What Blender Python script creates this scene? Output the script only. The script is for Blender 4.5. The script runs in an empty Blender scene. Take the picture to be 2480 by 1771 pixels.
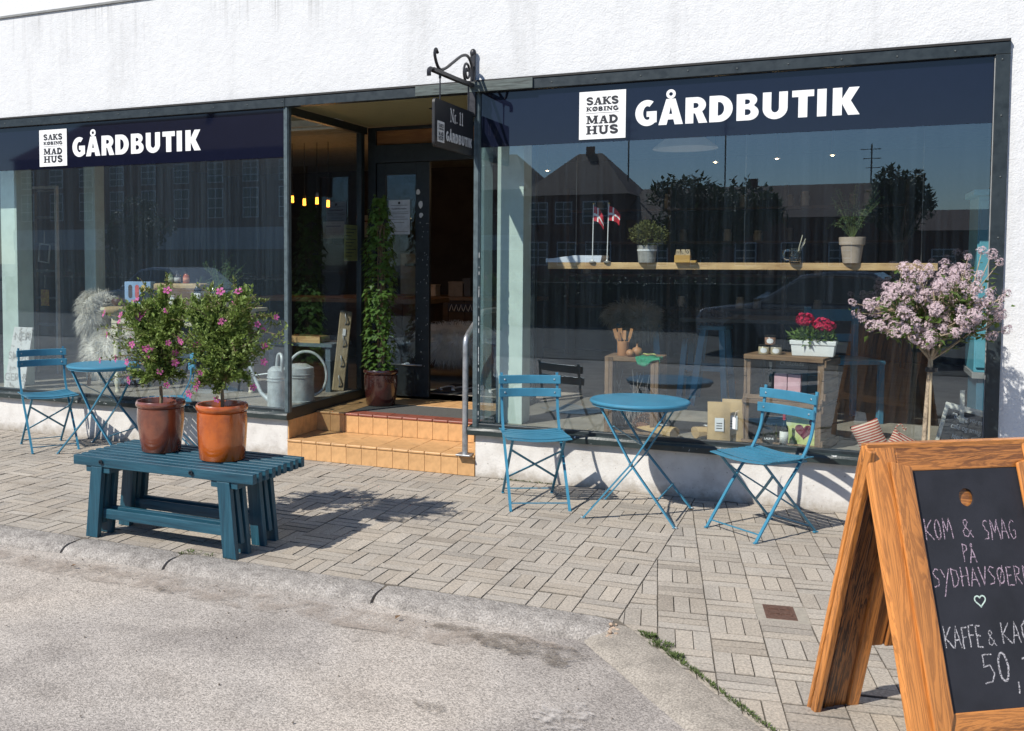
import bpy, math, random
from mathutils import Vector, Matrix, Euler, noise as mnoise
rnd = random.Random(11)
PI = math.pi
scene = bpy.context.scene
col = scene.collection

# ------------------------------------------------------------------ camera
CAM_F, CAM_CX, CAM_CY, CAM_YAW, CAM_PITCH, CAM_ROLL = 2413.3, 915.0, 751.1, .4385, .0514, .0011
CAM_POS = Vector((0, -6.772, 1.575))
PW, PH = 2480.0, 1771.0
fw = Vector((-math.sin(CAM_YAW)*math.cos(CAM_PITCH), math.cos(CAM_YAW)*math.cos(CAM_PITCH), -math.sin(CAM_PITCH)))
r0 = Vector((math.cos(CAM_YAW), math.sin(CAM_YAW), 0)); u0 = r0.cross(fw)
cr, sr = math.cos(CAM_ROLL), math.sin(CAM_ROLL)
rt = cr*r0 + sr*u0; up = -sr*r0 + cr*u0
cam_data = bpy.data.cameras.new('camera')
cam = bpy.data.objects.new('camera', cam_data); col.objects.link(cam)
m3 = Matrix((rt, up, -fw)).transposed()
cam.matrix_world = Matrix.Translation(CAM_POS) @ m3.to_4x4()
cam_data.sensor_fit = 'HORIZONTAL'; cam_data.sensor_width = 36
cam_data.lens = CAM_F/PW*36
cam_data.shift_x = -(CAM_CX-PW/2)/PW
cam_data.shift_y = (CAM_CY-PH/2)/PW
cam_data.clip_start = .05; cam_data.clip_end = 600
scene.camera = cam
def to_px(w):
    d = Vector(w)-CAM_POS; z = d.dot(fw)
    return CAM_CX+CAM_F*d.dot(rt)/z, CAM_CY-CAM_F*d.dot(up)/z, z

# ------------------------------------------------------------------ light
SUN_TRAVEL = Vector((.49, .91, -1.0)).normalized()
sun_dir = -SUN_TRAVEL
elev = math.asin(sun_dir.z)
world = bpy.data.worlds.new('World'); scene.world = world; world.use_nodes = True
wn = world.node_tree.nodes; wl = world.node_tree.links
sky = wn.new('ShaderNodeTexSky'); sky.sky_type = 'NISHITA'; sky.sun_disc = False
sky.sun_elevation = elev
sky.sun_rotation = math.atan2(sun_dir.x, sun_dir.y)
sky.air_density = 1.1; sky.dust_density = .15; sky.ozone_density = 3.0
bg = wn['Background']; bg.inputs['Strength'].default_value = .088
tint = wn.new('ShaderNodeVectorMath'); tint.operation = 'MULTIPLY'; tint.inputs[1].default_value = (.87, .97, 1.13)   # deep clear summer blue
wl.new(sky.outputs[0], tint.inputs[0]); wl.new(tint.outputs[0], bg.inputs[0])
sd = bpy.data.lights.new('sun', 'SUN'); sd.energy = 4.6; sd.angle = math.radians(.53); sd.color = (1, .95, .865)
so = bpy.data.objects.new('sun', sd); col.objects.link(so)
so.rotation_euler = SUN_TRAVEL.to_track_quat('-Z', 'Y').to_euler(); so.location = (-8, -15, 20)
scene.view_settings.view_transform = 'Standard'; scene.view_settings.look = 'None'
scene.view_settings.gamma = 1; scene.view_settings.use_curve_mapping = False
scene.view_settings.exposure = .34
scene.cycles.max_bounces = 8; scene.cycles.transparent_max_bounces = 24
scene.cycles.use_denoising = True
scene.cycles.sample_clamp_indirect = 6
scene.cycles.caustics_reflective = False; scene.cycles.caustics_refractive = False

# ------------------------------------------------------------------ helpers
class MB:
    """collects shapes, links them as ONE mesh object"""
    def __init__(s): s.v = []; s.f = []; s.c = []; s.cur = None
    def poly(s, pts):
        n = len(s.v); s.v += [tuple(p) for p in pts]; s.f.append(tuple(range(n, n+len(pts)))); return s
    def tint(s, c): s.cur = c
    def box(s, x0, x1, y0, y1, z0, z1, M=None):
        n = len(s.v)
        P = [(x0,y0,z0),(x1,y0,z0),(x1,y1,z0),(x0,y1,z0),(x0,y0,z1),(x1,y0,z1),(x1,y1,z1),(x0,y1,z1)]
        if M is not None: P = [tuple(M @ Vector(p)) for p in P]
        s.v += P
        s.f += [(n,n+3,n+2,n+1),(n+4,n+5,n+6,n+7),(n,n+1,n+5,n+4),(n+1,n+2,n+6,n+5),(n+2,n+3,n+7,n+6),(n+3,n,n+4,n+7)]
        return s
    def bar(s, a, b, w, h, upv=(0,0,1)):
        a = Vector(a); b = Vector(b); d = (b-a).normalized(); upv = Vector(upv)
        x = d.cross(upv)
        if x.length < 1e-4: x = d.cross(Vector((1,0,0)))
        x.normalize(); y = x.cross(d)
        n = len(s.v)
        for p in (a, b):
            for sx, sy in ((-1,-1),(1,-1),(1,1),(-1,1)): s.v.append(tuple(p+x*sx*w/2+y*sy*h/2))
        s.f += [(n,n+1,n+2,n+3),(n+7,n+6,n+5,n+4),(n,n+4,n+5,n+1),(n+1,n+5,n+6,n+2),(n+2,n+6,n+7,n+3),(n+3,n+7,n+4,n)]
        return s
    def strip(s, pts, w, h, upv=(0,0,1)):
        """rectangular section swept along a polyline, mitred"""
        P = [Vector(p) for p in pts]; n0 = len(s.v); upv = Vector(upv)
        for i, p in enumerate(P):
            d = (P[min(i+1,len(P)-1)]-P[max(i-1,0)]).normalized()
            x = d.cross(upv)
            if x.length < 1e-4: x = d.cross(Vector((1,0,0)))
            x.normalize(); y = x.cross(d)
            for sx, sy in ((-1,-1),(1,-1),(1,1),(-1,1)): s.v.append(tuple(p+x*sx*w/2+y*sy*h/2))
        for i in range(len(P)-1):
            a = n0+4*i; b = a+4
            for k in range(4): s.f.append((a+k, b+k, b+(k+1)%4, a+(k+1)%4))
        s.f.append((n0,n0+1,n0+2,n0+3)); e = n0+4*(len(P)-1); s.f.append((e+3,e+2,e+1,e))
        return s
    def tube(s, pts, r, n=8, caps=True):
        P = [Vector(p) for p in pts]; R = r if isinstance(r, (list, tuple)) else [r]*len(P)
        n0 = len(s.v); ref = None
        for i, p in enumerate(P):
            d = (P[min(i+1,len(P)-1)]-P[max(i-1,0)]).normalized()
            if ref is None:
                ref = Vector((0,0,1)) if abs(d.z) < .9 else Vector((1,0,0))
            x = d.cross(ref)
            if x.length < 1e-4: x = d.cross(Vector((.3,.8,.5)))
            x.normalize(); y = d.cross(x); ref = -y if False else x.cross(d)
            for k in range(n):
                a = 2*PI*k/n; s.v.append(tuple(p+(x*math.cos(a)+y*math.sin(a))*R[i]))
        for i in range(len(P)-1):
            for k in range(n):
                a = n0+i*n+k; b = n0+i*n+(k+1)%n; s.f.append((a, b, b+n, a+n))
        if caps:
            s.f.append(tuple(n0+k for k in reversed(range(n)))); e = n0+(len(P)-1)*n
            s.f.append(tuple(e+k for k in range(n)))
        return s
    def lathe(s, prof, n=32, c=(0,0,0), sx=1, sy=1, M=None):
        n0 = len(s.v)
        for r, z in prof:
            for k in range(n):
                a = 2*PI*k/n; p = Vector((r*math.cos(a)*sx, r*math.sin(a)*sy, z))
                if M is not None: p = M @ p
                s.v.append((c[0]+p.x, c[1]+p.y, c[2]+p.z))
        for i in range(len(prof)-1):
            for k in range(n):
                a = n0+i*n+k; b = n0+i*n+(k+1)%n; s.f.append((a, b, b+n, a+n))
        if prof[0][0] > 1e-6: s.f.append(tuple(n0+k for k in reversed(range(n))))
        if prof[-1][0] > 1e-6: s.f.append(tuple(n0+(len(prof)-1)*n+k for k in range(n)))
        return s
    def prism(s, poly, fn, t0, t1):
        """2D polygon (convex or not) extruded: fn(a,b,t)->xyz"""
        n = len(poly); n0 = len(s.v)
        for t in (t0, t1):
            for a, b in poly: s.v.append(tuple(fn(a, b, t)))
        s.f.append(tuple(range(n0, n0+n))); s.f.append(tuple(reversed(range(n0+n, n0+2*n))))
        for k in range(n): s.f.append((n0+k, n0+n+k, n0+n+(k+1)%n, n0+(k+1)%n))
        return s
    def sphere(s, c, r, n=12, m=8, sc=(1,1,1)):
        prof = [(math.sin(PI*i/m), -math.cos(PI*i/m)) for i in range(m+1)]
        prof[0] = (1e-7, -1); prof[-1] = (1e-7, 1)
        n0 = len(s.v)
        s.lathe(prof, n)
        for i in range(n0, len(s.v)):
            x, y, z = s.v[i]; s.v[i] = (c[0]+x*r*sc[0], c[1]+y*r*sc[1], c[2]+z*r*sc[2])
        return s
    def leaf(s, p, d, nrm, L, W, fold=.25):
        """one folded leaf: 2 quads around a midrib"""
        d = d.normalized(); x = d.cross(nrm)
        if x.length < 1e-4: x = d.orthogonal()
        x.normalize(); n = x.cross(d)
        n0 = len(s.v)
        m1 = p+d*L*.38; t = p+d*L
        for q in (p, m1+x*W*.5+n*W*fold, t, m1-x*W*.5+n*W*fold, p+d*L*.55-n*0): s.v.append(tuple(q))
        s.f += [(n0, n0+1, n0+2, n0+4), (n0, n0+4, n0+2, n0+3)]
        return s
    def build(s, name, mat, parent=None, smooth=False, bevel=0, seg=2, kind=None, sharp=40, loc=None, sub=0):
        me = bpy.data.meshes.new(name); me.from_pydata(s.v, [], s.f)
        me.validate(clean_customdata=False)
        me.update()
        o = bpy.data.objects.new(name, me); col.objects.link(o)
        if mat is not None: me.materials.append(mat)
        import bmesh
        bm = bmesh.new(); bm.from_mesh(me); bmesh.ops.recalc_face_normals(bm, faces=bm.faces); bm.to_mesh(me); bm.free()
        if smooth:
            me.polygons.foreach_set('use_smooth', [True]*len(me.polygons))
            if sharp < 180: me.set_sharp_from_angle(angle=math.radians(sharp))
        if parent is not None: o.parent = parent
        if loc is not None: o.location = loc
        if bevel:
            b = o.modifiers.new('bevel', 'BEVEL'); b.width = bevel; b.segments = seg; b.limit_method = 'ANGLE'
            b.angle_limit = math.radians(35)
        if sub:
            ss = o.modifiers.new('sub', 'SUBSURF'); ss.levels = sub; ss.render_levels = sub
        if kind: o['kind'] = kind
        return o
def raw(mb, name, mat, parent=None, kind=None, smooth=False):
    """fast link without normal recalculation (foliage, fur)"""
    me = bpy.data.meshes.new(name); me.from_pydata(mb.v, [], mb.f); me.update()
    if smooth: me.polygons.foreach_set('use_smooth', [True]*len(me.polygons))
    o = bpy.data.objects.new(name, me); col.objects.link(o); me.materials.append(mat)
    if parent is not None: o.parent = parent
    if kind: o['kind'] = kind
    return o
def tag(o, label, cat, group=None, kind=None):
    o['label'] = label; o['category'] = cat
    if group: o['group'] = group
    if kind: o['kind'] = kind
    return o
def thing(name, label, cat, loc=(0,0,0), rz=0, group=None):
    o = bpy.data.objects.new(name, None); col.objects.link(o); o.empty_display_size = .1
    o.location = loc; o.rotation_euler = (0, 0, rz)
    return tag(o, label, cat, group)
def struct(o): o['kind'] = 'structure'; return o
def copy_tree(o, parent=None):
    c = o.copy(); col.objects.link(c); c.parent = parent
    for ch in list(o.children): copy_tree(ch, c)
    return c
def link_copy(src, parent, loc, rot=(0,0,0), sc=1):
    c = src.copy(); col.objects.link(c); c.parent = parent
    c.location = loc; c.rotation_euler = rot; c.scale = (sc, sc, sc) if not isinstance(sc, tuple) else sc
    return c

# ------------------------------------------------------------------ materials
MATS = {}
def nodes(name):
    m = bpy.data.materials.new(name); m.use_nodes = True
    nt = m.node_tree; return m, nt.nodes, nt.links, nt.nodes['Principled BSDF']
def N(nt, t, **k):
    n = nt.new(t)
    for a, b in k.items():
        if a.startswith('i_'): n.inputs[a[2:]].default_value = b
        else: setattr(n, a, b)
    return n
def ramp(nt, stops):
    r = nt.new('ShaderNodeValToRGB'); e = r.color_ramp.elements
    e[0].position, e[0].color = stops[0][0], (*stops[0][1], 1)
    e[1].position, e[1].color = stops[-1][0], (*stops[-1][1], 1)
    for p, c in stops[1:-1]:
        x = e.new(p); x.color = (*c, 1)
    return r
def pm(name, c, rough=.5, metal=0, var=.12, scale=14, bump=0, bscale=60, spec=.5, coat=0, stretch=None, c2=None, rnd_obj=0, trans=0):
    """plain painted / solid material with uneven tone and fine relief"""
    if name in MATS: return MATS[name]
    m, nt, L, b = nodes(name); MATS[name] = m
    tc = N(nt, 'ShaderNodeTexCoord'); mp = N(nt, 'ShaderNodeMapping'); L.new(tc.outputs['Object'], mp.inputs[0])
    if stretch: mp.inputs['Scale'].default_value = stretch
    no = N(nt, 'ShaderNodeTexNoise', i_Scale=scale, i_Detail=6.0, i_Roughness=.6); L.new(mp.outputs[0], no.inputs[0])
    lo = tuple(x*(1-var*1.6) for x in c) if c2 is None else c2; hi = tuple(min(1, x*(1+var)) for x in c)
    r = ramp(nt, [(.3, lo), (.52, c), (.75, hi)]); L.new(no.outputs[0], r.inputs[0])
    out = r.outputs[0]
    if rnd_obj:
        oi = N(nt, 'ShaderNodeObjectInfo'); hs = N(nt, 'ShaderNodeHueSaturation')
        mr = N(nt, 'ShaderNodeMapRange'); mr.inputs[3].default_value = 1-rnd_obj; mr.inputs[4].default_value = 1+rnd_obj
        L.new(oi.outputs['Random'], mr.inputs[0]); L.new(mr.outputs[0], hs.inputs['Value']); L.new(out, hs.inputs['Color']); out = hs.outputs[0]
    L.new(out, b.inputs['Base Color'])
    b.inputs['Roughness'].default_value = rough; b.inputs['Metallic'].default_value = metal
    b.inputs['Specular IOR Level'].default_value = spec
    if coat: b.inputs['Coat Weight'].default_value = coat; b.inputs['Coat Roughness'].default_value = .06
    if rough < .9:
        rr = N(nt, 'ShaderNodeMapRange'); rr.inputs[3].default_value = max(.02, rough-.1); rr.inputs[4].default_value = min(1, rough+.12)
        L.new(no.outputs[0], rr.inputs[0]); L.new(rr.outputs[0], b.inputs['Roughness'])
    if bump:
        n2 = N(nt, 'ShaderNodeTexNoise', i_Scale=bscale, i_Detail=4.0); L.new(mp.outputs[0], n2.inputs[0])
        bp = N(nt, 'ShaderNodeBump', i_Strength=bump, i_Distance=.004); L.new(n2.outputs[0], bp.inputs['Height']); L.new(bp.outputs[0], b.inputs['Normal'])
    if trans:
        b.inputs['Transmission Weight'].default_value = 0
        tr = N(nt, 'ShaderNodeBsdfTranslucent'); mx = N(nt, 'ShaderNodeMixShader', i_Fac=trans)
        L.new(out, tr.inputs[0]); L.new(b.outputs[0], mx.inputs[1]); L.new(tr.outputs[0], mx.inputs[2])
        L.new(mx.outputs[0], nt['Material Output'].inputs[0])
    return m
def wood(name, c, dark, axis='X', rough=.55, scale=1.0, burn=0, rnd_obj=.08, coat=0, knots=True):
    """planks: grain runs along one object axis, tone differs per piece"""
    if name in MATS: return MATS[name]
    m, nt, L, b = nodes(name); MATS[name] = m
    tc = N(nt, 'ShaderNodeTexCoord'); oi = N(nt, 'ShaderNodeObjectInfo')
    ad = N(nt, 'ShaderNodeVectorMath', operation='ADD'); mu = N(nt, 'ShaderNodeMath', operation='MULTIPLY'); mu.inputs[1].default_value = 37
    L.new(oi.outputs['Random'], mu.inputs[0]); L.new(tc.outputs['Object'], ad.inputs[0]); L.new(mu.outputs[0], ad.inputs[1])
    mp = N(nt, 'ShaderNodeMapping'); L.new(ad.outputs[0], mp.inputs[0])
    st = {'X': (1.2, 14, 14), 'Y': (14, 1.2, 14), 'Z': (14, 14, 1.2)}[axis]
    mp.inputs['Scale'].default_value = tuple(x*scale for x in st)
    n1 = N(nt, 'ShaderNodeTexNoise', i_Scale=1.6, i_Detail=7.0, i_Roughness=.62, i_Distortion=.9); L.new(mp.outputs[0], n1.inputs[0])
    w = N(nt, 'ShaderNodeMath', operation='MULTIPLY'); w.inputs[1].default_value = 52 if burn else 26; L.new(n1.outputs[0], w.inputs[0])
    sn = N(nt, 'ShaderNodeMath', operation='SINE'); L.new(w.outputs[0], sn.inputs[0])
    mr = N(nt, 'ShaderNodeMapRange'); mr.inputs[1].default_value = -1; mr.inputs[2].default_value = 1; L.new(sn.outputs[0], mr.inputs[0])
    r = ramp(nt, [(0, tuple(x*.68+y*.32 for x, y in zip(c, dark))), (.5, c), (1, tuple(min(1, x*1.12) for x in c))]); L.new(mr.outputs[0], r.inputs[0])
    out = r.outputs[0]
    n2 = N(nt, 'ShaderNodeTexNoise', i_Scale=.42 if burn else 5, i_Detail=3.0); L.new((mp if burn else ad).outputs[0], n2.inputs[0])
    r2 = ramp(nt, [(.42 if burn else .25, (1, 1, 1)), (.66 if burn else .9, (0, 0, 0))]) if not burn else ramp(nt, [(.41, (1, 1, 1)), (.51, (.5,.5,.5)), (.62, (0, 0, 0))])
    L.new(n2.outputs[0], r2.inputs[0])
    fac = r2.outputs[0]
    if burn:   # the flame chars the soft rings first
        ia = N(nt, 'ShaderNodeMath', operation='SUBTRACT'); ia.inputs[0].default_value = 1; L.new(r2.outputs[0], ia.inputs[1])
        gr = N(nt, 'ShaderNodeMapRange'); gr.inputs[3].default_value = 1.15; gr.inputs[4].default_value = .45; L.new(mr.outputs[0], gr.inputs[0])
        im = N(nt, 'ShaderNodeMath', operation='MULTIPLY'); im.use_clamp = True; L.new(ia.outputs[0], im.inputs[0]); L.new(gr.outputs[0], im.inputs[1])
        ib = N(nt, 'ShaderNodeMath', operation='SUBTRACT'); ib.inputs[0].default_value = 1; L.new(im.outputs[0], ib.inputs[1]); fac = ib.outputs[0]
    mx = N(nt, 'ShaderNodeMixRGB'); L.new(fac, mx.inputs[0]); mx.inputs[1].default_value = (*dark, 1); L.new(out, mx.inputs[2]); out = mx.outputs[0]
    hs = N(nt, 'ShaderNodeHueSaturation'); m2 = N(nt, 'ShaderNodeMapRange'); m2.inputs[3].default_value = 1-rnd_obj; m2.inputs[4].default_value = 1+rnd_obj
    L.new(oi.outputs['Random'], m2.inputs[0]); L.new(m2.outputs[0], hs.inputs['Value']); L.new(out, hs.inputs['Color'])
    L.new(hs.outputs[0], b.inputs['Base Color']); b.inputs['Roughness'].default_value = rough
    if coat: b.inputs['Coat Weight'].default_value = coat; b.inputs['Coat Roughness'].default_value = .25
    bp = N(nt, 'ShaderNodeBump', i_Strength=.35, i_Distance=.002); L.new(mr.outputs[0], bp.inputs['Height']); L.new(bp.outputs[0], b.inputs['Normal'])
    return m
def emit(name, c, s):
    if name in MATS: return MATS[name]
    m, nt, L, b = nodes(name); MATS[name] = m
    b.inputs['Base Color'].default_value = (*c, 1); b.inputs['Emission Color'].default_value = (*c, 1); b.inputs['Emission Strength'].default_value = s
    return m

def make_glass():
    m, nt, L, b = nodes('window_glass'); nt.remove(b)
    # Schlick reflectance from |N.I|, the same from either side of the pane
    ge = N(nt, 'ShaderNodeNewGeometry'); dt = N(nt, 'ShaderNodeVectorMath', operation='DOT_PRODUCT'); L.new(ge.outputs['Normal'], dt.inputs[0]); L.new(ge.outputs['Incoming'], dt.inputs[1])
    ab_ = N(nt, 'ShaderNodeMath', operation='ABSOLUTE'); L.new(dt.outputs['Value'], ab_.inputs[0])
    om = N(nt, 'ShaderNodeMath', operation='SUBTRACT'); om.inputs[0].default_value = 1; L.new(ab_.outputs[0], om.inputs[1])
    pw_ = N(nt, 'ShaderNodeMath', operation='POWER'); pw_.inputs[1].default_value = 5; L.new(om.outputs[0], pw_.inputs[0])
    fr = N(nt, 'ShaderNodeMath', operation='MULTIPLY_ADD'); fr.inputs[1].default_value = .957; fr.inputs[2].default_value = .043; L.new(pw_.outputs[0], fr.inputs[0])
    # four faces of a double-glazed pane: R = 4F/(1+3F)
    f3 = N(nt, 'ShaderNodeMath', operation='MULTIPLY'); f3.inputs[1].default_value = 3; L.new(fr.outputs[0], f3.inputs[0])
    a1 = N(nt, 'ShaderNodeMath', operation='MULTIPLY'); a1.inputs[1].default_value = 4; L.new(fr.outputs[0], a1.inputs[0])
    a2 = N(nt, 'ShaderNodeMath', operation='ADD'); a2.inputs[1].default_value = 1; L.new(f3.outputs[0], a2.inputs[0])
    a3 = N(nt, 'ShaderNodeMath', operation='DIVIDE'); L.new(a1.outputs[0], a3.inputs[0]); L.new(a2.outputs[0], a3.inputs[1])
    tr = N(nt, 'ShaderNodeBsdfTransparent'); tr.inputs[0].default_value = (.93, .965, .965, 1)
    gl = N(nt, 'ShaderNodeBsdfGlossy', i_Roughness=0.0); gl.inputs[0].default_value = (.74, .88, 1, 1)
    mx = N(nt, 'ShaderNodeMixShader'); L.new(a3.outputs[0], mx.inputs[0]); L.new(tr.outputs[0], mx.inputs[1]); L.new(gl.outputs[0], mx.inputs[2])
    # a thin film of street dust in vertical runs
    df = N(nt, 'ShaderNodeBsdfDiffuse'); df.inputs[0].default_value = (.3, .44, .56, 1)
    tc = N(nt, 'ShaderNodeTexCoord'); mp = N(nt, 'ShaderNodeMapping'); mp.inputs['Scale'].default_value = (16, 16, .3); L.new(tc.outputs['Object'], mp.inputs[0])
    no = N(nt, 'ShaderNodeTexNoise', i_Scale=2.0, i_Detail=9.0, i_Roughness=.8); L.new(mp.outputs[0], no.inputs[0])
    mr = N(nt, 'ShaderNodeMapRange'); mr.inputs[1].default_value = .45; mr.inputs[2].default_value = .85; mr.inputs[3].default_value = .008; mr.inputs[4].default_value = .05
    L.new(no.outputs[0], mr.inputs[0])
    m2 = N(nt, 'ShaderNodeMixShader'); L.new(mr.outputs[0], m2.inputs[0]); L.new(mx.outputs[0], m2.inputs[1]); L.new(df.outputs[0], m2.inputs[2])
    L.new(m2.outputs[0], nt['Material Output'].inputs[0])
    # inner face and edges of the same pane
    m0, nt, L, b = nodes('glass_inner'); nt.remove(b)
    tr = N(nt, 'ShaderNodeBsdfTransparent'); tr.inputs[0].default_value = (.97, .99, .985, 1); L.new(tr.outputs[0], nt['Material Output'].inputs[0])
    return m, m0
GLASS, GLASS_IN = make_glass()
GLASS_DUSTY = GLASS.copy(); GLASS_DUSTY.name = 'dusty_window_glass'
for n_ in GLASS_DUSTY.node_tree.nodes:
    if n_.type == 'MAP_RANGE': n_.inputs[3].default_value = .03; n_.inputs[4].default_value = .1
def pane(name, parent, a, b, z0, z1, t=.008, outward=(0,-1,0), mat=None):
    """glass sheet from a to b (xy), outer face first material"""
    a = Vector((*a, 0)); b = Vector((*b, 0)); o = Vector(outward)
    n0 = [a, b, b-o*t, a-o*t]
    mb = MB(); mb.v = [(p.x, p.y, z) for z in (z0, z1) for p in n0]
    mb.f = [(0,1,5,4),(1,2,6,5),(2,3,7,6),(3,0,4,7),(3,2,1,0),(4,5,6,7)]
    ob = mb.build(name, mat or GLASS, parent); ob.data.materials.append(GLASS_IN)
    for f in ob.data.polygons:
        f.material_index = 0 if f.normal.dot(o) > .9 else 1
    return ob

def surf(name, stops, nscale, bumps, rough=.85, speck=None, extra=None, spec=.3):
    """ground / wall surface: noise-ramped tone, fine relief and optional specks"""
    m, nt, L, b = nodes(name); MATS[name] = m
    tc = N(nt, 'ShaderNodeTexCoord')
    no = N(nt, 'ShaderNodeTexNoise', i_Scale=nscale, i_Detail=8.0, i_Roughness=.62); L.new(tc.outputs['Object'], no.inputs[0])
    r = ramp(nt, stops); L.new(no.outputs[0], r.inputs[0]); out = r.outputs[0]
    if speck:
        sc, lo, hi, amt = speck
        n2 = N(nt, 'ShaderNodeTexNoise', i_Scale=sc, i_Detail=2.0, i_Roughness=.7); L.new(tc.outputs['Object'], n2.inputs[0])
        mr = N(nt, 'ShaderNodeMapRange'); mr.inputs[1].default_value = .3; mr.inputs[2].default_value = .7; mr.inputs[3].default_value = lo; mr.inputs[4].default_value = hi
        L.new(n2.outputs[0], mr.inputs[0])
        vm = N(nt, 'ShaderNodeVectorMath', operation='SCALE'); L.new(out, vm.inputs[0]); L.new(mr.outputs[0], vm.inputs['Scale']); out = vm.outputs[0]
    if extra: out = extra(nt, L, tc, out)
    L.new(out, b.inputs['Base Color']); b.inputs['Roughness'].default_value = rough; b.inputs['Specular IOR Level'].default_value = spec
    prev = None
    for sc, st, di in bumps:
        n3 = N(nt, 'ShaderNodeTexNoise', i_Scale=sc, i_Detail=3.0); L.new(tc.outputs['Object'], n3.inputs[0])
        bp = N(nt, 'ShaderNodeBump', i_Strength=st, i_Distance=di); L.new(n3.outputs[0], bp.inputs['Height'])
        if prev: L.new(prev.outputs[0], bp.inputs['Normal'])
        prev = bp
    if prev: L.new(prev.outputs[0], b.inputs['Normal'])
    return m
def streaks(nt, L, tc, out, z_top=3.73, reach=.5, amt=1.0, dark=(.24, .235, .225)):
    """rain streaks that start under the ledge"""
    mp = N(nt, 'ShaderNodeMapping'); mp.inputs['Scale'].default_value = (20, 1, .4); L.new(tc.outputs['Object'], mp.inputs[0])
    n = N(nt, 'ShaderNodeTexNoise', i_Scale=1.0, i_Detail=5.0, i_Roughness=.75); L.new(mp.outputs[0], n.inputs[0])
    n2 = N(nt, 'ShaderNodeTexNoise', i_Scale=.9, i_Detail=2.0); L.new(tc.outputs['Object'], n2.inputs[0])
    sx = N(nt, 'ShaderNodeSeparateXYZ'); L.new(tc.outputs['Object'], sx.inputs[0])
    g = N(nt, 'ShaderNodeMapRange'); g.inputs[1].default_value = z_top-reach; g.inputs[2].default_value = z_top; L.new(sx.outputs[2], g.inputs[0])
    p = N(nt, 'ShaderNodeMath', operation='POWER'); p.inputs[1].default_value = 1.6; L.new(g.outputs[0], p.inputs[0])
    a = N(nt, 'ShaderNodeMapRange'); a.inputs[1].default_value = .52; a.inputs[2].default_value = .68; L.new(n.outputs[0], a.inputs[0])
    c = N(nt, 'ShaderNodeMapRange'); c.inputs[1].default_value = .4; c.inputs[2].default_value = .58; L.new(n2.outputs[0], c.inputs[0])
    q = N(nt, 'ShaderNodeMath', operation='MULTIPLY'); L.new(a.outputs[0], q.inputs[0]); L.new(c.outputs[0], q.inputs[1])
    q2 = N(nt, 'ShaderNodeMath', operation='MULTIPLY'); L.new(q.outputs[0], q2.inputs[0]); L.new(p.outputs[0], q2.inputs[1])
    q3 = N(nt, 'ShaderNodeMath', operation='MULTIPLY'); q3.inputs[1].default_value = amt; L.new(q2.outputs[0], q3.inputs[0])
    # long faint grime runs over the whole height
    mp2 = N(nt, 'ShaderNodeMapping'); mp2.inputs['Scale'].default_value = (2.6, 1, .35); L.new(tc.outputs['Object'], mp2.inputs[0])
    n4 = N(nt, 'ShaderNodeTexNoise', i_Scale=1.0, i_Detail=9.0, i_Roughness=.72); L.new(mp2.outputs[0], n4.inputs[0])
    h = N(nt, 'ShaderNodeMapRange'); h.inputs[1].default_value = .52; h.inputs[2].default_value = .8; h.inputs[4].default_value = .42; L.new(n4.outputs[0], h.inputs[0])
    s = N(nt, 'ShaderNodeMath', operation='ADD'); s.use_clamp = True; L.new(q3.outputs[0], s.inputs[0]); L.new(h.outputs[0], s.inputs[1])
    mx = N(nt, 'ShaderNodeMixRGB'); L.new(s.outputs[0], mx.inputs[0]); L.new(out, mx.inputs[1]); mx.inputs[2].default_value = (*dark, 1)
    return mx.outputs[0]
def plinth_dirt(nt, L, tc, out):
    sx = N(nt, 'ShaderNodeSeparateXYZ'); L.new(tc.outputs['Object'], sx.inputs[0])
    n = N(nt, 'ShaderNodeTexNoise', i_Scale=9.0, i_Detail=8.0, i_Roughness=.75); L.new(tc.outputs['Object'], n.inputs[0])
    g = N(nt, 'ShaderNodeMapRange'); g.inputs[1].default_value = .13; g.inputs[2].default_value = 0; g.inputs[3].default_value = -.12; g.inputs[4].default_value = .4; L.new(sx.outputs[2], g.inputs[0])
    a = N(nt, 'ShaderNodeMath', operation='ADD'); L.new(n.outputs[0], a.inputs[0]); L.new(g.outputs[0], a.inputs[1])
    h = N(nt, 'ShaderNodeMapRange'); h.inputs[1].default_value = .56; h.inputs[2].default_value = .95; h.inputs[4].default_value = .85; L.new(a.outputs[0], h.inputs[0])
    mx = N(nt, 'ShaderNodeMixRGB'); L.new(h.outputs[0], mx.inputs[0]); L.new(out, mx.inputs[1]); mx.inputs[2].default_value = (.25, .21, .16, 1)
    # pits
    v = N(nt, 'ShaderNodeTexNoise', i_Scale=55.0, i_Detail=1.0); L.new(tc.outputs['Object'], v.inputs[0])
    h2 = N(nt, 'ShaderNodeMapRange'); h2.inputs[1].default_value = .7; h2.inputs[2].default_value = .76; h2.inputs[4].default_value = .6; L.new(v.outputs[0], h2.inputs[0])
    m2 = N(nt, 'ShaderNodeMixRGB'); L.new(h2.outputs[0], m2.inputs[0]); L.new(mx.outputs[0], m2.inputs[1]); m2.inputs[2].default_value = (.22, .19, .16, 1)
    return m2.outputs[0]
PLASTER = surf('white_plaster', [(.2, (.585, .59, .595)), (.5, (.645, .65, .655)), (.8, (.675, .68, .685))], 5, [(22, .32, .014), (80, .6, .006)], .9, extra=streaks)
PLINTH = surf('plinth_render', [(.25, (.46, .43, .4)), (.5, (.62, .6, .57)), (.75, (.7, .68, .65))], 6, [(60, .35, .006)], .9, extra=plinth_dirt)
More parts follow.
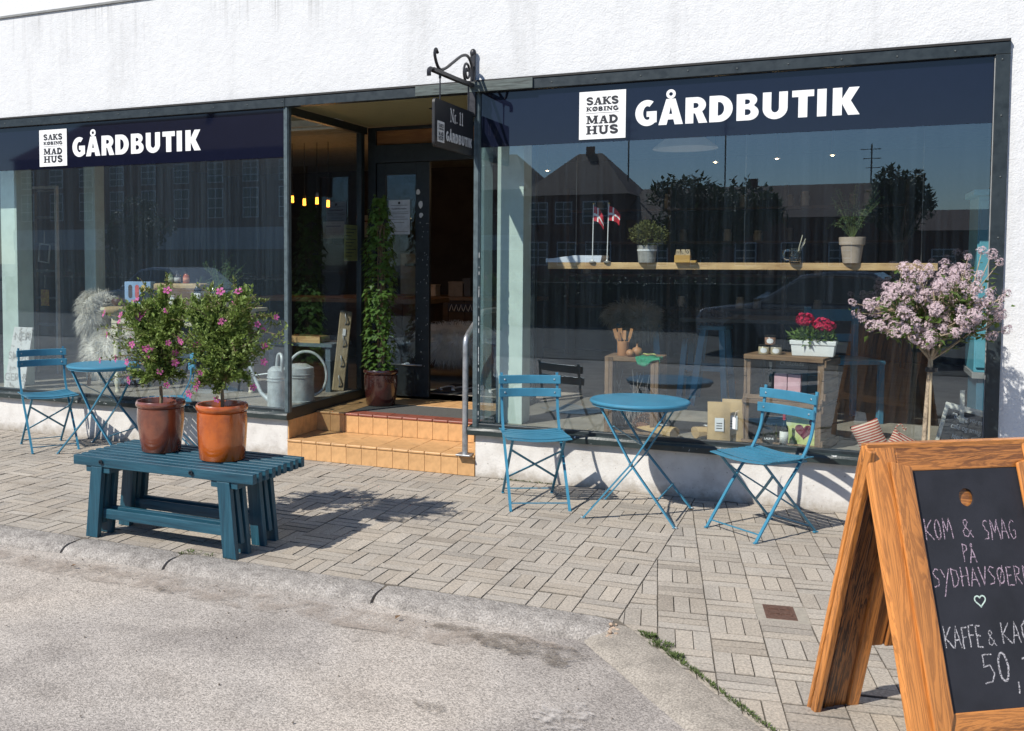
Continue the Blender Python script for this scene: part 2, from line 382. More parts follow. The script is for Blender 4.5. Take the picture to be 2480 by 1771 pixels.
def blotches(nt, L, tc, out):
    n = N(nt, 'ShaderNodeTexNoise', i_Scale=.75, i_Detail=4.0, i_Distortion=.5); L.new(tc.outputs['Object'], n.inputs[0])
    r = ramp(nt, [(.3, (.62, .62, .64)), (.5, (1, 1, 1)), (.7, (1.1, 1.08, 1.05))]); L.new(n.outputs[0], r.inputs[0])
    v = N(nt, 'ShaderNodeVectorMath', operation='MULTIPLY'); L.new(out, v.inputs[0]); L.new(r.outputs[0], v.inputs[1])
    # pale aggregate and dark holes
    vo = N(nt, 'ShaderNodeTexVoronoi', i_Scale=170.0); L.new(tc.outputs['Object'], vo.inputs[0])
    sp = N(nt, 'ShaderNodeSeparateColor'); L.new(vo.outputs['Color'], sp.inputs[0])
    mr = N(nt, 'ShaderNodeMapRange'); mr.inputs[1].default_value = 0; mr.inputs[2].default_value = 1; mr.inputs[3].default_value = .6; mr.inputs[4].default_value = 1.4; L.new(sp.outputs[0], mr.inputs[0])
    s = N(nt, 'ShaderNodeVectorMath', operation='SCALE'); L.new(v.outputs[0], s.inputs[0]); L.new(mr.outputs[0], s.inputs['Scale'])
    return s.outputs[0]
ASPHALT = surf('worn_asphalt', [(.25, (.285, .255, .226)), (.5, (.368, .333, .297)), (.75, (.42, .382, .342))], 3.2, [(160, .6, .006)], .88, extra=blotches)
GRANITE = surf('kerb_granite', [(.3, (.19, .173, .157)), (.5, (.29, .267, .243)), (.7, (.375, .348, .318))], 14, [(110, .9, .008), (22, .6, .012)], .85, speck=(120, .55, 1.5, 1))
def paver_mat():
    m, nt, L, b = nodes('concrete_paver'); MATS['paver'] = m
    at = N(nt, 'ShaderNodeAttribute', attribute_name='tone'); tc = N(nt, 'ShaderNodeTexCoord'); ge = N(nt, 'ShaderNodeNewGeometry')
    n1 = N(nt, 'ShaderNodeTexNoise', i_Scale=95.0, i_Detail=3.0, i_Roughness=.75); L.new(ge.outputs['Position'], n1.inputs[0])
    n2 = N(nt, 'ShaderNodeTexNoise', i_Scale=2.1, i_Detail=7.0, i_Roughness=.65); L.new(ge.outputs['Position'], n2.inputs[0])
    r1 = ramp(nt, [(.3, (.62, .62, .62)), (.5, (1, 1, 1)), (.68, (1.35, 1.33, 1.3))]); L.new(n1.outputs[0], r1.inputs[0])
    r2 = ramp(nt, [(.25, (.78, .77, .76)), (.5, (1, 1, 1)), (.75, (1.08, 1.07, 1.05))]); L.new(n2.outputs[0], r2.inputs[0])
    v1 = N(nt, 'ShaderNodeVectorMath', operation='MULTIPLY'); L.new(at.outputs['Color'], v1.inputs[0]); L.new(r1.outputs[0], v1.inputs[1])
    v2 = N(nt, 'ShaderNodeVectorMath', operation='MULTIPLY'); L.new(v1.outputs[0], v2.inputs[0]); L.new(r2.outputs[0], v2.inputs[1])
    L.new(v2.outputs[0], b.inputs['Base Color']); b.inputs['Roughness'].default_value = .88; b.inputs['Specular IOR Level'].default_value = .3
    bp = N(nt, 'ShaderNodeBump', i_Strength=.4, i_Distance=.003); L.new(n1.outputs[0], bp.inputs['Height']); L.new(bp.outputs[0], b.inputs['Normal'])
    return m
PAVER = paver_mat()
# ================================================================== ground
mb = MB(); mb.poly([(-220,-220,-.12),(220,-220,-.12),(220,120,-.12),(-220,120,-.12)])
g = struct(mb.build('ground', pm('soil', (.16, .14, .11), .95)))
def grid_sheet(x0, x1, y0, y1, z, nx, ny, amp=0):
    mb = MB()
    for j in range(ny+1):
        for i in range(nx+1):
            x = x0+(x1-x0)*i/nx; y = y0+(y1-y0)*j/ny
            mb.v.append((x, y, z+amp*(mnoise.noise(Vector((x*.8, y*.8, 3)))+.5*mnoise.noise(Vector((x*2.3, y*2.3, 7))))))
    for j in range(ny):
        for i in range(nx):
            a = j*(nx+1)+i; mb.f.append((a, a+1, a+nx+2, a+nx+1))
    return mb
ROAD_Z = -.042
mb = grid_sheet(-20, 14, -14, -2.0, ROAD_Z, 170, 60, .006)
# the open square beyond, as one sheet with the road
for q in ([(-150,-14,ROAD_Z),(-20,-14,ROAD_Z),(-20,-2,ROAD_Z),(-150,-2,ROAD_Z)], [(14,-14,ROAD_Z),(150,-14,ROAD_Z),(150,-2,ROAD_Z),(14,-2,ROAD_Z)]): mb.poly(q)
road = struct(mb.build('road', ASPHALT, smooth=True))
mb = MB(); mb.poly([(-150,-90,ROAD_Z+.004),(150,-90,ROAD_Z+.004),(150,-9,ROAD_Z+.012),(-150,-9,ROAD_Z+.012)])
struct(mb.build('square', surf('dark_setts', [(.3,(.06,.058,.055)),(.5,(.1,.096,.09)),(.7,(.14,.135,.125))], 5, [(20,.6,.01)], .85, speck=(9,.7,1.3,1))))
# stains and old paint lying on the asphalt
def blob(name, pts, z, mat, parent, jit=.02, n=6):
    P = []
    for i in range(len(pts)):
        a = Vector(pts[i]); b = Vector(pts[(i+1) % len(pts)])
        for k in range(n): q = a.lerp(b, k/n); P.append((q.x+rnd.uniform(-jit, jit), q.y+rnd.uniform(-jit, jit)*.6, z))
    mb = MB(); mb.poly(P); return mb.build(name, mat, parent)
def fade_mat(name, c, rough, lo, hi, sc):
    m, nt, L, b = nodes(name)
    tc = N(nt, 'ShaderNodeTexCoord'); no = N(nt, 'ShaderNodeTexNoise', i_Scale=sc, i_Detail=8.0, i_Roughness=.75); L.new(tc.outputs['Object'], no.inputs[0])
    mr = N(nt, 'ShaderNodeMapRange'); mr.inputs[1].default_value = lo; mr.inputs[2].default_value = hi; L.new(no.outputs[0], mr.inputs[0])
    b.inputs['Base Color'].default_value = (*c, 1); b.inputs['Roughness'].default_value = rough; L.new(mr.outputs[0], b.inputs['Alpha']); return m
DIRT = fade_mat('dirt_stain', (.13, .105, .08), .95, .42, .7, 16); PAINT = fade_mat('worn_road_paint', (.55, .51, .47), .8, .45, .72, 16)
SAND = fade_mat('gutter_sand', (.36, .3, .25), .95, .42, .8, 9)
blob('dirt_stain', [(-1.72,-2.74),(-1.4,-2.73),(-1.0,-2.75),(-.92,-2.84),(-1.0,-2.99),(-1.2,-2.93),(-1.45,-2.82)], ROAD_Z+.013, DIRT, road, .03)
blob('dirt_stain', [(-1.39,-3.48),(-1.3,-3.47),(-1.25,-3.52),(-1.3,-3.57),(-1.38,-3.53)], ROAD_Z+.013, DIRT, road, .01, 4)
blob('dirt_stain', [(-3.02,-2.88),(-2.93,-2.87),(-2.9,-2.91),(-2.98,-2.93)], ROAD_Z+.013, DIRT, road, .01, 4)
blob('paint_patch', [(-.95,-3.31),(-.83,-3.27),(-.77,-3.36),(-.78,-3.5),(-.9,-3.52),(-.97,-3.42)], ROAD_Z+.014, PAINT, road, .02, 5)
blob('gutter_sand', [(-9,-2.68),(-5,-2.7),(-2,-2.72),(-1.2,-2.72),(-.95,-2.78),(-1.5,-2.95),(-3,-2.93),(-6,-2.92),(-9,-2.9)], ROAD_Z+.010, SAND, road, .03, 10)
# small grit on the road
mb = MB()
for i in range(260):
    x = rnd.uniform(-7, -.5); y = rnd.uniform(-4.6, -2.7) if i % 3 else rnd.gauss(-2.76, .04); s = rnd.uniform(.002, .0055)
    mb.sphere((x, y, ROAD_Z+.006), s, 5, 3, (1, rnd.uniform(.6, 1.2), .7))
mb.build('grit', pm('grit_stone', (.2, .17, .14), .9), road, kind='stuff')
LEAFBITS = pm('dry_leaf', (.17, .1, .05), .8)
for x, y, r in [(-3.62,-2.82,.3),(-1.78,-2.79,1.2),(-3.2,-3.9,2.2)]:
    mb = MB(); mb.leaf(Vector((0,0,.004)), Vector((1,0,.25)), Vector((0,0,1)), .035, .022, .3); o = raw(mb, 'dry_leaf', LEAFBITS, road); o.location = (x, y, ROAD_Z+.012); o.rotation_euler = (0, 0, r)

# ------------------------------------------------------------------ pavement
mb = MB()
mb.prism([(-12,0),(-12,-2.5),(-.87,-2.5),(.72,-4.5),(8,-4.5),(8,0)], lambda a,b,t: (a, b, t), -.11, -.0055)
pave = struct(mb.build('pavement', surf('joint_sand', [(.3, (.1, .085, .066)), (.6, (.15, .13, .105)), (.8, (.19, .168, .135))], 30, [(120, .5, .005)], .95)))
def clip(poly, reg):
    out = poly
    n = len(reg)
    for i in range(n):
        a = reg[i]; b = reg[(i+1) % n]; inp = out; out = []
        if not inp: return []
        side = lambda p: (b[0]-a[0])*(p[1]-a[1])-(b[1]-a[1])*(p[0]-a[0])
        for j in range(len(inp)):
            p, q = inp[j], inp[(j+1) % len(inp)]; sp, sq = side(p), side(q)
            if sp >= 0: out.append(p)
            if (sp >= 0) != (sq >= 0):
                t = sp/(sp-sq); out.append((p[0]+(q[0]-p[0])*t, p[1]+(q[1]-p[1])*t))
    return out
def area(P): return .5*abs(sum(P[i][0]*P[(i+1)%len(P)][1]-P[(i+1)%len(P)][0]*P[i][1] for i in range(len(P))))
REG_L = [(-10.5,-2.436),(-.866,-2.436),(-.866,-.004),(-10.5,-.004)]
REG_R = [(-.862,-2.446),(.70,-4.43),(4.2,-4.43),(4.2,-.004),(-.862,-.004)]
COVER = (-.232, -2.034)   # little utility cover let into the paving
U = .2125
bricks = []
def weave(org, ang, reg, nx, ny):
    ca, sa = math.cos(ang), math.sin(ang)
    T = lambda a, b: (org[0]+a*ca-b*sa, org[1]+a*sa+b*ca)
    for i in range(*nx):
        for j in range(*ny):
            for k in range(3):
                w = U/3; gx = .0017; gy = .0042
                jt = rnd.uniform(-.0012, .0012)
                if (i+j) % 2: x0, x1, y0, y1 = i*U+k*w+gx, i*U+(k+1)*w-gx, j*U+gy, (j+1)*U-gy
                else: x0, x1, y0, y1 = i*U+gx, (i+1)*U-gx, j*U+k*w+gy, j*U+(k+1)*w-gy
                q = [T(x0+jt,y0), T(x1,y0+jt), T(x1-jt,y1), T(x0,y1-jt)]
                q = clip(q, reg)
                if len(q) < 3 or area(q) < .0012: continue
                cx = sum(p[0] for p in q)/len(q); cy = sum(p[1] for p in q)/len(q)
                if abs(cx-COVER[0]) < .085 and abs(cy-COVER[1]) < .1: continue
                bricks.append((q, cx, cy))
weave((-.862, -2.228), 0, REG_L, (-46, 1), (-2, 12))
weave((-.73, -.96), math.radians(9.5), REG_R, (-4, 26), (-20, 7))
def brick_mesh(mb, q, z, tilt):
    n = len(q); cx = sum(p[0] for p in q)/n; cy = sum(p[1] for p in q)/n
    n0 = len(mb.v)
    for (x, y) in q: mb.v.append((x, y, -.05))
    for (x, y) in q: mb.v.append((x, y, z-.003+tilt[0]*(x-cx)+tilt[1]*(y-cy)))
    for (x, y) in q:
        d = Vector((cx-x, cy-y)); L = d.length; d = d/L*min(.0025, L*.3)
        mb.v.append((x+d.x, y+d.y, z+tilt[0]*(x-cx)+tilt[1]*(y-cy)))
    for k in range(n):
        k2 = (k+1) % n
        mb.f.append((n0+k, n0+k2, n0+n+k2, n0+n+k)); mb.f.append((n0+n+k, n0+n+k2, n0+2*n+k2, n0+2*n+k))
    mb.f.append(tuple(n0+2*n+k for k in range(n)))
    return [.38, .65]*n+[1]  # dirty sides; bevels darkened in the colour to cancel sunlight on them
def paint(me, tones):
    at = me.attributes.new('tone', 'FLOAT_COLOR', 'FACE')
    flat = []
    for t in tones: flat += [*t, 1.0]
    at.data.foreach_set('color', flat)
def brick_tone():
    k = rnd.gauss(1, .05); base = (.358, .32, .272)
    if rnd.random() < .1: base = (.305, .272, .232)
    w = rnd.uniform(-.006, .006)
    return (base[0]*k+w, base[1]*k, base[2]*k-w)
sized = []
for b in bricks:
    x, y, z = to_px((b[1], b[2], 0))
    vis = -30 < x < PW+30 and -30 < y < PH+30
    sized.append(((area(b[0])*abs(CAM_POS.z)/z**3 if vis and z > 0 else -1/(abs(z)+.1)), b))
sized.sort(key=lambda s: -s[0])
rest = MB(); rest_t = []
for idx, (s, (q, cx, cy)) in enumerate(sized):
    z = rnd.gauss(0, .0012); tilt = (rnd.gauss(0, .008), rnd.gauss(0, .008)); tone = brick_tone()
    if idx < 300:
        mb = MB(); face_tone = brick_mesh(mb, [(p[0]-cx, p[1]-cy) for p in q], z, tilt)
        me = bpy.data.meshes.new('paving_brick'); me.from_pydata(mb.v, [], mb.f); me.materials.append(PAVER); paint(me, [tuple(c*k for c in tone) for k in face_tone])
        o = bpy.data.objects.new('paving_brick', me); col.objects.link(o); o.parent = pave; o.location = (cx, cy, 0)
    else:
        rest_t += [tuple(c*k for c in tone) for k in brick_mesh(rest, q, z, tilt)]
me = bpy.data.meshes.new('paving_bricks'); me.from_pydata(rest.v, [], rest.f); me.materials.append(PAVER); paint(me, rest_t)
o = bpy.data.objects.new('paving_bricks', me); col.objects.link(o); o.parent = pave; o['kind'] = 'stuff'
# cast iron utility cover
cv = thing('utility_cover', 'small rusty brown cast iron cover let into the paving bricks', 'cover', (COVER[0], COVER[1], 0), math.radians(9.5))
RUST = pm('rusty_iron', (.13, .07, .05), .7, .3, .3, 60, .4, 200)
MB().box(-.066,.066,-.1,.1,-.04,-.0015).build('plate', RUST, cv, bevel=.003)
MB().box(-.13,.13,-.15,.15,-.05,-.0028).build('surround', surf('mortar_bed', [(.3,(.26,.235,.2)),(.6,(.33,.3,.25)),(.8,(.37,.33,.28))], 30, [(120,.5,.004)], .95), cv)
mb = MB()
for y in (-.03, .03): mb.box(-.045,.045,y-.003,y+.003,-.002,.0015)
for x in (-.045, 0, .045): mb.box(x-.003,x+.003,-.05,.05,-.002,.002)
mb.build('relief_bars', RUST, cv)

# ------------------------------------------------------------------ kerb
kerb = thing('kerb', 'rounded grey granite kerb stones between road and paving', 'kerb'); kerb['kind'] = 'structure'
def kerb_stone(p0, p1, out, width, zb, prof=None, mat=GRANITE):
    """stone from p0 to p1 (back edge), out = unit vector toward the road"""
    p0 = Vector((*p0, 0)); p1 = Vector((*p1, 0)); o = Vector((*out, 0)); Ln = (p1-p0).length
    prof = prof or [(0,-.12),(0,-.002),(.02,.004),(width-.07,.002),(width-.035,-.006),(width-.012,-.022),(width,-.045),(width+.006,-.12)]
    nseg = max(6, int(Ln/.08)); mb = MB(); n = len(prof); sd = rnd.random()*50
    for i in range(nseg+1):
        t = i/nseg; e = 0
        if i in (0, nseg): e = .012
        p = p0.lerp(p1, t); 
        for k, (a, z) in enumerate(prof):
            nz = mnoise.noise(Vector((p.x*4+sd, p.y*4, k*.7)))*.006 if 0 < k < n-1 else 0
            aa = a-(e if k > 2 else 0)
            q = p+o*(aa+nz*.8); mb.v.append((q.x, q.y, z+nz*.5-(e*.6 if 0 < k < n-1 else 0)))
    for i in range(nseg):
        for k in range(n-1): a = i*n+k; mb.f.append((a, a+1, a+n+1, a+n))
    mb.f.append(tuple(range(n))); mb.f.append(tuple(reversed(range(nseg*n, nseg*n+n))))
    return mb.build('kerb_stone', mat, kerb, smooth=True, sharp=50)
ends = [-9.8,-8.6,-7.4,-6.25,-5.05,-3.865,-3.175,-1.975,-.875]
for a, b in zip(ends[:-1], ends[1:]): kerb_stone((a+.008, -2.44), (b-.008, -2.44), (0,-1), .205, 0)
FLUSH = surf('flush_concrete_kerb', [(.3, (.22, .197, .168)), (.5, (.285, .255, .217)), (.7, (.335, .3, .256))], 9, [(110, .7, .006)], .9, speck=(130, .6, 1.4, 1))
d = Vector((1,-1.27)).normalized(); o2 = (-.785,-.619); flush = [(0,-.12),(0,-.003),(.03,.002),(.12,-.006),(.185,-.022),(.22,-.042),(.23,-.12)]
A = Vector((-.85,-2.452))
for s0, s1 in ((.02, 1.1),(1.12, 2.3),(2.32, 3.4)): kerb_stone(tuple(A+d*s0), tuple(A+d*s1), o2, .28, 0, flush, FLUSH)
# crumbled mortar at the corner joint
mb = MB()
for i in range(26): mb.sphere((-.868+rnd.gauss(0,.012)+.04*rnd.random(), -2.5-.16*rnd.random(), -.012+rnd.gauss(0,.006)), rnd.uniform(.006,.014), 6, 4, (1,1,.7))
mb.build('mortar_crumbs', pm('old_mortar', (.4, .3, .22), .95, var=.3, scale=80), kerb, kind='stuff')
# moss and weeds in the joint
LEAF_MOSS = pm('moss_leaf', (.09, .13, .035), .8, var=.4, scale=40, trans=.2)
def weeds(name, label, spots):
    mb = MB()
    for (x, y, r, n) in spots:
        for k in range(n):
            a = rnd.uniform(0, 2*PI); rr = r*math.sqrt(rnd.random()); p = Vector((x+math.cos(a)*rr, y+math.sin(a)*rr*.8, .001))
            dd = Vector((math.cos(a)*.7, math.sin(a)*.7, rnd.uniform(.3, 1.2))); mb.leaf(p, dd, Vector((0,0,1)), rnd.uniform(.006, .02), rnd.uniform(.003, .008))
    o = raw(mb, name, LEAF_MOSS); tag(o, label, 'weeds', kind='stuff'); return o
sp = []
for i in range(150):
    t = .14+2.2*i/150; q = A+d*t; k = max(0, mnoise.noise(Vector((t*3.1, 1, 5)))+.25)
    sp.append((q.x+.012+rnd.gauss(0,.004), q.y+.012, .014*(.5+k), int(4+26*k)))
for t, r in ((.3,.05),(.42,.03),(1.12,.045),(.2,.03)): q = A+d*t; sp.append((q.x+.02, q.y+.02, r, 160))
weeds('moss', 'green moss and weeds along the sloping kerb joint by the corner', sp)
weeds('moss', 'small patch of weeds at the kerb below the blue bench', [(-3.13,-2.43,.05,60),(-3.02,-2.43,.03,25),(-3.175,-2.47,.015,20),(-2.9,-2.43,.02,15)])
wd = weeds('weed', 'dry little weed growing at the wall base beside the orange step', [(-4.12,-.03,.02,40)])
wd2 = weeds('moss', 'thin moss along the foot of the plinth right of the step', [(-2.2+.02*i,-.012,.012,int(3+8*rnd.random())) for i in range(20)])
# ================================================================== shop building
FRAME = pm('frame_paint', (.018, .026, .03), .38, var=.25, scale=20, bump=.15, bscale=40)
FRAME_L = pm('frame_paint_pale', (.075, .105, .115), .45, var=.25, scale=25, bump=.1)
FILM = pm('navy_film', (.006, .008, .02), .1, var=.05)
FILM.node_tree.nodes['Principled BSDF'].inputs['Roughness'].default_value = .03
for l_ in list(FILM.node_tree.links):
    if l_.to_socket.name == 'Roughness': FILM.node_tree.links.remove(l_)
bld = thing('shop_building', 'white rendered shop building with large dark framed shop windows', 'building')
X0, XR = -7.75, .825          # window strip ends
XL, XP = -3.96, -2.396        # entrance recess corners
RB = 1.45                     # recess depth
ZT = 2.82
mb = MB()
mb.box(-14, 9, 0, .3, ZT+.004, 3.73)
mb.box(XR+.004, 9, 0, .3, 0, ZT+.004); mb.box(-14, X0, 0, .3, 0, ZT+.004)
mb.build('facade_wall', PLASTER, bld)
PL2 = surf('upper_plaster', [(.2, (.66, .665, .67)), (.5, (.7, .705, .71)), (.8, (.73, .735, .74))], 5, [(38, .4, .012), (150, .3, .004)], .9)
MB().box(-14, 9, -.008, .3, 3.735, 8).build('upper_wall', PL2, bld)
MB().box(-14, 9, -.016, .02, 3.722, 3.74).build('ledge', pm('ledge_zinc', (.22, .22, .21), .5), bld)
mb = MB(); mb.box(-14, 9, .3, 9, 7.9, 8); mb.box(-14, -13.7, .3, 9, 0, 7.9); mb.box(8.7, 9, .3, 9, 0, 7.9); mb.box(-14, 9, 8.8, 9, 0, 7.9)
mb.build('outer_shell', PL2, bld)
# plinths under the windows
for a, b in ((X0, XL-.002), (XP+.002, XR+.004)):
    MB().box(a, b, .0, .28, 0, .302).build('plinth', PLINTH, bld)
# crack-like joints in the plinth
# window frames : each window is a part with its panes, sill and film
def window(name, a, b, ret=None):
    mb = MB()
    mb.box(a, b, -.03, .04, 2.75, ZT)                   # head board
    if b > 0: mb.box(XR-.07, XR, -.028, .04, .375, 2.75)   # right jamb
    if a < -7: mb.box(a, a+.07, -.028, .04, .375, 2.75)
    mb.box(a, b, -.005, .05, .362, .39)                  # bottom bead
    w = mb.build(name, FRAME, bld, bevel=.003)
    return w
wl_ = window('window', X0, XL)
wr_ = window('window', XP, XR)
# near-black strip painted as the shadow gap above the head boards
MB().box(X0, XR, -.036, -.002, ZT+.002, ZT+.016).build('shadow_gap', pm('gap_shade', (.012, .011, .01), .6), bld)
# head board over the entrance, lighter replaced piece
mb = MB(); mb.box(XL+.002, -2.86, -.03, .04, 2.75, ZT-.001); mb.build('head_board', FRAME, bld, bevel=.003)
mb = MB(); mb.box(-2.857, -1.98, -.047, -.031, 2.752, ZT+.004); mb.build('patch_board', pm('old_green_board', (.075, .095, .09), .6, var=.4, scale=30, bump=.4, bscale=30, stretch=(.3,1,3)), bld, bevel=.002)
mb = MB(); mb.box(-2.858, XP-.002, -.029, .04, 2.75, ZT-.001); mb.build('head_board', FRAME, bld)
# sills, paint flaking on the edge
def flaky(nt, L, tc, out):
    n = N(nt, 'ShaderNodeTexNoise', i_Scale=26.0, i_Detail=5.0, i_Roughness=.6); L.new(tc.outputs['Object'], n.inputs[0])
    h = N(nt, 'ShaderNodeMapRange'); h.inputs[1].default_value = .66; h.inputs[2].default_value = .69; L.new(n.outputs[0], h.inputs[0])
    mx = N(nt, 'ShaderNodeMixRGB'); L.new(h.outputs[0], mx.inputs[0]); L.new(out, mx.inputs[1]); mx.inputs[2].default_value = (.55, .57, .57, 1)
    return mx.outputs[0]
SILL = surf('flaking_sill_paint', [(.3, (.012, .02, .021)), (.6, (.024, .036, .036)), (.8, (.04, .055, .055))], 12, [(60, .3, .004)], .42, extra=flaky, spec=.5)
for w, a, b in ((wl_, X0, XL+.02), (wr_, XP-.045, XR)):
    mb = MB()
    nseg = int((b-a)/.12); pr = [(-.05,.31),(-.052,.345),(-.045,.362),(.05,.375),(.05,.305)]
    for i in range(nseg+1):
        x = a+(b-a)*i/nseg
        for k, (y, z) in enumerate(pr): mb.v.append((x, y+(rnd.uniform(-.002,.002) if k < 3 else 0), z+(rnd.uniform(-.002,.002) if k < 3 else 0)))
    n = len(pr)
    for i in range(nseg):
        for k in range(n): mb.f.append((i*n+k, i*n+(k+1)%n, (i+1)*n+(k+1)%n, (i+1)*n+k))
    mb.f.append(tuple(range(n))); mb.f.append(tuple(reversed(range(nseg*n, nseg*n+n))))
    mb.build('sill', SILL, w)
# rivets on head boards and jamb
rv = MB()
rv.sphere((0,0,0), .006, 8, 5, (1,.6,1)); first = None
for par, xs in ((wl_, [X0+.25+.32*i for i in range(12)]), (wr_, [-1.85+.3*i for i in range(9)])):
    for x in xs:
        if first is None: first = rv.build('rivet', pm('rivet_steel', (.08,.09,.09), .4, .5), par, smooth=True); first.location = (x, -.031, 2.785)
        else: link_copy(first, par, (x, -.031, 2.785+rnd.uniform(-.006,.006)))
for z in (.7, 1.0, 1.35, 1.7, 2.05, 2.4, 2.72): link_copy(first, wr_, (XR-.035+rnd.uniform(-.006,.006), -.029, z))
# glass
pane('pane', wl_, (X0+.03, .012), (XL-.012, .012), .372, 2.765, mat=GLASS_DUSTY)
pane('pane', wr_, (XP+.012, .012), (XR-.03, .012), .372, 2.765)
# navy film band on the outer face of the glass
MB().box(X0+.072, XL-.024, .0085, .0115, 2.366, 2.749).build('sign_band', FILM, wl_)
MB().box(XP+.026, XR-.072, .0085, .0115, 2.366, 2.749).build('sign_band', FILM, wr_)
MB().box(XR-.0745, XR-.0705, -.012, .0, .4, 2.745).build('sealant', pm('sealant', (.3,.31,.31), .6), wr_)
# corner posts
def post(x, name):
    mb = MB(); mb.box(x-.032, x+.012, -.012, .032, .362, 2.75); mb.box(x-.012, x+.006, -.02, -.012, .365, 2.75)
    p = mb.build(name, FRAME_L, bld, bevel=.003)
    return p
post(XL+.01, 'corner_post'); pR = post(XP+.012, 'corner_post')
mb = MB()
for i in range(26):
    z = rnd.uniform(.4, 1.7); mb.box(XP+.0235, XP+.0265, -.0135, -.006, z, z+rnd.uniform(.005, .05))
mb.build('paint_chips', pm('bare_paint', (.55,.57,.57), .7), pR, kind='stuff')
# return windows of the entrance recess
def ret(x, out, nm):
    sx = out
    mb = MB()
    mb.box(min(x,x-sx*.05), max(x,x-sx*.05), .034, RB-.002, .302, .39)      # bottom rail
    mb.box(min(x,x-sx*.05), max(x,x-sx*.05), .034, RB-.002, 2.70, 2.765)
    mb.box(min(x,x-sx*.05), max(x,x-sx*.05), RB-.13, RB-.06, .39, 2.70)
    w = mb.build(nm, FRAME, bld, bevel=.003)
    pane('pane', w, (x-sx*.02, .035), (x-sx*.02, RB-.13), .385, 2.71, .008, (sx,0,0))
    return w
wretL = ret(XL, 1, 'side_window'); wretR = ret(XP, -1, 'side_window')
# soffit of the recess
SOFFIT = None
m, nt, L, b = nodes('soffit_boards'); SOFFIT = m
tc = N(nt, 'ShaderNodeTexCoord'); sx = N(nt, 'ShaderNodeSeparateXYZ'); L.new(tc.outputs['Object'], sx.inputs[0])
mm = N(nt, 'ShaderNodeMath', operation='FRACT'); m0 = N(nt, 'ShaderNodeMath', operation='MULTIPLY'); m0.inputs[1].default_value = 14; L.new(sx.outputs[1], m0.inputs[0]); L.new(m0.outputs[0], mm.inputs[0])
rr = ramp(nt, [(0, (.07, .065, .035)), (.1, (.27, .255, .14)), (1, (.29, .275, .15))]); L.new(mm.outputs[0], rr.inputs[0]); L.new(rr.outputs[0], b.inputs['Base Color']); b.inputs['Roughness'].default_value = .6
MB().box(XL, XP, .042, RB, 2.77, 2.80).build('soffit', SOFFIT, bld)
MB().box(-3.02,-2.92,.62,.70,2.762,2.769).build('vent', FRAME, bld)
# door wall at the back of the recess
DARK = pm('door_dark_paint', (.014, .019, .022), .45, var=.3, scale=20, bump=.1)
mb = MB()
mb.box(XL+.002, XL+.08, RB, RB+.09, .31, 2.76); mb.box(XP-.06, XP, RB, RB+.09, .31, 2.76)
mb.box(XL+.08, XP-.06, RB, RB+.09, 2.73, 2.76); mb.box(XL+.08, XP-.06, RB, RB+.09, 2.44, 2.60)
mb.build('door_frame', DARK, bld, bevel=.003)
MB().box(XL+.08, XP-.06, RB+.03, RB+.06, 2.601, 2.729).build('transom_stand_in', wood('transom_lit_tone', (.33, .15, .05), (.15,.06,.02), 'X', .5), bld)  # warm-lit ceiling behind the transom glass, put into an orange board's colour
# the closed leaf of the double door
dl = MB(); xa, xb = XL+.082, -3.36
dl.box(xa, xa+.09, RB+.02, RB+.065, .33, 2.438); dl.box(xb-.135, xb, RB+.02, RB+.065, .33, 2.438)
dl.box(xa+.09, xb-.135, RB+.022, RB+.063, .33, .62); dl.box(xa+.09, xb-.135, RB+.022, RB+.063, 2.33, 2.438)
door = dl.build('door', DARK, bld, bevel=.004)
pane('pane', door, (xa+.09, RB+.04), (xb-.135, RB+.04), .615, 2.335)
# white scraps stuck on the door stile
for x, z, s in ((-3.47, 2.17, .022), (-3.445, 2.06, .026), (-3.44, 1.965, .022)):
    mb = MB(); P = [(x+math.cos(a)*s*rnd.uniform(.6, 1), z+math.sin(a)*s*rnd.uniform(.8, 1.5)) for a in [k*PI/4 for k in range(8)]]
    mb.prism(P, lambda a, b, t: (a, t, b), RB+.016, RB+.0195); mb.build('sticker', pm('torn_paper', (.7,.7,.7), .8), door)
mb = MB()
for i in range(40):
    x = rnd.uniform(xb-.12, xb-.01); z = rnd.uniform(.6, 1.9); mb.box(x, x+.003, RB+.017, RB+.0195, z, z+rnd.uniform(.003,.014))
mb.build('paint_chips', MATS['bare_paint'], door, kind='stuff')
MB().tube([(xb-.06, RB+.0, .62), (xb-.2, RB+.0, .62), (xb-.26, RB+.015, .62)], .008, 8).build('push_bar', pm('brushed_steel', (.45,.45,.46), .3, .9), door, smooth=True)

# ------------------------------------------------------------------ interior
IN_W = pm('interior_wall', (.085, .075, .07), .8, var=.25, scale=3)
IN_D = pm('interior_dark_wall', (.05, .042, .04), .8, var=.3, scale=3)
FLOOR = pm('shop_floor', (.3, .27, .23), .55, var=.2, scale=5, bump=.1)
FZ = .36
mb = MB(); mb.poly([(X0-1,.285,FZ),(XL-.055,.285,FZ),(XL-.055,RB+.07,FZ),(XP+.055,RB+.07,FZ),(XP+.055,.285,FZ),(1.6,.285,FZ),(1.6,6.4,FZ),(X0-1,6.4,FZ)])
struct(mb.build('shop_floor', FLOOR))
for a, b in ((X0, XL-.055), (XP+.055, XR)):
    struct(MB().box(a, b, .05, .2851, .303, FZ+.001).build('window_ledge', FLOOR))
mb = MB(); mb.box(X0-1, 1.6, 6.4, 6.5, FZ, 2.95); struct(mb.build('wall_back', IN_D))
struct(MB().box(X0-1.1, X0-1, .3, 6.4, FZ, 2.95).build('wall_left', IN_W)); struct(MB().box(1.6, 1.7, .3, 6.4, FZ, 2.95).build('wall_right', IN_W))
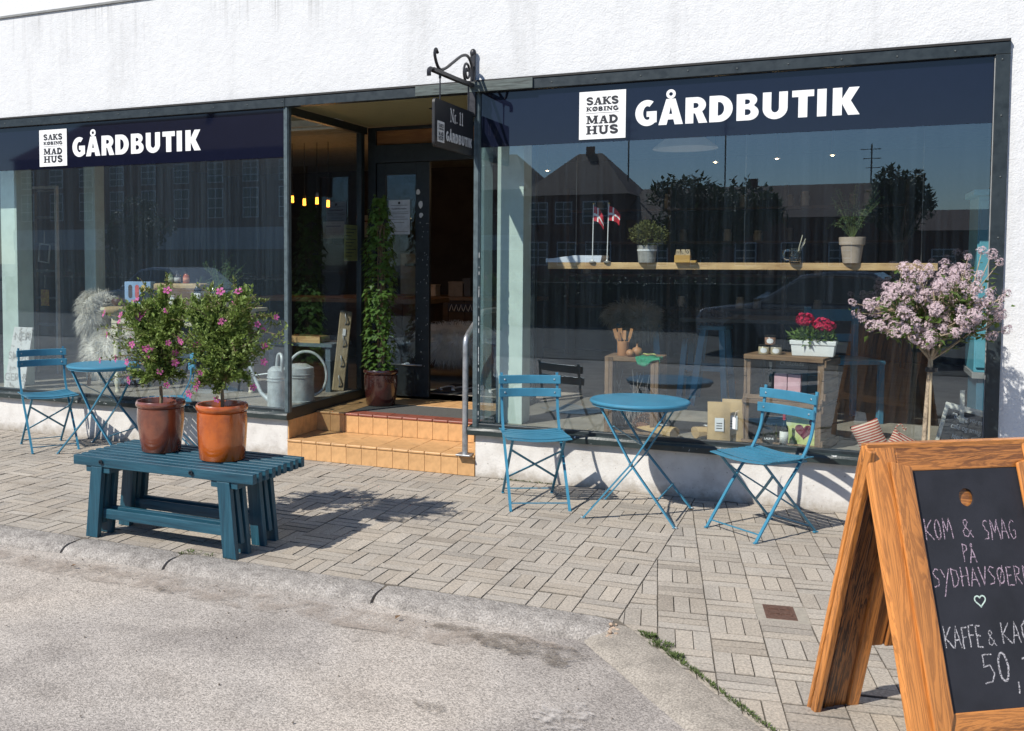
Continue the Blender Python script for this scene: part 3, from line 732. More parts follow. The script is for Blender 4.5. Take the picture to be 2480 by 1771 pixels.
mb = MB(); mb.box(X0-1, XL-.06, .305, RB+.08, 2.86, 2.96); mb.box(XP+.06, 1.6, .305, RB+.08, 2.86, 2.96); mb.box(X0-1, 1.6, RB+.0801, 6.4, 2.86, 2.96)
struct(mb.build('ceiling', pm('ceiling_boards', (.3, .27, .2), .8, var=.2)))
mb = MB(); mb.box(X0-1, X0-.002, .04, .31, 0, 2.95); 
# columns standing inside the windows
MINT = pm('mint_paint', (.50, .60, .54), .55, var=.08, scale=8, bump=.08)
for i, (x0_, x1_, y0_, y1_, lab) in enumerate(((-2.325,-2.125,.25,.45,'pale mint square column inside the window by the handrail'), (-7.27,-7.07,.3,.5,'pale mint column at the left end of the left window'), (-6.86,-6.72,.98,1.12,'pale mint column behind the furry stool in left window'))):
    mb = MB(); mb.box(x0_, x1_, y0_, y1_, FZ, 2.859); o = mb.build('column', MINT, None, bevel=.004); tag(o, lab, 'column', 'columns inside the shop windows')

# ------------------------------------------------------------------ entrance steps
st = thing('entrance_steps', 'orange tiled entrance steps between the two shop windows', 'steps', (0,0,0))
TILE = pm('ochre_tile', (.56, .325, .145), .42, var=.16, scale=16, bump=.08, bscale=60, rnd_obj=.07)
TILE_R = pm('red_clay_tile', (.24, .075, .05), .4, var=.15, scale=18, rnd_obj=.1)
GROUT = pm('tile_grout', (.52, .31, .14), .9, var=.15, scale=40)
S1, S2, SY = .152, .312, .48
mb = MB(); mb.box(XL, XP-.002, .006, RB+.1, 0, S1-.006); mb.box(XL, XP-.002, SY+.006, RB+.1, S1-.006, S2-.006); mb.build('core', GROUT, st)
W = XP-XL-.002
def tile(x0, x1, y0, y1, z0, z1, mat, nm='tile', bev=.002):
    cx, cy, cz = (x0+x1)/2, (y0+y1)/2, (z0+z1)/2; key = (nm, round(x1-x0,4), round(y1-y0,4), round(z1-z0,4), mat.name)
    if key in TC: return link_copy(TC[key], st, (cx, cy, cz), (rnd.gauss(0,.004), rnd.gauss(0,.004), 0))
    o = MB().box(x0-cx, x1-cx, y0-cy, y1-cy, z0-cz, z1-cz).build(nm, mat, st, bevel=bev); o.location = (cx, cy, cz); TC[key] = o; return o
TC = {}
n = 12; w = W/n
for i in range(n): tile(XL+i*w+.001, XL+(i+1)*w-.001, -.008, .0058, .002, S1-.02, TILE)
for i in range(n): tile(XL+i*w+.001, XL+(i+1)*w-.001, -.016, .02, S1-.019, S1, TILE, 'nosing_tile', .006)
for i in range(n//2):
    for (ya, yb) in ((.022, .25), (.2515, SY-.009)): tile(XL+2*i*w+.001, XL+2*(i+1)*w-.001, ya, yb, S1-.012, S1-.001, TILE)
for i in range(n): tile(XL+i*w+.001, XL+(i+1)*w-.001, SY-.008, SY+.0058, S1, S2-.02, TILE)
for i in range(n):
    red = 2 <= i < 11
    tile(XL+i*w+.001, XL+(i+1)*w-.001, SY-.016, SY+.02, S2-.019, S2, TILE_R if red else TILE, 'nosing_tile', .006)
    if red: tile(XL+i*w+.001, XL+(i+1)*w-.001, SY+.021, SY+.15, S2-.012, S2-.001, TILE_R)
    else: tile(XL+i*w+.001, XL+(i+1)*w-.001, SY+.021, RB, S2-.012, S2-.001, TILE)
for i in range(2, 11): tile(XL+i*w+.001, XL+(i+1)*w-.001, 1.12, RB, S2-.012, S2-.001, TILE)
for k in range(4):   # side cheek under the left return window
    o = MB().box(XL-.004, XL+.008, .004+k*.119, .12+k*.119, S1+.002, .301).build('tile', TILE, st)
    o = MB().box(XP-.012, XP-.0005, .004+k*.119, .12+k*.119, S1+.002, .301).build('tile', TILE, st)
MATM = pm('grey_doormat', (.085, .085, .08), .95, var=.3, scale=90, bump=.6, bscale=150)
o = MB().box(XL+2*w+.004, XL+11*w-.004, SY+.154, 1.115, S2-.012, S2-.003).build('doormat', MATM, None); tag(o, 'worn grey doormat set into the tiled landing', 'doormat')
# patterned mat just inside the doorway
im = thing('inner_mat', 'black and white patterned mat inside the shop doorway', 'mat', (-2.95, 1.9, FZ))
MB().box(-.45,.45,-.3,.3,0,.012).build('mat_base', pm('mat_black', (.02,.02,.022), .9), im)
for k in range(7):
    mb = MB(); mb.tube([(-.38+.12*k+.05*math.cos(a), -.05+.13*math.sin(a), .014) for a in [j*PI/6 for j in range(10)]], .011, 5); mb.build('pattern_curl', pm('mat_white', (.6,.6,.58), .9), im)

# ------------------------------------------------------------------ hanging sign with bracket
IRON = pm('black_iron', (.035, .035, .04), .42, .4, .3, 30, .15, 80)
br = thing('sign_bracket', 'black wrought iron bracket with scrolls above the corner post', 'bracket', (XP-.024, 0, 2.6))
def crv(pts, n=6):
    """Catmull-Rom through points"""
    P = [Vector(p) for p in pts]; P = [P[0]*2-P[1]]+P+[P[-1]*2-P[-2]]; out = []
    for i in range(1, len(P)-2):
        for k in range(n):
            t = k/n; a, b, c, d = P[i-1], P[i], P[i+1], P[i+2]
            out.append(.5*((2*b)+(c-a)*t+(2*a-5*b+4*c-d)*t*t+(3*b-a-3*c+d)*t**3))
    out.append(P[-2]); return out
# upright
mb = MB(); mb.strip([(0,-.03,-.02),(0,-.035,.12),(0,-.03,.2)], .045, .022, (0,1,0)); mb.strip([(0,-.03,.2),(0,-.03,.34),(0,-.03,.43)], .032, .022, (0,1,0)); mb.sphere((0,-.03,.43), .024, 10, 6, (1,.8,1.2)); mb.sphere((0,-.05,.0), .016, 10, 6, (1,.6,1))
mb.build('upright', IRON, br, smooth=True)
mb = MB(); mb.strip([(0,-.02,.2),(0,-.4,.19),(0,-.80,.185)], .034, .024); mb.tube(crv([(0,-.79,.185),(0,-.83,.183),(0,-.852,.165),(0,-.85,.135)],4), .015, 8); mb.build('arm', IRON, br, smooth=True)
mb = MB(); mb.strip([(.12,-.02,.2),(-.13,-.02,.2)], .016, .03); mb.sphere((-.13,-.02,.2),.018,8,5); mb.sphere((.12,-.02,.2),.018,8,5); mb.build('crossbar', IRON, br, smooth=True)
mb = MB(); mb.tube(crv([(0,-.04,.24),(0,-.055,.33),(0,-.13,.385),(0,-.25,.37),(0,-.42,.295),(0,-.56,.232),(0,-.66,.207),(0,-.72,.235),(0,-.755,.29),(0,-.735,.325),(0,-.705,.305)], 6), [.0105]*61, 8); mb.build('scroll', IRON, br, smooth=True)
sp = []
for k in range(30):
    a = -PI*.5-k*.37; r = .075*(1-k/36); sp.append((0, -.15+math.cos(a)*r, .275+math.sin(a)*r))
mb = MB(); mb.tube([(0,-.1,.198),(0,-.14,.2)]+sp, .009, 7); mb.build('scroll', IRON, br, smooth=True)
mb = MB(); mb.tube([(0,-.66,.185),(0,-.66,.15)], .009, 6); mb.tube([(0,-.66,.15),(0,-.66,.01)], .005, 6); mb.build('hanger', IRON, br, smooth=True)
mb = MB(); mb.tube([(0,-.12,.19),(0,-.12,.0)], .006, 6); mb.build('hanger', IRON, br, smooth=True)
hs = thing('hanging_sign', 'black hanging shop sign board reading Nr. 11 on the iron bracket', 'sign', (XP-.024, 0, 2.3))
SIGNB = pm('sign_black', (.01, .01, .012), .45, var=.15)
bm_ = MB(); Rr = .03; y0s, y1s, z0s, z1s = -.775, -.035, .0, .31
P = []
for (cy, cz, a0) in ((y0s+Rr, z0s+Rr, PI), (y1s-Rr, z0s+Rr, 1.5*PI), (y1s-Rr, z1s-Rr, 0), (y0s+Rr, z1s-Rr, PI/2)):
    for k in range(6): a = a0+k*PI/10; P.append((cy+Rr*math.cos(a), cz+Rr*math.sin(a)))
bm_.prism(P, lambda a, b, t: (t, a, b), -.009, .009); bm_.build('board', SIGNB, hs)

# ------------------------------------------------------------------ handrail
GALV = pm('galvanised_steel', (.42, .43, .44), .4, .75, .2, 18, .08, 60)
hr = thing('handrail', 'bent galvanised steel handrail standing on the lower step', 'handrail', (-2.47, 0, S1))
mb = MB(); mb.tube([(0,-.012,0),(0,-.012,.79)]+crv([(0,-.012,.80),(0,.0,.845),(0,.04,.875)],4)+crv([(0,.30,1.0),(0,.345,1.02),(0,.40,1.025)],4)+[(0,1.36,1.025)], .0215, 14); mb.build('rail', GALV, hr, smooth=True)
MB().box(-.055,.055,-.065,.045,0,.012).build('foot_plate', GALV, hr, bevel=.003)
MB().box(-.01,.072,1.335,1.365,1.0,1.05).build('wall_fixing', GALV, hr)
# ================================================================== lettering
def arc(cx, cy, rx, ry, a0, a1, n=10):
    return [(cx+rx*math.cos(math.radians(a0+(a1-a0)*k/n)), cy+ry*math.sin(math.radians(a0+(a1-a0)*k/n))) for k in range(n+1)]
# heavy sans capitals, cap height 1: (width, [outline, holes...])
HEAVY = {
 'I': (.31, [[(0,0),(.31,0),(.31,1),(0,1)]]),
 'T': (.75, [[(.22,0),(.53,0),(.53,.76),(.75,.76),(.75,1),(0,1),(0,.76),(.22,.76)]]),
 'D': (.85, [[(0,0)]+arc(.36,.5,.49,.5,-90,90,16)+[(0,1)], [(.31,.24)]+arc(.34,.5,.2,.26,-90,90,10)+[(.31,.76)]]),
 'B': (.79, [[(0,0)]+arc(.44,.29,.35,.29,-90,55,12)+arc(.42,.755,.31,.245,-48,90,12)+[(0,1)], [(.3,.2)]+arc(.39,.31,.12,.11,-90,90,6)+[(.3,.42)], [(.3,.61)]+arc(.37,.7,.11,.09,-90,90,6)+[(.3,.79)]]),
 'R': (.82, [[(0,0),(.3,0),(.3,.38),(.36,.38),(.5,0),(.82,0)]+[(.62,.45)]+arc(.4,.69,.36,.31,-42,90,14)+[(0,1)], [(.3,.58)]+arc(.38,.68,.11,.1,-90,90,8)+[(.3,.78)]]),
 'U': (.87, [[(0,1)]+arc(.435,.4,.435,.41,180,360,20)+[(.87,1),(.57,1)]+arc(.435,.4,.135,.16,360,180,10)+[(.3,1)]]),
 'K': (.9, [[(0,0),(.31,0),(.31,.42),(.52,0),(.9,0),(.6,.52),(.88,1),(.54,1),(.31,.6),(.31,1),(0,1)]]),
 'A': (.93, [[(0,0),(.31,0),(.36,.2),(.57,.2),(.62,0),(.93,0),(.64,1),(.29,1)], [(.405,.41),(.525,.41),(.465,.7)]]),
 'Å': (.93, [[(0,0),(.31,0),(.36,.2),(.57,.2),(.62,0),(.93,0),(.64,1),(.29,1)], [(.405,.41),(.525,.41),(.465,.7)], arc(.465,1.185,.18,.18,0,360,24)[:-1], arc(.465,1.185,.075,.075,0,360,12)[:-1]]),
 'G': (.83, [arc(.46,.5,.46,.51,58,312,26)+[(.83,.12),(.83,.56),(.44,.56),(.44,.35),(.55,.35),(.55,.235)]+arc(.47,.5,.165,.27,-65,-298,16)]),
}
def filled(name, outlines, M, t, mat, parent):
    """flat letter with holes: 2D curve filled, given thickness, turned into a mesh"""
    cu = bpy.data.curves.new(name, 'CURVE'); cu.dimensions = '2D'; cu.fill_mode = 'BOTH'; cu.extrude = t/2
    for ol in outlines:
        s = cu.splines.new('POLY'); s.points.add(len(ol)-1)
        for p, (x, y) in zip(s.points, ol): p.co = (x, y, 0, 1)
        s.use_cyclic_u = True
    tmp = bpy.data.objects.new('tmp', cu); col.objects.link(tmp)
    dg = bpy.context.evaluated_depsgraph_get(); me = bpy.data.meshes.new_from_object(tmp.evaluated_get(dg)); bpy.data.objects.remove(tmp); bpy.data.curves.remove(cu)
    me.name = name; me.transform(M); me.materials.clear(); me.materials.append(mat)
    o = bpy.data.objects.new(name, me); col.objects.link(o); o.parent = parent; return o
WHITE_VINYL = pm('white_vinyl', (.8, .8, .79), .5, var=.02)
# frame for facade lettering: text x -> world x, text y -> world z, thickness -> -y
FACADE = Matrix(((1,0,0,0),(0,0,-1,0),(0,1,0,0),(0,0,0,1)))
GB = [('G',0),('Å',.9),('R',1.92),('D',2.81),('B',3.8),('U',4.73),('T',5.75),('I',6.61),('K',7.13)]   # left edges in cap heights (total 8.03)
def gaardbutik(parent, M, cap, mat, t=.004, xs=1):
    for ch, x in GB:
        w, ol = HEAVY[ch]
        ol = [[((x+a)*cap*xs, b*cap) for a, b in o] for o in ol]
        filled('letter', ol, M, t, mat, parent)
# ---- stroke lettering: slab-serif caps for the logo, thin serif, chalk hand
def A_(cx, cy, rx, ry, a0, a1, n=8): return arc(cx, cy, rx, ry, a0, a1, n)
SLAB = {   # (width, strokes(points, thickness), serifs (x, y, halfwidth))
 'S': (.8, [(A_(.4,.745,.27,.19,20,270,10)+A_(.4,.29,.27,.21,90,-160,10), .19)], [(.67,.78,.05),(.12,.24,.05)]),
 'A': (.95, [([(.2,.05),(.45,.95)], .12), ([(.5,.95),(.73,.05)], .22), ([(.3,.33),(.65,.33)], .1)], [(.2,.05,.18),(.74,.05,.2)]),
 'K': (.95, [([(.22,0),(.22,1)], .22), ([(.3,.42),(.72,.95)], .12), ([(.42,.55),(.76,.05)], .2)], [(.22,.05,.22),(.22,.95,.22),(.74,.95,.17),(.78,.05,.18)]),
 'Ø': (.9, [(A_(.45,.5,.33,.42,0,360,18), .2), ([(.12,-.03),(.78,1.03)], .08)], []),
 'B': (.85, [([(.22,0),(.22,1)], .22), (A_(.35,.745,.3,.2,90,-90,8), .17), (A_(.35,.28,.36,.23,90,-90,8), .18), ([(.2,.945),(.36,.945)], .11), ([(.2,.05),(.36,.05)], .11), ([(.2,.52),(.36,.52)], .09)], []),
 'I': (.5, [([(.25,0),(.25,1)], .22)], [(.25,.05,.22),(.25,.95,.22)]),
 'N': (1.0, [([(.2,0),(.2,1)], .12), ([(.2,.95),(.8,.05)], .22), ([(.8,0),(.8,1)], .12)], [(.2,.05,.18),(.2,.95,.2),(.8,.95,.18)]),
 'G': (.9, [(A_(.45,.5,.32,.42,45,330,14), .2), ([(.74,.42),(.74,.08)], .2)], [(.7,.44,.18)]),
 'M': (1.2, [([(.2,0),(.2,1)], .13), ([(.25,.95),(.58,.1)], .2), ([(.58,.1),(.92,.95)], .12), ([(.95,0),(.95,1)], .22)], [(.2,.05,.18),(.2,.95,.18),(.95,.05,.22),(.95,.95,.22)]),
 'D': (.95, [([(.22,0),(.22,1)], .22), (A_(.35,.5,.42,.42,90,-90,12), .2), ([(.05,.945),(.36,.945)], .11), ([(.05,.05),(.36,.05)], .11)], []),
 'H': (1.05, [([(.24,0),(.24,1)], .22), ([(.8,0),(.8,1)], .22), ([(.24,.5),(.8,.5)], .11)], [(.24,.05,.22),(.24,.95,.22),(.8,.05,.22),(.8,.95,.22)]),
 'U': (1.0, [([(.24,1),(.24,.36)]+A_(.5,.34,.26,.27,180,360,8)+[(.76,1)], .19)], [(.24,.95,.22),(.76,.95,.18)]),
}
def stroke_word(mb, word, font, x0, y0, h, width, M, d0):
    """ribbons laid side by side; every stroke sits a hair higher than the one before it"""
    tot = sum(font[c][0] for c in word); sx = width/tot; x = x0; k = 0
    for c in word:
        w, strokes, ser = font[c]
        for pts, th in strokes:
            k += 1; ribbon(mb, [(x+px*sx, y0+py*h) for px, py in pts], th*1.28*(sx+h)/2, M, d0+k*.00008)
        for (px, py, hw) in ser:
            k += 1; ribbon(mb, [(x+(px-hw)*sx, y0+py*h), (x+(px+hw)*sx, y0+py*h)], .14*h, M, d0+k*.00008)
        x += w*sx
def ribbon(mb, pts, th, M, d):
    P = [Vector(p) for p in pts]; n0 = len(mb.v)
    for i, p in enumerate(P):
        t = (P[min(i+1,len(P)-1)]-P[max(i-1,0)]); t = t.normalized() if t.length else Vector((1,0)); n = Vector((-t.y, t.x))*th/2
        for s in (1,-1): mb.v.append(tuple(M @ Vector((p.x+n.x*s, p.y+n.y*s, d))))
    for i in range(len(P)-1): a = n0+2*i; mb.f.append((a, a+1, a+3, a+2))
INK = pm('logo_ink', (.012, .014, .02), .6, var=.05)
def logo(parent, M, w, h, d):
    """white panel with the four stacked words"""
    mb = MB(); mb.v = [tuple(M @ Vector(p)) for p in ((0,0,0),(w,0,0),(w,h,0),(0,h,0),(0,0,d),(w,0,d),(w,h,d),(0,h,d))]
    mb.f = [(0,3,2,1),(4,5,6,7),(0,1,5,4),(1,2,6,5),(2,3,7,6),(3,0,4,7)]
    mb.build('panel', WHITE_VINYL, parent)
    m = .15*w; iw = w-2*m
    for word, y, hh in (('SAKS', .72, .155), ('KØBING', .59, .085), ('MAD', .325, .165), ('HUS', .105, .175)):
        mb = MB(); stroke_word(mb, word, SLAB, m, y*h, hh*h, iw, M, d+.0008); raw(mb, 'word', INK, parent)
    mb = MB(); ribbon(mb, [(m, .545*h), (w-m, .545*h)], .008*h, M, d+.0008); raw(mb, 'rule', INK, parent)
for (xa, xt, side, cat_l) in ((-1.664, -1.289, 'right', 'over the long wooden shelf'), (-6.487, -6.116, 'left', 'over the left window with the mallow bushes')):
    lp = thing('logo_panel', 'square white panel with four stacked words on the %s window' % side, 'sign', (xa, .006, 2.385), 0, 'logo panels on the shop windows')
    logo(lp, FACADE, .313, .32, .006)
    tx = thing('shop_lettering', 'large white word GÅRDBUTIK on the glass %s' % cat_l, 'lettering', (xt, .008, 2.456), 0, 'shop name lettering on the windows')
    gaardbutik(tx, FACADE, .1675, WHITE_VINYL)
# hanging sign: seen from the right-hand side (+x face); text runs toward +y
HM = Matrix.Translation((.0095, 0, 0)) @ Matrix(((0,0,1,0),(1,0,0,0),(0,1,0,0),(0,0,0,1)))
GREYV = pm('sign_grey_print', (.55, .55, .54), .6, var=.05)
def hs_text():
    gaardbutik(hs, HM @ Matrix.Translation((-.575, .055, .001)), .064, GREYV, .001, xs=.98)
    w, h = .125, .135; T = HM @ Matrix.Translation((-.73, .035, 0))
    mb = MB(); mb.v = [tuple(T @ Vector(p)) for p in ((0,0,.001),(w,0,.001),(w,h,.001),(0,h,.001))]; mb.f = [(0,1,2,3)]; raw(mb, 'logo_patch', GREYV, hs)
    for word, y, hh in (('SAKS', .72, .155), ('KØBING', .59, .085), ('MAD', .325, .165), ('HUS', .105, .175)):
        mb = MB(); stroke_word(mb, word, SLAB, .15*w, y*h, hh*h, .7*w, T, .0015); raw(mb, 'word', INK, hs)
    # Nr. 11 in a thin old-style serif
    SER = {'N': (.9, [([(.15,0),(.15,1)], .06), ([(.15,1),(.75,0)], .14), ([(.75,0),(.75,1)], .06)], [(.15,.02,.12),(.12,.98,.12),(.75,.98,.12)]),
           'r': (.5, [([(.18,0),(.18,.62)], .13), (A_(.34,.44,.16,.18,160,60,5), .08)], [(.18,.02,.14)]), '.': (.35, [([(.12,0),(.12,.12)], .14)], []), ' ': (.3, [], []),
           '1': (.5, [([(.25,0),(.25,1)], .13), ([(.1,.86),(.25,.98)], .06)], [(.25,.02,.16)])}
    mb = MB(); stroke_word(mb, 'Nr. 11', SER, -.5, .19, .085, .25, HM, .0012); raw(mb, 'number', GREYV, hs)
hs_text()
# ================================================================== bistro chairs and tables
TEAL = pm('teal_enamel', (.042, .195, .3), .38, var=.08, scale=10, bump=.03, spec=.5)
TEAL_D = TEAL
STEEL = pm('screw_steel', (.3,.35,.38), .35, .8)
def make_chair(name, label, group):
    t = thing(name, label, 'chair', group=group)
    # back frame: from the back rest down through the seat to the front feet
    for s in (-1, 1):
        x = .185*s
        pts = crv([(x,-.245,.006),(x,-.06,.25),(x,.09,.43),(x,.165,.56),(x,.19,.68),(x,.21,.82)], 5)
        MB().strip(pts, .009, .017, (1,0,0)).build('back_leg', TEAL, t, smooth=True, sharp=30)
    for s in (-1, 1):
        x = .165*s
        MB().strip([(x,.245,.006),(x,.04,.215),(x,-.175,.437)], .009, .016, (1,0,0)).build('front_leg', TEAL, t)
    for s in (-1, 1):
        for y in (-.245, .245):
            xx = s*(.185 if y < 0 else .165)
            MB().box(xx-.009, xx+.009, y-.016, y+.016, 0, .009).build('foot', TEAL, t, bevel=.003)
    MB().bar((-.18,-.215,.045),(.18,-.215,.045),.007,.007).build('stretcher', TEAL, t)
    MB().bar((-.165,.215,.04),(.165,.215,.04),.007,.007).build('stretcher', TEAL, t)
    MB().strip([(-.162,-.1,.36),(0,.01,.25),(.162,.12,.14)], .016, .004, (0,1,1)).build('cross_brace', TEAL, t)
    MB().strip([(.162,-.105,.355),(0,.006,.243),(-.162,.115,.135)], .016, .004, (0,1,1)).build('cross_brace', TEAL, t)
    # seat rails and seven bowed slats
    for s in (-1, 1): MB().strip([(s*.17,-.19,.437),(s*.17,.0,.43),(s*.17,.15,.425)], .014, .012).build('seat_rail', TEAL, t)
    for k in range(7):
        y = -.19+k*.056; zc = .449-.006*math.sin(k/6*PI)-(.008 if k == 0 else 0)
        pts = [(xx, y+.004*math.cos(xx*8), zc-.016*math.cos(xx/.21*PI/2)+.006) for xx in [-.205+.41*j/10 for j in range(11)]]
        MB().strip(pts, .046, .005).build('seat_slat', TEAL, t, smooth=True, sharp=30)
    for z, y in ((.775, .2), (.69, .184)):
        P = []
        pts = [(xx, y+.012-.03*(xx/.2)**2, z) for xx in [-.205+.41*j/10 for j in range(11)]]
        sl = MB().strip(pts, .013, .056).build('back_slat', TEAL, t, bevel=.003)
        for s in (-1, 1): MB().sphere((s*.165, y-.016, z), .007, 8, 5, (1,.5,1)).build('screw', STEEL, sl, smooth=True)
    return t
ch = make_chair('bistro_chair', 'blue folding bistro chair facing the street left of the right table', 'blue bistro chairs')
ch.location = (-1.80, -.55, 0); ch.rotation_euler.z = math.radians(26)
def chair_at(label, x, y, rz):
    c = copy_tree(ch); c['label'] = label; c.location = (x, y, 0); c.rotation_euler = (0, 0, math.radians(rz)); return c
chair_at('blue folding bistro chair with a price tag beside the chalkboard', -.405, -.645, -39)
chair_at('blue folding bistro chair left of the left bistro table', -6.01, -.45, 57)
chair_at('blue folding bistro chair mostly hidden behind the flower pots', -4.88, -.30, -52)
# paper tag tied to the chair near the chalkboard
tg = thing('price_tag', 'white paper tag tied to the back post of the right chair', 'tag', (-.575,-.43,.60), math.radians(-39))
MB().box(-.012,.012,-.022,-.020,-.05,.02).build('paper', pm('tag_paper', (.75,.75,.72), .8), tg); MB().tube([(0,-.021,.02),(.0,-.006,.055),(.004,.012,.06)], .0015, 5).build('string', pm('twine', (.6,.55,.45), .9), tg)
def make_table(name, label, group, loc, rz):
    t = thing(name, label, 'table', loc, rz, group)
    MB().lathe([(.0001,.690),(.285,.690),(.292,.688),(.298,.691),(.301,.698),(.299,.706),(.293,.7105),(.28,.711),(.0001,.7118)], 72).build('table_top', TEAL, t, smooth=True, sharp=25)
    MB().lathe([(.28,.676),(.288,.676),(.288,.690),(.28,.690)], 48).build('rim_band', TEAL, t, smooth=True)
    for s in (-1, 1):
        yb = s*.265; yt = s*.17
        for q in (-1, 1):
            off = .006*q
            lg = MB().strip([(q*.27, yb+off, .006),(0,(yb+yt)/2+off,.345),(-q*.205, yt+off, .682)], .009, .026, (0,1,0)).build('leg', TEAL, t)
            MB().box(q*.27-.016, q*.27+.016, yb+off-.01, yb+off+.01, 0, .012).build('foot', STEEL, lg, bevel=.003)
        MB().lathe([(.011,-.012),(.011,.012)], 10, M=Matrix.Rotation(PI/2,3,'X'), c=(0,(yb+yt)/2,.345)).build('pivot', STEEL, t)
    for q in (-1, 1):
        MB().bar((q*.205,-.17,.676),(q*.205,.17,.676),.016,.01).build('top_bar', TEAL, t)
    MB().bar((.17,-.225,.16),(.17,.225,.16),.008,.008).build('stretcher', TEAL, t)
    MB().strip([(-.12,-.16,.56),(-.02,.16,.40)], .014, .004).build('brace', TEAL, t)
    return t
make_table('bistro_table', 'round blue folding bistro table in front of the right window', 'blue bistro tables', (-1.13,-.56,0), math.radians(-2))
make_table('bistro_table', 'round blue folding bistro table partly behind the flower pots', 'blue bistro tables', (-5.49,-.35,0), math.radians(10))

# ================================================================== slatted bench
def bluewood():
    m, nt, L, b = nodes('bench_paint'); tc = N(nt, 'ShaderNodeTexCoord'); mp = N(nt, 'ShaderNodeMapping'); mp.inputs['Scale'].default_value = (1.5, 30, 30); L.new(tc.outputs['Object'], mp.inputs[0])
    n = N(nt, 'ShaderNodeTexNoise', i_Scale=2.0, i_Detail=8.0, i_Roughness=.7); L.new(mp.outputs[0], n.inputs[0])
    r = ramp(nt, [(.25, (.005, .026, .045)), (.5, (.012, .066, .1)), (.66, (.024, .1, .145)), (.8, (.17, .28, .32))]); L.new(n.outputs[0], r.inputs[0]); L.new(r.outputs[0], b.inputs['Base Color'])
    b.inputs['Roughness'].default_value = .42
    bp = N(nt, 'ShaderNodeBump', i_Strength=.3, i_Distance=.003); L.new(n.outputs[0], bp.inputs['Height']); L.new(bp.outputs[0], b.inputs['Normal']); return m
BENCH = bluewood()
def bluewood_z():
    m = BENCH.copy(); m.name = 'bench_paint_upright'
    for n in m.node_tree.nodes:
        if n.type == 'MAPPING': n.inputs['Scale'].default_value = (30, 30, 1.5)
    return m
BENCH_Z = bluewood_z()
bn = thing('slatted_bench', 'dark blue slatted wooden bench carrying two flower pots', 'bench', (-3.345,-2.165,0), math.radians(-1.2))
Lx, Wy, zt = .605, .262, .462
sl_w, gap = .036, (.524-9*.036)/8
for k in range(9):
    y = -Wy+k*(sl_w+gap); s = MB().box(-Lx-rnd.uniform(0,.008), Lx+rnd.uniform(0,.008), y, y+sl_w, zt-.056, zt+rnd.uniform(-.002,.001)).build('slat', BENCH, bn, bevel=.004)
    if k == 0:
        for x in (-.4, .22): MB().lathe([(.0001,0),(.013,0),(.013,.006),(.006,.007),(.005,.002),(.0001,.002)], 14, c=(x,y-.006,zt-.026), M=Matrix.Rotation(PI/2,3,'X')).build('bolt', pm('dark_bolt', (.02,.03,.04), .4, .5), s, smooth=True)
for x in (-.44, .42):
    for k in range(8):
        y = -Wy+k*(sl_w+gap)+sl_w; MB().box(x-.05, x+.05, y+.001, y+gap-.001, zt-.054, zt-.006).build('spacer', BENCH, bn)
    MB().box(x-.085, x-.035, -Wy+.012, Wy-.012, zt-.092, zt-.057).build('cross_beam', BENCH, bn, bevel=.003)
    MB().box(x+.035, x+.085, -Wy+.012, Wy-.012, zt-.092, zt-.057).build('cross_beam', BENCH, bn, bevel=.003)
for sx, x in ((-1,-.44),(1,.42)):
    for y0 in (-.262, .012):
        for j in range(3):
            y = y0+j*.058; xb = x+sx*.04
            P = [(xb-.044, 0), (xb+.04, 0), (x+.04, zt-.0575), (x-.04, zt-.0575)]
            if j == 1: P = [(xb-.042+sx*.012, .07), (xb+.036, .07), (x+.034, zt-.0575), (x-.034, zt-.0575)]
            MB().prism(P, lambda a, b, t: (a, t, b), y, y+.034).build('leg', BENCH_Z, bn, bevel=.003)
for y in (-.204, .07): MB().box(-.415, .40, y+.0345, y+.0575 if False else y+.064, .10, .165).build('stretcher', BENCH, bn, bevel=.003)
for y in (-.204, .07): MB().box(-.43, .415, y-.02, y-.001, .105, .16).build('stretcher', BENCH, bn, bevel=.003)

# ================================================================== pots and mallow bushes on the bench
LEAF_H = pm('mallow_leaf', (.2, .28, .065), .55, var=.35, scale=18, trans=.3, rnd_obj=.0)
LEAF_Y = pm('young_leaf', (.16, .2, .05), .55, var=.25, scale=20, trans=.35)
STEM = pm('woody_stem', (.2, .15, .09), .8, var=.3, scale=50, bump=.4, bscale=90)
PINK = pm('mallow_petal', (.55, .12, .34), .6, var=.2, scale=40, trans=.3); PINK_D = pm('mallow_eye', (.25, .01, .09), .6); YEL = pm('stamen', (.75, .6, .2), .7)
SOIL = pm('potting_soil', (.04, .03, .022), .95, bump=.8, bscale=60)
def glaze(name, c, c2, sc=6):
    m, nt, L, b = nodes(name); tc = N(nt, 'ShaderNodeTexCoord'); n = N(nt, 'ShaderNodeTexNoise', i_Scale=sc, i_Detail=6.0, i_Roughness=.65); L.new(tc.outputs['Object'], n.inputs[0])
    r = ramp(nt, [(.35, c2), (.52, c), (.75, tuple(min(1, x*1.15) for x in c))]); L.new(n.outputs[0], r.inputs[0]); L.new(r.outputs[0], b.inputs['Base Color'])
    b.inputs['Roughness'].default_value = .25; b.inputs['Coat Weight'].default_value = 1; b.inputs['Coat Roughness'].default_value = .05
    mp = N(nt, 'ShaderNodeMapping'); mp.inputs['Scale'].default_value = (3, 3, 40); L.new(tc.outputs['Object'], mp.inputs[0])
    n2 = N(nt, 'ShaderNodeTexNoise', i_Scale=1.0, i_Detail=3.0); L.new(mp.outputs[0], n2.inputs[0]); bp = N(nt, 'ShaderNodeBump', i_Strength=.18, i_Distance=.004); L.new(n2.outputs[0], bp.inputs['Height']); L.new(bp.outputs[0], b.inputs['Normal']); return m
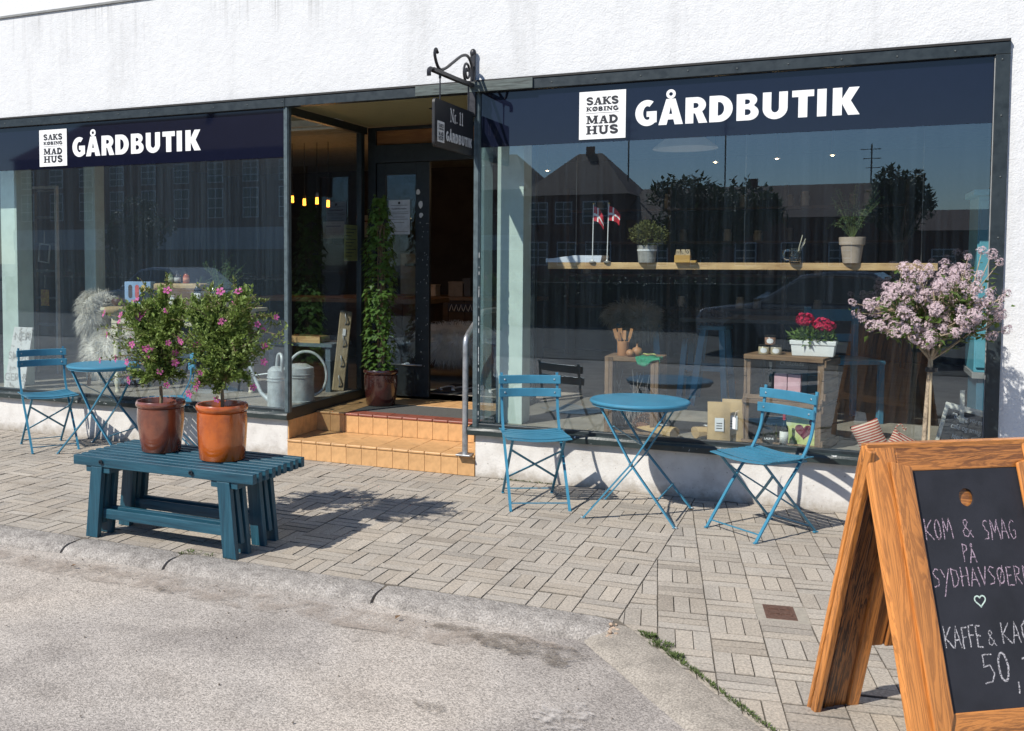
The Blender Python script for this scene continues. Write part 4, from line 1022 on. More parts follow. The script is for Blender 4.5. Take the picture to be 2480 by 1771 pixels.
GLAZE_B = glaze('brown_glaze', (.2, .058, .03), (.1, .03, .02)); GLAZE_O = glaze('orange_glaze', (.46, .1, .009), (.3, .055, .006)); GLAZE_D = glaze('dark_oxblood_glaze', (.085, .022, .016), (.04,.01,.01))
def crock(parent, r_base, r_mid, r_rim, h, mat, lip=.012):
    prof = [(.0001,0),(r_base-.006,0),(r_base,.006),(r_base+(r_mid-r_base)*.5,h*.3),(r_mid,h*.62),(r_mid-.002,h*.86),(r_rim-.014,h-.045),(r_rim-.012,h-.04),(r_rim,h-.028),(r_rim+.002,h-.012),(r_rim-.004,h),(r_rim-.012,h-.002),(r_rim-.016,h-.03),(r_rim-.02,h-.06),(.0001,h-.06)]
    p = MB().lathe(prof, 56).build('pot', mat, parent, smooth=True, sharp=60)
    MB().lathe([(.0001,h-.052),(r_rim-.019,h-.058)], 28).build('soil', SOIL, parent)
    return p
def flower_mesh(nm):
    mb = MB()
    for k in range(5):
        a = 2*PI*k/5; d = Vector((math.cos(a), math.sin(a), .35)); side = Vector((-math.sin(a), math.cos(a), 0))
        P = [Vector((0,0,0)), d*.55+side*.32+Vector((0,0,.02)), d*.95+side*.28-Vector((0,0,.08)), d*1.0-side*.24-Vector((0,0,.1)), d*.55-side*.34+Vector((0,0,.06))]
        mb.poly(P)
    return mb
fl_src = None
def flowers(parent, spots, r=.023):
    global fl_src
    for (p, n) in spots:
        q = Vector(n).to_track_quat('Z', 'Y').to_euler()
        if fl_src is None:
            fl_src = raw(flower_mesh('f'), 'flower', PINK, parent); o = fl_src
            eye = MB(); eye.lathe([(.22,.06),(.12,.1),(.0001,.08)], 8); e = eye.build('eye', PINK_D, fl_src); st_ = MB().tube([(0,0,.05),(0,0,.42)], [.05,.09], 6).build('stamen', YEL, fl_src)
        else:
            o = copy_tree(fl_src, parent)
        o.parent = parent; o.location = p; s = r*rnd.uniform(.75, 1.15); o.scale = (s, s, s*rnd.uniform(.8,1.3)); o.rotation_euler = q
def bush(parent, base, trunk_h, crown, n_twigs, n_leaf, leaf, mat, long_twigs=()):
    """crown: list of (centre, radii); leaves sit on twigs that radiate from the trunk"""
    t = MB(); top = Vector(base)+Vector((0,0,trunk_h))
    t.tube(crv([base, Vector(base)+Vector((.004,0,trunk_h*.5)), top], 4), [.011]*5+[.010]*4, 7)
    lv = MB(); tips = []
    tot = sum(r[0]*r[1]*r[2] for c, r in crown)
    for (c, r) in crown:
        c = Vector(c); k = int(n_twigs*r[0]*r[1]*r[2]/tot)
        for i in range(k):
            u = Vector((rnd.gauss(0,1), rnd.gauss(0,1), rnd.gauss(0,1))).normalized()
            rr = rnd.uniform(.3, 1.25)**.7*(1+.35*mnoise.noise(u*3.2+c*3))
            tip = c+Vector((u.x*r[0], u.y*r[1], u.z*r[2]))*rr
            start = top.lerp(c, rnd.uniform(.1, .8)); mid = start.lerp(tip, .5)+Vector((rnd.gauss(0,.012), rnd.gauss(0,.012), rnd.gauss(.01,.01)))
            if i % 2 == 0: t.tube([start, mid, tip], [.0028,.0018,.001], 4, False)
            tips.append((tip, (tip-c).normalized()))
            m = n_leaf//k if k else 0
            for j in range(m):
                f = rnd.uniform(.3, 1.04); p = start.lerp(mid, f*2) if f < .5 else mid.lerp(tip, f*2-1)
                p = p+Vector((rnd.gauss(0,.011), rnd.gauss(0,.011), rnd.gauss(0,.011)))
                dd = (tip-start).normalized()+Vector((rnd.gauss(0,.7), rnd.gauss(0,.7), rnd.gauss(.1,.6)))
                lv.leaf(p, dd, Vector((rnd.gauss(0,.5), rnd.gauss(0,.5), 1)), leaf*rnd.uniform(.4, 1.3), leaf*rnd.uniform(.35, .8), rnd.uniform(.05,.4))
    yl = MB(); fl = []
    long_twigs = list(long_twigs)
    for k in range(26):
        c, r = crown[rnd.randrange(len(crown))]; u = Vector((rnd.gauss(0,1), rnd.gauss(0,1), rnd.gauss(.25,.8))).normalized(); q = rnd.uniform(1.12, 1.45)
        long_twigs.append((tuple(Vector(c)+Vector((u.x*r[0],u.y*r[1],u.z*r[2]))*.5), tuple(Vector(c)+Vector((u.x*r[0],u.y*r[1],u.z*r[2]))*q), 0))
    for (a, b, has) in long_twigs:
        a = Vector(a); b = Vector(b); mid = a.lerp(b,.5)+Vector((0,0,.015)); t.tube([a, mid, b], [.003,.0022,.0012], 5, False)
        for j in range(26):
            f = rnd.uniform(.15, 1); p = (a.lerp(mid, f*2) if f < .5 else mid.lerp(b, f*2-1))+Vector((rnd.gauss(0,.006), rnd.gauss(0,.006), rnd.gauss(0,.006)))
            (yl if f > .6 else lv).leaf(p, (b-a).normalized()*.5+Vector((rnd.gauss(0,.6), rnd.gauss(0,.6), rnd.gauss(.2,.6))), Vector((0,0,1)), leaf*rnd.uniform(.6,1.2), leaf*.55, .2)
        if has: fl.append((b, (b-a).normalized()+Vector((.25,-.8,.15))))
    t.build('stems', STEM, parent, smooth=True)
    raw(lv, 'foliage', mat, parent, kind='stuff')
    if yl.f: raw(yl, 'young_shoots', LEAF_Y, parent, kind='stuff')
    return tips, fl
SURF_LOC = bn.location
def mallow(label, x, y, mat, rim, h, nleaf, spec):
    p = thing('potted_mallow', label, 'potted plant', (x, y, zt), rnd.uniform(0, 6)*0, 'potted mallow bushes on the bench')
    crock(p, spec[0], spec[1], rim, h, mat)
    tips, fl = bush(p, (0,0,h-.06), spec[2], spec[3], spec[4], nleaf, .027, LEAF_H, spec[5])
    pick = [t for t in tips if t[1].y < .25]
    rnd.shuffle(pick)
    sp = [(t[0]+t[1]*.012, t[1]+Vector((.15,-.7,.2))) for t in pick[:spec[6]]]
    flowers(p, sp+fl)
    return p
# crowns given relative to the pot base
mallow('brown glazed crock with bushy pink flowering mallow, left on the bench', -3.575,-2.11, GLAZE_B, .142, .295, 3300,
       (.112,.136,.14,[((-.03,0,.69),(.26,.2,.19)),((.0,0,.49),(.14,.13,.11)),((.05,0,.83),(.12,.1,.12)),((-.1,0,.8),(.1,.1,.11))],125,
        [((-.06,-.02,.70),(-.36,-.05,.79),1),((-.1,0,.65),(-.25,-.05,.745),1),((-.08,0,.55),(-.37,-.08,.515),1),((-.06,0,.56),(-.27,-.06,.53),1),((-.02,-.02,.45),(-.16,-.08,.41),1),((-.05,-.02,.52),(-.14,-.12,.52),1),((0,0,.8),(-.1,-.05,1.0),0),((.03,0,.8),(.07,-.02,1.02),0),((.03,0,.8),(.1,-.06,.93),1),((-.05,-.02,.45),(-.36,.02,.40),0),((.05,0,.45),(.12,-.1,.40),1),((.05,0,.6),(.18,-.1,.53),1),((-.04,0,.6),(-.04,-.2,.63),1)],19))
mallow('orange glazed crock with bushy pink flowering mallow, right on the bench', -3.125,-2.15, GLAZE_O, .145, .308, 4300,
       (.128,.14,.14,[((.03,0,.71),(.3,.22,.19)),((.02,0,.5),(.15,.14,.13)),((-.1,0,.85),(.13,.12,.1)),((.14,0,.83),(.15,.13,.11))],160,
        [((.1,0,.78),(.37,-.03,.80),1),((.1,0,.8),(.29,-.05,.86),0),((.1,0,.62),(.31,-.06,.56),1),((.1,0,.72),(.27,-.06,.76),1),((.08,0,.5),(.24,-.06,.42),1),((.05,0,.45),(.05,-.12,.35),1),((-.03,0,.45),(-.1,-.1,.40),1),((-.03,0,.45),(-.13,-.12,.37),1),((.12,0,.85),(.1,-.03,.99),0),((.0,0,.85),(-.15,-.03,.97),0),((.15,0,.65),(.29,-.02,.64),1),((.0,0,.85),(.03,-.05,.93),1),((-.1,0,.7),(-.14,-.18,.66),1)],9))

# ================================================================== dark pot with climbing ivy by the door
LEAF_IVY = pm('ivy_leaf', (.14, .24, .05), .42, var=.35, scale=12, trans=.25)
iv = thing('potted_ivy', 'tall ivy column in a dark oxblood glazed pot beside the door', 'potted plant', (-3.625, 1.02, S2-.001))
crock(iv, .125, .147, .152, .31, GLAZE_D)
MB().tube([(0,0,.25),(0,.01,1.0),(-.02,.01,1.72)], .008, 6).build('cane', STEM, iv)
t = MB()
for k in range(5):
    a = k*1.3; t.tube([(math.cos(a+z*5)*.03, math.sin(a+z*5)*.03, z) for z in [.25+.12*i for i in range(12)]], .004, 5)
t.build('stems', STEM, iv, smooth=True)
lv = MB()
def ivy_leaf(mb, p, d, n, s):
    d = d.normalized(); x = d.cross(n)
    if x.length < 1e-3: x = d.orthogonal()
    x.normalize(); n = x.cross(d)
    P = [(0,0,0),(.42,-.1,.06),(.55,.28,.1),(.3,.42,.03),(0,1,-.08),(-.3,.42,.03),(-.55,.28,.1),(-.42,-.1,.06)]
    c = len(mb.v); mb.v += [tuple(p+(x*a+d*b+n*e)*s) for a, b, e in P]; mb.f += [(c,c+1,c+2,c+3),(c,c+3,c+4,c+5),(c,c+5,c+6,c+7)]
for i in range(1450):
    f = rnd.random(); z = .27+1.52*f
    R = (.135 if z < 1.35 else .115)*(1+.38*mnoise.noise(Vector((z*6.5, 2, 1))))*(1 if z < 1.6 else max(.3, (1.9-z)/.3))
    a = rnd.uniform(0, 2*PI); r = R*math.sqrt(rnd.uniform(.25, 1)); cx = -.02*math.sin(z*3)-(.03 if z > 1.2 else 0)
    p = Vector((cx+math.cos(a)*r, math.sin(a)*r, z+rnd.gauss(0,.02))); d = Vector((math.cos(a), math.sin(a), -.7+rnd.gauss(0,.4)))
    ivy_leaf(lv, p, d, Vector((math.cos(a)*.6, math.sin(a)*.6, .8)), rnd.uniform(.025, .055))
raw(lv, 'foliage', LEAF_IVY, iv, kind='stuff')
# ================================================================== chalkboard A-frame
BURNT = {a: wood('burnt_pine_'+a, (.56, .215, .05), (.045, .013, .005), a, .42, 1.0, burn=1, rnd_obj=.14, coat=.4) for a in 'XYZ'}
AU = Vector((.817, .577, 0)).normalized(); AN = Vector((.577, -.817, 0)).normalized()
ARL = Vector((-.095, -3.0, 0)); HALF, AH, AW = .29, .98, .672
T = ARL+AN*HALF+Vector((0,0,AH)); Bf = ARL+AN*HALF*2
ab = thing('chalkboard_sign', 'burnt pine A-frame chalkboard standing on the paving at the right', 'sign', tuple(ARL+AN*HALF+AU*AW/2), math.atan2(AU.y, AU.x))
# local frame: x along width (centre 0), y away from street (+), z up
def frame_local(sign):
    """matrix mapping (u, v down the slope, d outward) to local xyz of one panel; sign -1 front, +1 rear"""
    oy = .034 if sign > 0 else 0; down = Vector((0, sign*HALF-oy, -AH)).normalized(); out = Vector((0, sign*AH, HALF-oy)).normalized(); o = Vector((-AW/2, oy, AH))
    return Matrix(((1, down.x, out.x, o.x), (0, down.y, out.y, o.y), (0, down.z, out.z, o.z), (0,0,0,1)))
LS = math.hypot(HALF, AH)
FM, RM = frame_local(-1), frame_local(1)
def panel(sgn, nm):
    e = FM if sgn < 0 else RM
    return e
def plank(nm, M, u0, u1, v0, v1, d0, d1, mat, parent, poly=None, bev=.004):
    """plank in panel coordinates; own origin so its grain follows its axis"""
    P = poly or [(u0,v0),(u1,v0),(u1,v1),(u0,v1)]
    cu = sum(p[0] for p in P)/len(P); cv = sum(p[1] for p in P)/len(P)
    mb = MB(); mb.prism([(a-cu, b-cv) for a, b in P], lambda a, b, t: (a, b, t), d0, d1)
    o = mb.build(nm, mat, parent, bevel=bev); o.matrix_local = M @ Matrix.Translation((cu, cv, 0)); return o
VB = .955   # panel bottom, legs go on below
# front frame : stiles, top rail, bottom rail with mitres, moulding strips
o = plank('stile', FM, 0,0,0,0, -.028, 0, BURNT['Y'], ab, [(0,0),(.1,.0),(.1,.87),(.1,LS),(0,LS)])
o = plank('stile', FM, 0,0,0,0, -.028, 0, BURNT['Y'], ab, [(AW-.1,0),(AW,0),(AW,LS),(AW-.1,LS)])
plank('top_rail', FM, .102, AW-.102, 0, .088, -.027, -.001, BURNT['X'], ab)
plank('bottom_rail', FM, 0,0,0,0, -.027, -.001, BURNT['X'], ab, [(.145,.82),(AW-.145,.82),(AW-.103,.905),(.103,.905)])
plank('moulding', FM, 0,0,0,0, .001, .012, BURNT['Y'], ab, [(.07,.055),(.143,.075),(.143,.825),(.1,.93),(.07,.93)])
plank('moulding', FM, 0,0,0,0, .001, .012, BURNT['Y'], ab, [(AW-.07,.055),(AW-.143,.075),(AW-.143,.825),(AW-.1,.93),(AW-.07,.93)])
# blackboard with a hand hole
BLACK = pm('chalkboard_black', (.018, .019, .026), .75, var=.25, scale=6, bump=.1, bscale=120)
hu, hv, hr_ = .332, .178, .0285
bb = MB(); ring = [(hu+hr_*math.cos(a)*.95, hv+hr_*math.sin(a)) for a in [2*PI*k/32 for k in range(32)]]
outer = []
u0_, u1_, v0_, v1_ = .128, AW-.128, .08, .83
for k in range(32):
    a = 2*PI*k/32; dx, dy = math.cos(a), math.sin(a)
    t = min([(u1_-hu)/dx if dx > 1e-6 else 9, (u0_-hu)/dx if dx < -1e-6 else 9, (v1_-hv)/dy if dy > 1e-6 else 9, (v0_-hv)/dy if dy < -1e-6 else 9])
    outer.append((hu+dx*t, hv+dy*t))
# make corners exact
for cx_, cy_ in ((u0_,v0_),(u1_,v0_),(u1_,v1_),(u0_,v1_)):
    k = min(range(32), key=lambda i: (outer[i][0]-cx_)**2+(outer[i][1]-cy_)**2); outer[k] = (cx_, cy_)
for t in (-.012, -.004):
    for q in (ring, outer): bb.v += [(a, b, t) for a, b in q]
for k in range(32):
    k2 = (k+1) % 32
    bb.f += [(k, k2, 32+k2, 32+k), (64+k, 96+k, 96+k2, 64+k2), (k, 64+k, 64+k2, k2), (32+k, 32+k2, 96+k2, 96+k)]
board = bb.build('blackboard', BLACK, ab); board.matrix_local = FM
# rear panel of vertical planks, cut away between two legs
nP = 14; pw = AW/nP
for k in range(nP):
    v1 = LS-.002 if k < 4 or k > 7 else .77
    plank('plank', RM, k*pw+.0015, (k+1)*pw-.0015, .0, v1, -.024-.008*(k % 2), -.006, BURNT['Y'], ab, bev=.005)
plank('edge_strip', RM, -.002, .022, .004, LS-.001, -.062, -.0335, BURNT['Y'], ab)
plank('edge_strip', RM, AW-.022, AW+.002, .004, LS-.001, -.062, -.0335, BURNT['Y'], ab)
plank('batten', RM, .03, AW-.03, .62, .68, -.0035, .014, BURNT['X'], ab)
plank('hole_backing', FM, .27, .40, .12, .24, -.026, -.014, BURNT['X'], ab)
MB().box(-AW/2+.002, AW/2-.002, -.003, .028, AH-.07, AH+.003).build('top_cap', BURNT['X'], ab, bevel=.003)
# ---- chalk writing, (u, v) on the front panel
CHALK = fade_mat('chalk', (.52, .5, .52), .95, .4, .56, 220); CHALK_P = fade_mat('pink_chalk', (.5, .37, .45), .95, .4, .56, 220); CHALK_G = fade_mat('mint_chalk', (.55, .68, .6), .95, .34, .48, 220)
HAND = {
 'K': (.7, [[(.1,0),(.12,1)],[(.62,.95),(.14,.45),(.66,0)]]), 'O': (.62, [A_(.3,.5,.2,.45,80,440,14)]), 'M': (.8, [[(.08,0),(.16,1),(.38,.35),(.6,1),(.74,.02)]]),
 '&': (.75, [[(.66,0),(.2,.72),(.24,.93),(.4,.95),(.46,.78),(.14,.34),(.16,.1),(.36,.03),(.62,.36)]]), 'S': (.55, [[(.46,.9),(.26,.98),(.1,.78),(.24,.55),(.42,.38),(.36,.08),(.06,.04)]]),
 'A': (.62, [[(.05,0),(.3,1),(.56,0)],[(.14,.36),(.48,.36)]]), 'Å': (.62, [[(.05,0),(.3,.8),(.56,0)],[(.14,.3),(.48,.3)],A_(.3,.93,.07,.09,0,360,8)]), 'G': (.65, [[(.5,.85),(.36,.98),(.14,.75),(.1,.35),(.28,.03),(.5,.12),(.52,.45),(.34,.45)]]),
 'P': (.55, [[(.12,0),(.14,1)],[(.12,.95),(.42,.9),(.46,.66),(.14,.5)]]), 'Y': (.6, [[(.05,1),(.26,.55)],[(.56,1),(.08,-.45)]]), 'D': (.62, [[(.12,0),(.12,1)],[(.08,.98),(.42,.85),(.52,.45),(.36,.08),(.1,.02)]]),
 'H': (.6, [[(.1,0),(.1,1)],[(.5,0),(.5,1)],[(.02,.5),(.56,.55)]]), 'V': (.55, [[(.04,1),(.26,.02),(.5,1)]]), 'Ø': (.62, [A_(.3,.5,.2,.42,80,440,14),[(.1,-.05),(.52,1.06)]]), 'E': (.5, [[(.44,.98),(.1,.96),(.08,.03),(.46,.02)],[(.1,.52),(.38,.54)]]),
 'R': (.58, [[(.1,0),(.12,1),(.44,.86),(.4,.62),(.14,.5),(.5,0)]]), 'N': (.65, [[(.08,0),(.12,1),(.5,.05),(.54,1)]]), 'F': (.52, [[(.46,.98),(.1,.96),(.08,0)],[(.1,.52),(.38,.54)]]),
 '5': (.6, [[(.5,.97),(.14,.96),(.1,.56),(.36,.6),(.5,.34),(.36,.04),(.06,.02)]]), '0': (.6, [A_(.3,.5,.19,.48,80,440,14)]), ',': (.4, [[(.2,-.02),(.16,-.42)]]), '-': (.7, [[(.1,.72),(.62,.78)]]), ' ': (.35, []),
}
def chalk(text, u0, u1, v_base, h, mat, th=.0042, slope=0):
    tot = sum(HAND[c][0] for c in text); sx = (u1-u0)/tot; x = u0; k = 0
    for c in text:
        w, strokes = HAND[c]
        if strokes:
            mb = MB(); jy = rnd.gauss(0, h*.03)
            for pts in strokes:
                P = []
                for i in range(len(pts)-1):
                    a = Vector(pts[i]); b = Vector(pts[i+1])
                    for j in range(4): P.append(a.lerp(b, j/4))
                P.append(Vector(pts[-1])); k += 1
                Q = [(x+p.x*sx+rnd.gauss(0,.0007), v_base-(p.y*h+jy)+slope*(x+p.x*sx-u0)+rnd.gauss(0,.0007)) for p in P]
                ribbon(mb, Q, th*rnd.uniform(.62, 1.0), Matrix.Identity(4), -.0036+k*.00005)
            o = raw(mb, 'chalk_letter', mat, board)
        x += w*sx
chalk('KOM', .158, .262, .306, .066, CHALK_P); chalk('&', .29, .335, .303, .058, CHALK_P); chalk('SMAG', .368, .492, .316, .064, CHALK_P)
chalk('PÅ', .278, .33, .381, .058, CHALK_P); chalk('SYDHAVSØERNE', .158, .545, .45, .058, CHALK_P, slope=.02)
mb = MB(); H_ = [(.313-.0012*16*math.sin(t)**3, .498-.0012*(13*math.cos(t)-5*math.cos(2*t)-2*math.cos(3*t)-math.cos(4*t))) for t in [2*PI*k/36 for k in range(37)]]
ribbon(mb, H_, .0045, Matrix.Identity(4), -.003); raw(mb, 'chalk_heart', CHALK_G, board)
chalk('KAFFE', .162, .298, .632, .066, CHALK, .005, .02); chalk('&', .312, .347, .632, .048, CHALK, .0045); chalk('KAGE', .364, .50, .632, .064, CHALK, .005)
chalk('50,-', .275, .475, .745, .088, CHALK, .0065)

# ================================================================== lilac standard tree
LEAF_L = pm('lilac_leaf', (.085, .14, .025), .5, var=.3, scale=14, trans=.3); LILAC = pm('lilac_floret', (.62, .49, .52), .75, var=.22, scale=50, trans=.2); BARK = pm('pale_bark', (.33, .26, .18), .85, var=.35, scale=60, bump=.6, bscale=80)
LT = Vector((.40, -.62, 0))
lt = thing('lilac_tree', 'small pink lilac standard tree with a slim trunk tied to a stake', 'tree', tuple(LT))
crock(lt, .12, .14, .145, .27, pm('terracotta', (.38,.17,.09), .8, var=.2, scale=8))
MB().tube(crv([(0,0,.2),(.008,.0,.55),(.02,0,.85),(.03,0,1.05)],4), [.0135]*4+[.0125]*4+[.0115]*5, 9).build('trunk', BARK, lt, smooth=True)
MB().tube([(.03,-.005,.2),(.032,-.006,.62),(.034,-.008,1.08)], .006, 7).build('stake', pm('bamboo', (.42,.34,.22), .7), lt, smooth=True)
MB().lathe([(.024,0),(.03,.002),(.03,.022),(.024,.024)], 12, c=(.034,-.004,.965)).build('tie', pm('black_tie', (.02,.02,.02), .6), lt)
# limbs fan out of the trunk top
tops = []; lb = MB()
apex = Vector((.03, 0, 1.05))
spots = []
# outline read from the photograph: (x offset, z) of the crown border, filled at random depth
for i in range(195):
    for _ in range(80):
        x = rnd.uniform(-.36, .37); z = rnd.uniform(1.12, 1.62); y = rnd.uniform(-.26, .26)
        xc = (x-.005)/.37; e = xc*xc+(y/.27)**2
        lo = 1.12+.11*abs(xc); hi = 1.57-.2*xc*xc-(.09 if x < -.12 else 0)
        if e < 1 and lo < z < hi and True and all((Vector((x,y,z))-s).length > .034 for s in spots): spots.append(Vector((x,y,z))); break
for (x, z, y) in ((-.36,1.335,-.05),(.37,1.395,.0),(.3,1.60,.02),(.25,1.62,-.02),(.19,1.585,.0),(.33,1.56,-.03),(-.31,1.25,-.1),(.02,1.13,-.14),(-.05,1.15,-.15),(.38,1.2,.05),(.30,1.17,-.05)): spots.append(Vector((x,y,z)))
hub = []
for k in range(11):
    a = 2*PI*k/11+.3; hub.append(apex+Vector((math.cos(a)*rnd.uniform(.08,.2), math.sin(a)*rnd.uniform(.06,.14), rnd.uniform(.12,.26))))
for h in hub: lb.tube([apex-Vector((0,0,.02)), apex.lerp(h,.5)+Vector((0,0,-.015)), h], [.008,.0065,.0045], 6, False)
for s in spots:
    h = min(hub, key=lambda q: (q-s).length); m_ = h.lerp(s,.5)+Vector((rnd.gauss(0,.02), rnd.gauss(0,.02), -.015)); lb.tube([h, m_, s], [.004,.003,.002], 5, False)
lb.build('branches', BARK, lt, smooth=True)
def panicle(nm, seed):
    r2 = random.Random(seed); mb = MB()
    for i in range(110):
        t = r2.random(); w = math.sin(PI*(.12+.8*t))*.046*r2.uniform(.8,1.2); a = r2.uniform(0, 2*PI); rr = w*math.sqrt(r2.uniform(.3,1))
        p = Vector((math.cos(a)*rr, math.sin(a)*rr, -.035+t*.085)); n = Vector((math.cos(a), math.sin(a), .5+t)).normalized(); x = n.orthogonal().normalized(); y = n.cross(x)
        ang = r2.uniform(0, PI); x, y = x*math.cos(ang)+y*math.sin(ang), y*math.cos(ang)-x*math.sin(ang)
        for k in range(4):
            d = (x, y, -x, -y)[k]; e = (y, -x, -y, x)[k]; s = .0075
            mb.poly([p, p+(d*.75+e*.4)*s+n*.002, p+d*s*1.15+n*.003, p+(d*.75-e*.4)*s+n*.002])
    return mb
srcs = [panicle('p', k) for k in range(4)]; pobj = []
for i, s in enumerate(spots):
    out = (s-Vector((.02,0,1.25))); q = (out.normalized()*.9+Vector((rnd.gauss(0,.3), rnd.gauss(0,.3)-.2, .8))).to_track_quat('Z','Y').to_euler()
    if i < 4: o = raw(srcs[i], 'flower_cluster', LILAC, lt); pobj.append(o)
    else: o = pobj[i % 4].copy(); col.objects.link(o); o.parent = lt
    sc = rnd.uniform(.42, .75); o.location = s; o.rotation_euler = q; o.scale = (sc, sc, sc*rnd.uniform(.8,1.2))
lv = MB()
for s in spots:
    h = min(hub, key=lambda q: (q-s).length)
    for j in range(6):
        p = h.lerp(s, rnd.uniform(.3, 1.0))+Vector((rnd.gauss(0,.022), rnd.gauss(0,.022), rnd.gauss(-.015,.02)))
        lv.leaf(p, Vector((rnd.gauss(0,1), rnd.gauss(-.3,1), rnd.gauss(0,.6))), Vector((rnd.gauss(0,.5), rnd.gauss(0,.5), 1)), rnd.uniform(.025,.05), rnd.uniform(.018,.03), .2)
for (x, z) in ((.17,1.17),(.2,1.15),(.08,1.1),(.13,1.1)):
    for j in range(4): lv.leaf(apex.lerp(Vector((x,-.03,z)),.8+.2*rnd.random()), Vector((rnd.gauss(.5,.6), rnd.gauss(0,.6), rnd.gauss(.2,.4))), Vector((0,0,1)), .045, .028, .2)
raw(lv, 'foliage', LEAF_L, lt, kind='stuff')
# ================================================================== things inside the right window
PINE = wood('pine_shelf', (.66, .45, .22), (.3, .15, .05), 'X', .5, rnd_obj=.03)
OLD = {a: wood('old_crate_'+a, (.25, .155, .085), (.09, .05, .03), a, .8, rnd_obj=.18) for a in 'XYZ'}
SH = 1.55
sh = thing('wall_shelf', 'long pale pine shelf hanging across the right window', 'shelf', (-.75, .6, SH))
MB().box(-1.25, 1.28, -.14, .14, -.048, 0).build('board', PINE, sh, bevel=.003)
for x in (-1.1, .1, 1.2):
    MB().tube([(x, .1, 0), (x, .1, 1.31)], .003, 6).build('hanging_wire', pm('wire', (.2,.2,.2), .4, .8), sh)
# white folded box
wb = thing('white_box', 'flat white cardboard tray at the left end of the pine shelf', 'box', (-1.80,.58,SH))
BOXW = pm('white_card', (.62,.65,.72), .6, var=.05)
mb = MB(); mb.prism([(-.2,0),(.19,0),(.2,.05),(.0,.052),(-.2,.025)], lambda a,b,t: (a,t,b), -.12, .12); mb.build('tray', BOXW, wb, bevel=.002)
mb = MB(); mb.prism([(-.215,.0),(-.201,.0),(-.201,.03),(-.215,.028)], lambda a,b,t: (a,t,b), -.12, .12); mb.build('flap', BOXW, wb)
# Danish table flags
RED = pm('flag_red', (.5,.02,.035), .7, var=.1); WHT = pm('flag_white', (.75,.75,.75), .7, var=.04)
def flag(label, x, y, droop, lean, seed):
    f = thing('table_flag', label, 'flag', (x, y, SH), 0, 'small table flags on the shelf')
    MB().lathe([(.0001,0),(.025,0),(.026,.006),(.01,.012),(.006,.02),(.0001,.02)], 16).build('foot', pm('flag_foot', (.55,.53,.5), .4, .6), f, smooth=True)
    MB().tube([(0,0,.01),(lean,0,.42)], .0035, 8).build('pole', WHT, f, smooth=True)
    MB().sphere((lean,0,.425), .007, 8, 6).build('knob', pm('brass', (.6,.45,.15), .3, .9), f, smooth=True)
    # cloth on a 12x10 grid; white cross cells in a second mesh
    nx, nz = 24, 18; W, Hh = .14, .105
    def pt(i, j):
        u = i/nx; v = j/nz
        return (lean*(1-.3*v)+u*W*.75*(1-.25*droop*u), -.012*math.sin(u*9+v*2+seed)*u-.03*u*droop, .405-v*Hh-u*u*.07*droop-u*.015*math.sin(3*v+seed)+.02*(1-droop)*u)
    r_, w_ = MB(), MB()
    for i in range(nx):
        for j in range(nz):
            wh = (7 <= i < 10) or (8 <= j < 11); (w_ if wh else r_).poly([pt(i,j), pt(i+1,j), pt(i+1,j+1), pt(i,j+1)])
    raw(r_, 'red_cloth', RED, f, smooth=False); raw(w_, 'white_cross', WHT, f)
flag('small red and white table flag on the shelf, left of two', -1.668, .46, 1.0, .004, 0.4)
flag('small red and white table flag on the shelf, right of two', -1.562, .46, .8, .008, 2.1)
# herb in a grey tin
hb = thing('potted_herb', 'bushy herb in a round grey wooden pot on the shelf', 'potted plant', (-1.28,.46,SH))
MB().lathe([(.0001,0),(.058,0),(.068,.12),(.064,.122),(.06,.11),(.0001,.11)], 28).build('pot', pm('grey_wood_pot', (.3,.29,.27), .8, var=.25, scale=20), hb, smooth=True, sharp=50)
MB().lathe([(.0655,.082),(.0675,.082),(.0685,.094),(.0665,.094)], 28).build('band', WHT, hb)
LEAF_P = pm('herb_leaf', (.14,.15,.045), .7, var=.35, scale=20, trans=.25)
def small_bush(par, c, r, n, s, mat=LEAF_P, nm='foliage', up=.5):
    mb = MB()
    for i in range(n):
        u = Vector((rnd.gauss(0,1), rnd.gauss(0,1), rnd.gauss(0,1))).normalized(); k = rnd.uniform(.3,1)**.5*(1+.25*mnoise.noise(u*3))
        mb.leaf(Vector(c)+Vector((u.x*r[0], u.y*r[1], u.z*r[2]))*k, u+Vector((rnd.gauss(0,.6), rnd.gauss(0,.6), up+rnd.gauss(0,.4))), Vector((rnd.gauss(0,.4), rnd.gauss(0,.4), 1)), s*rnd.uniform(.6,1.3), s*rnd.uniform(.35,.6), .2)
    return raw(mb, nm, mat, par, kind='stuff')
small_bush(hb, (.01,0,.19), (.135,.12,.075), 900, .024)
small_bush(hb, (.0,0,.235), (.07,.07,.06), 300, .022)
MB().tube([(0,0,.1),(.005,0,.17)], .006, 6).build('stem', STEM, hb)
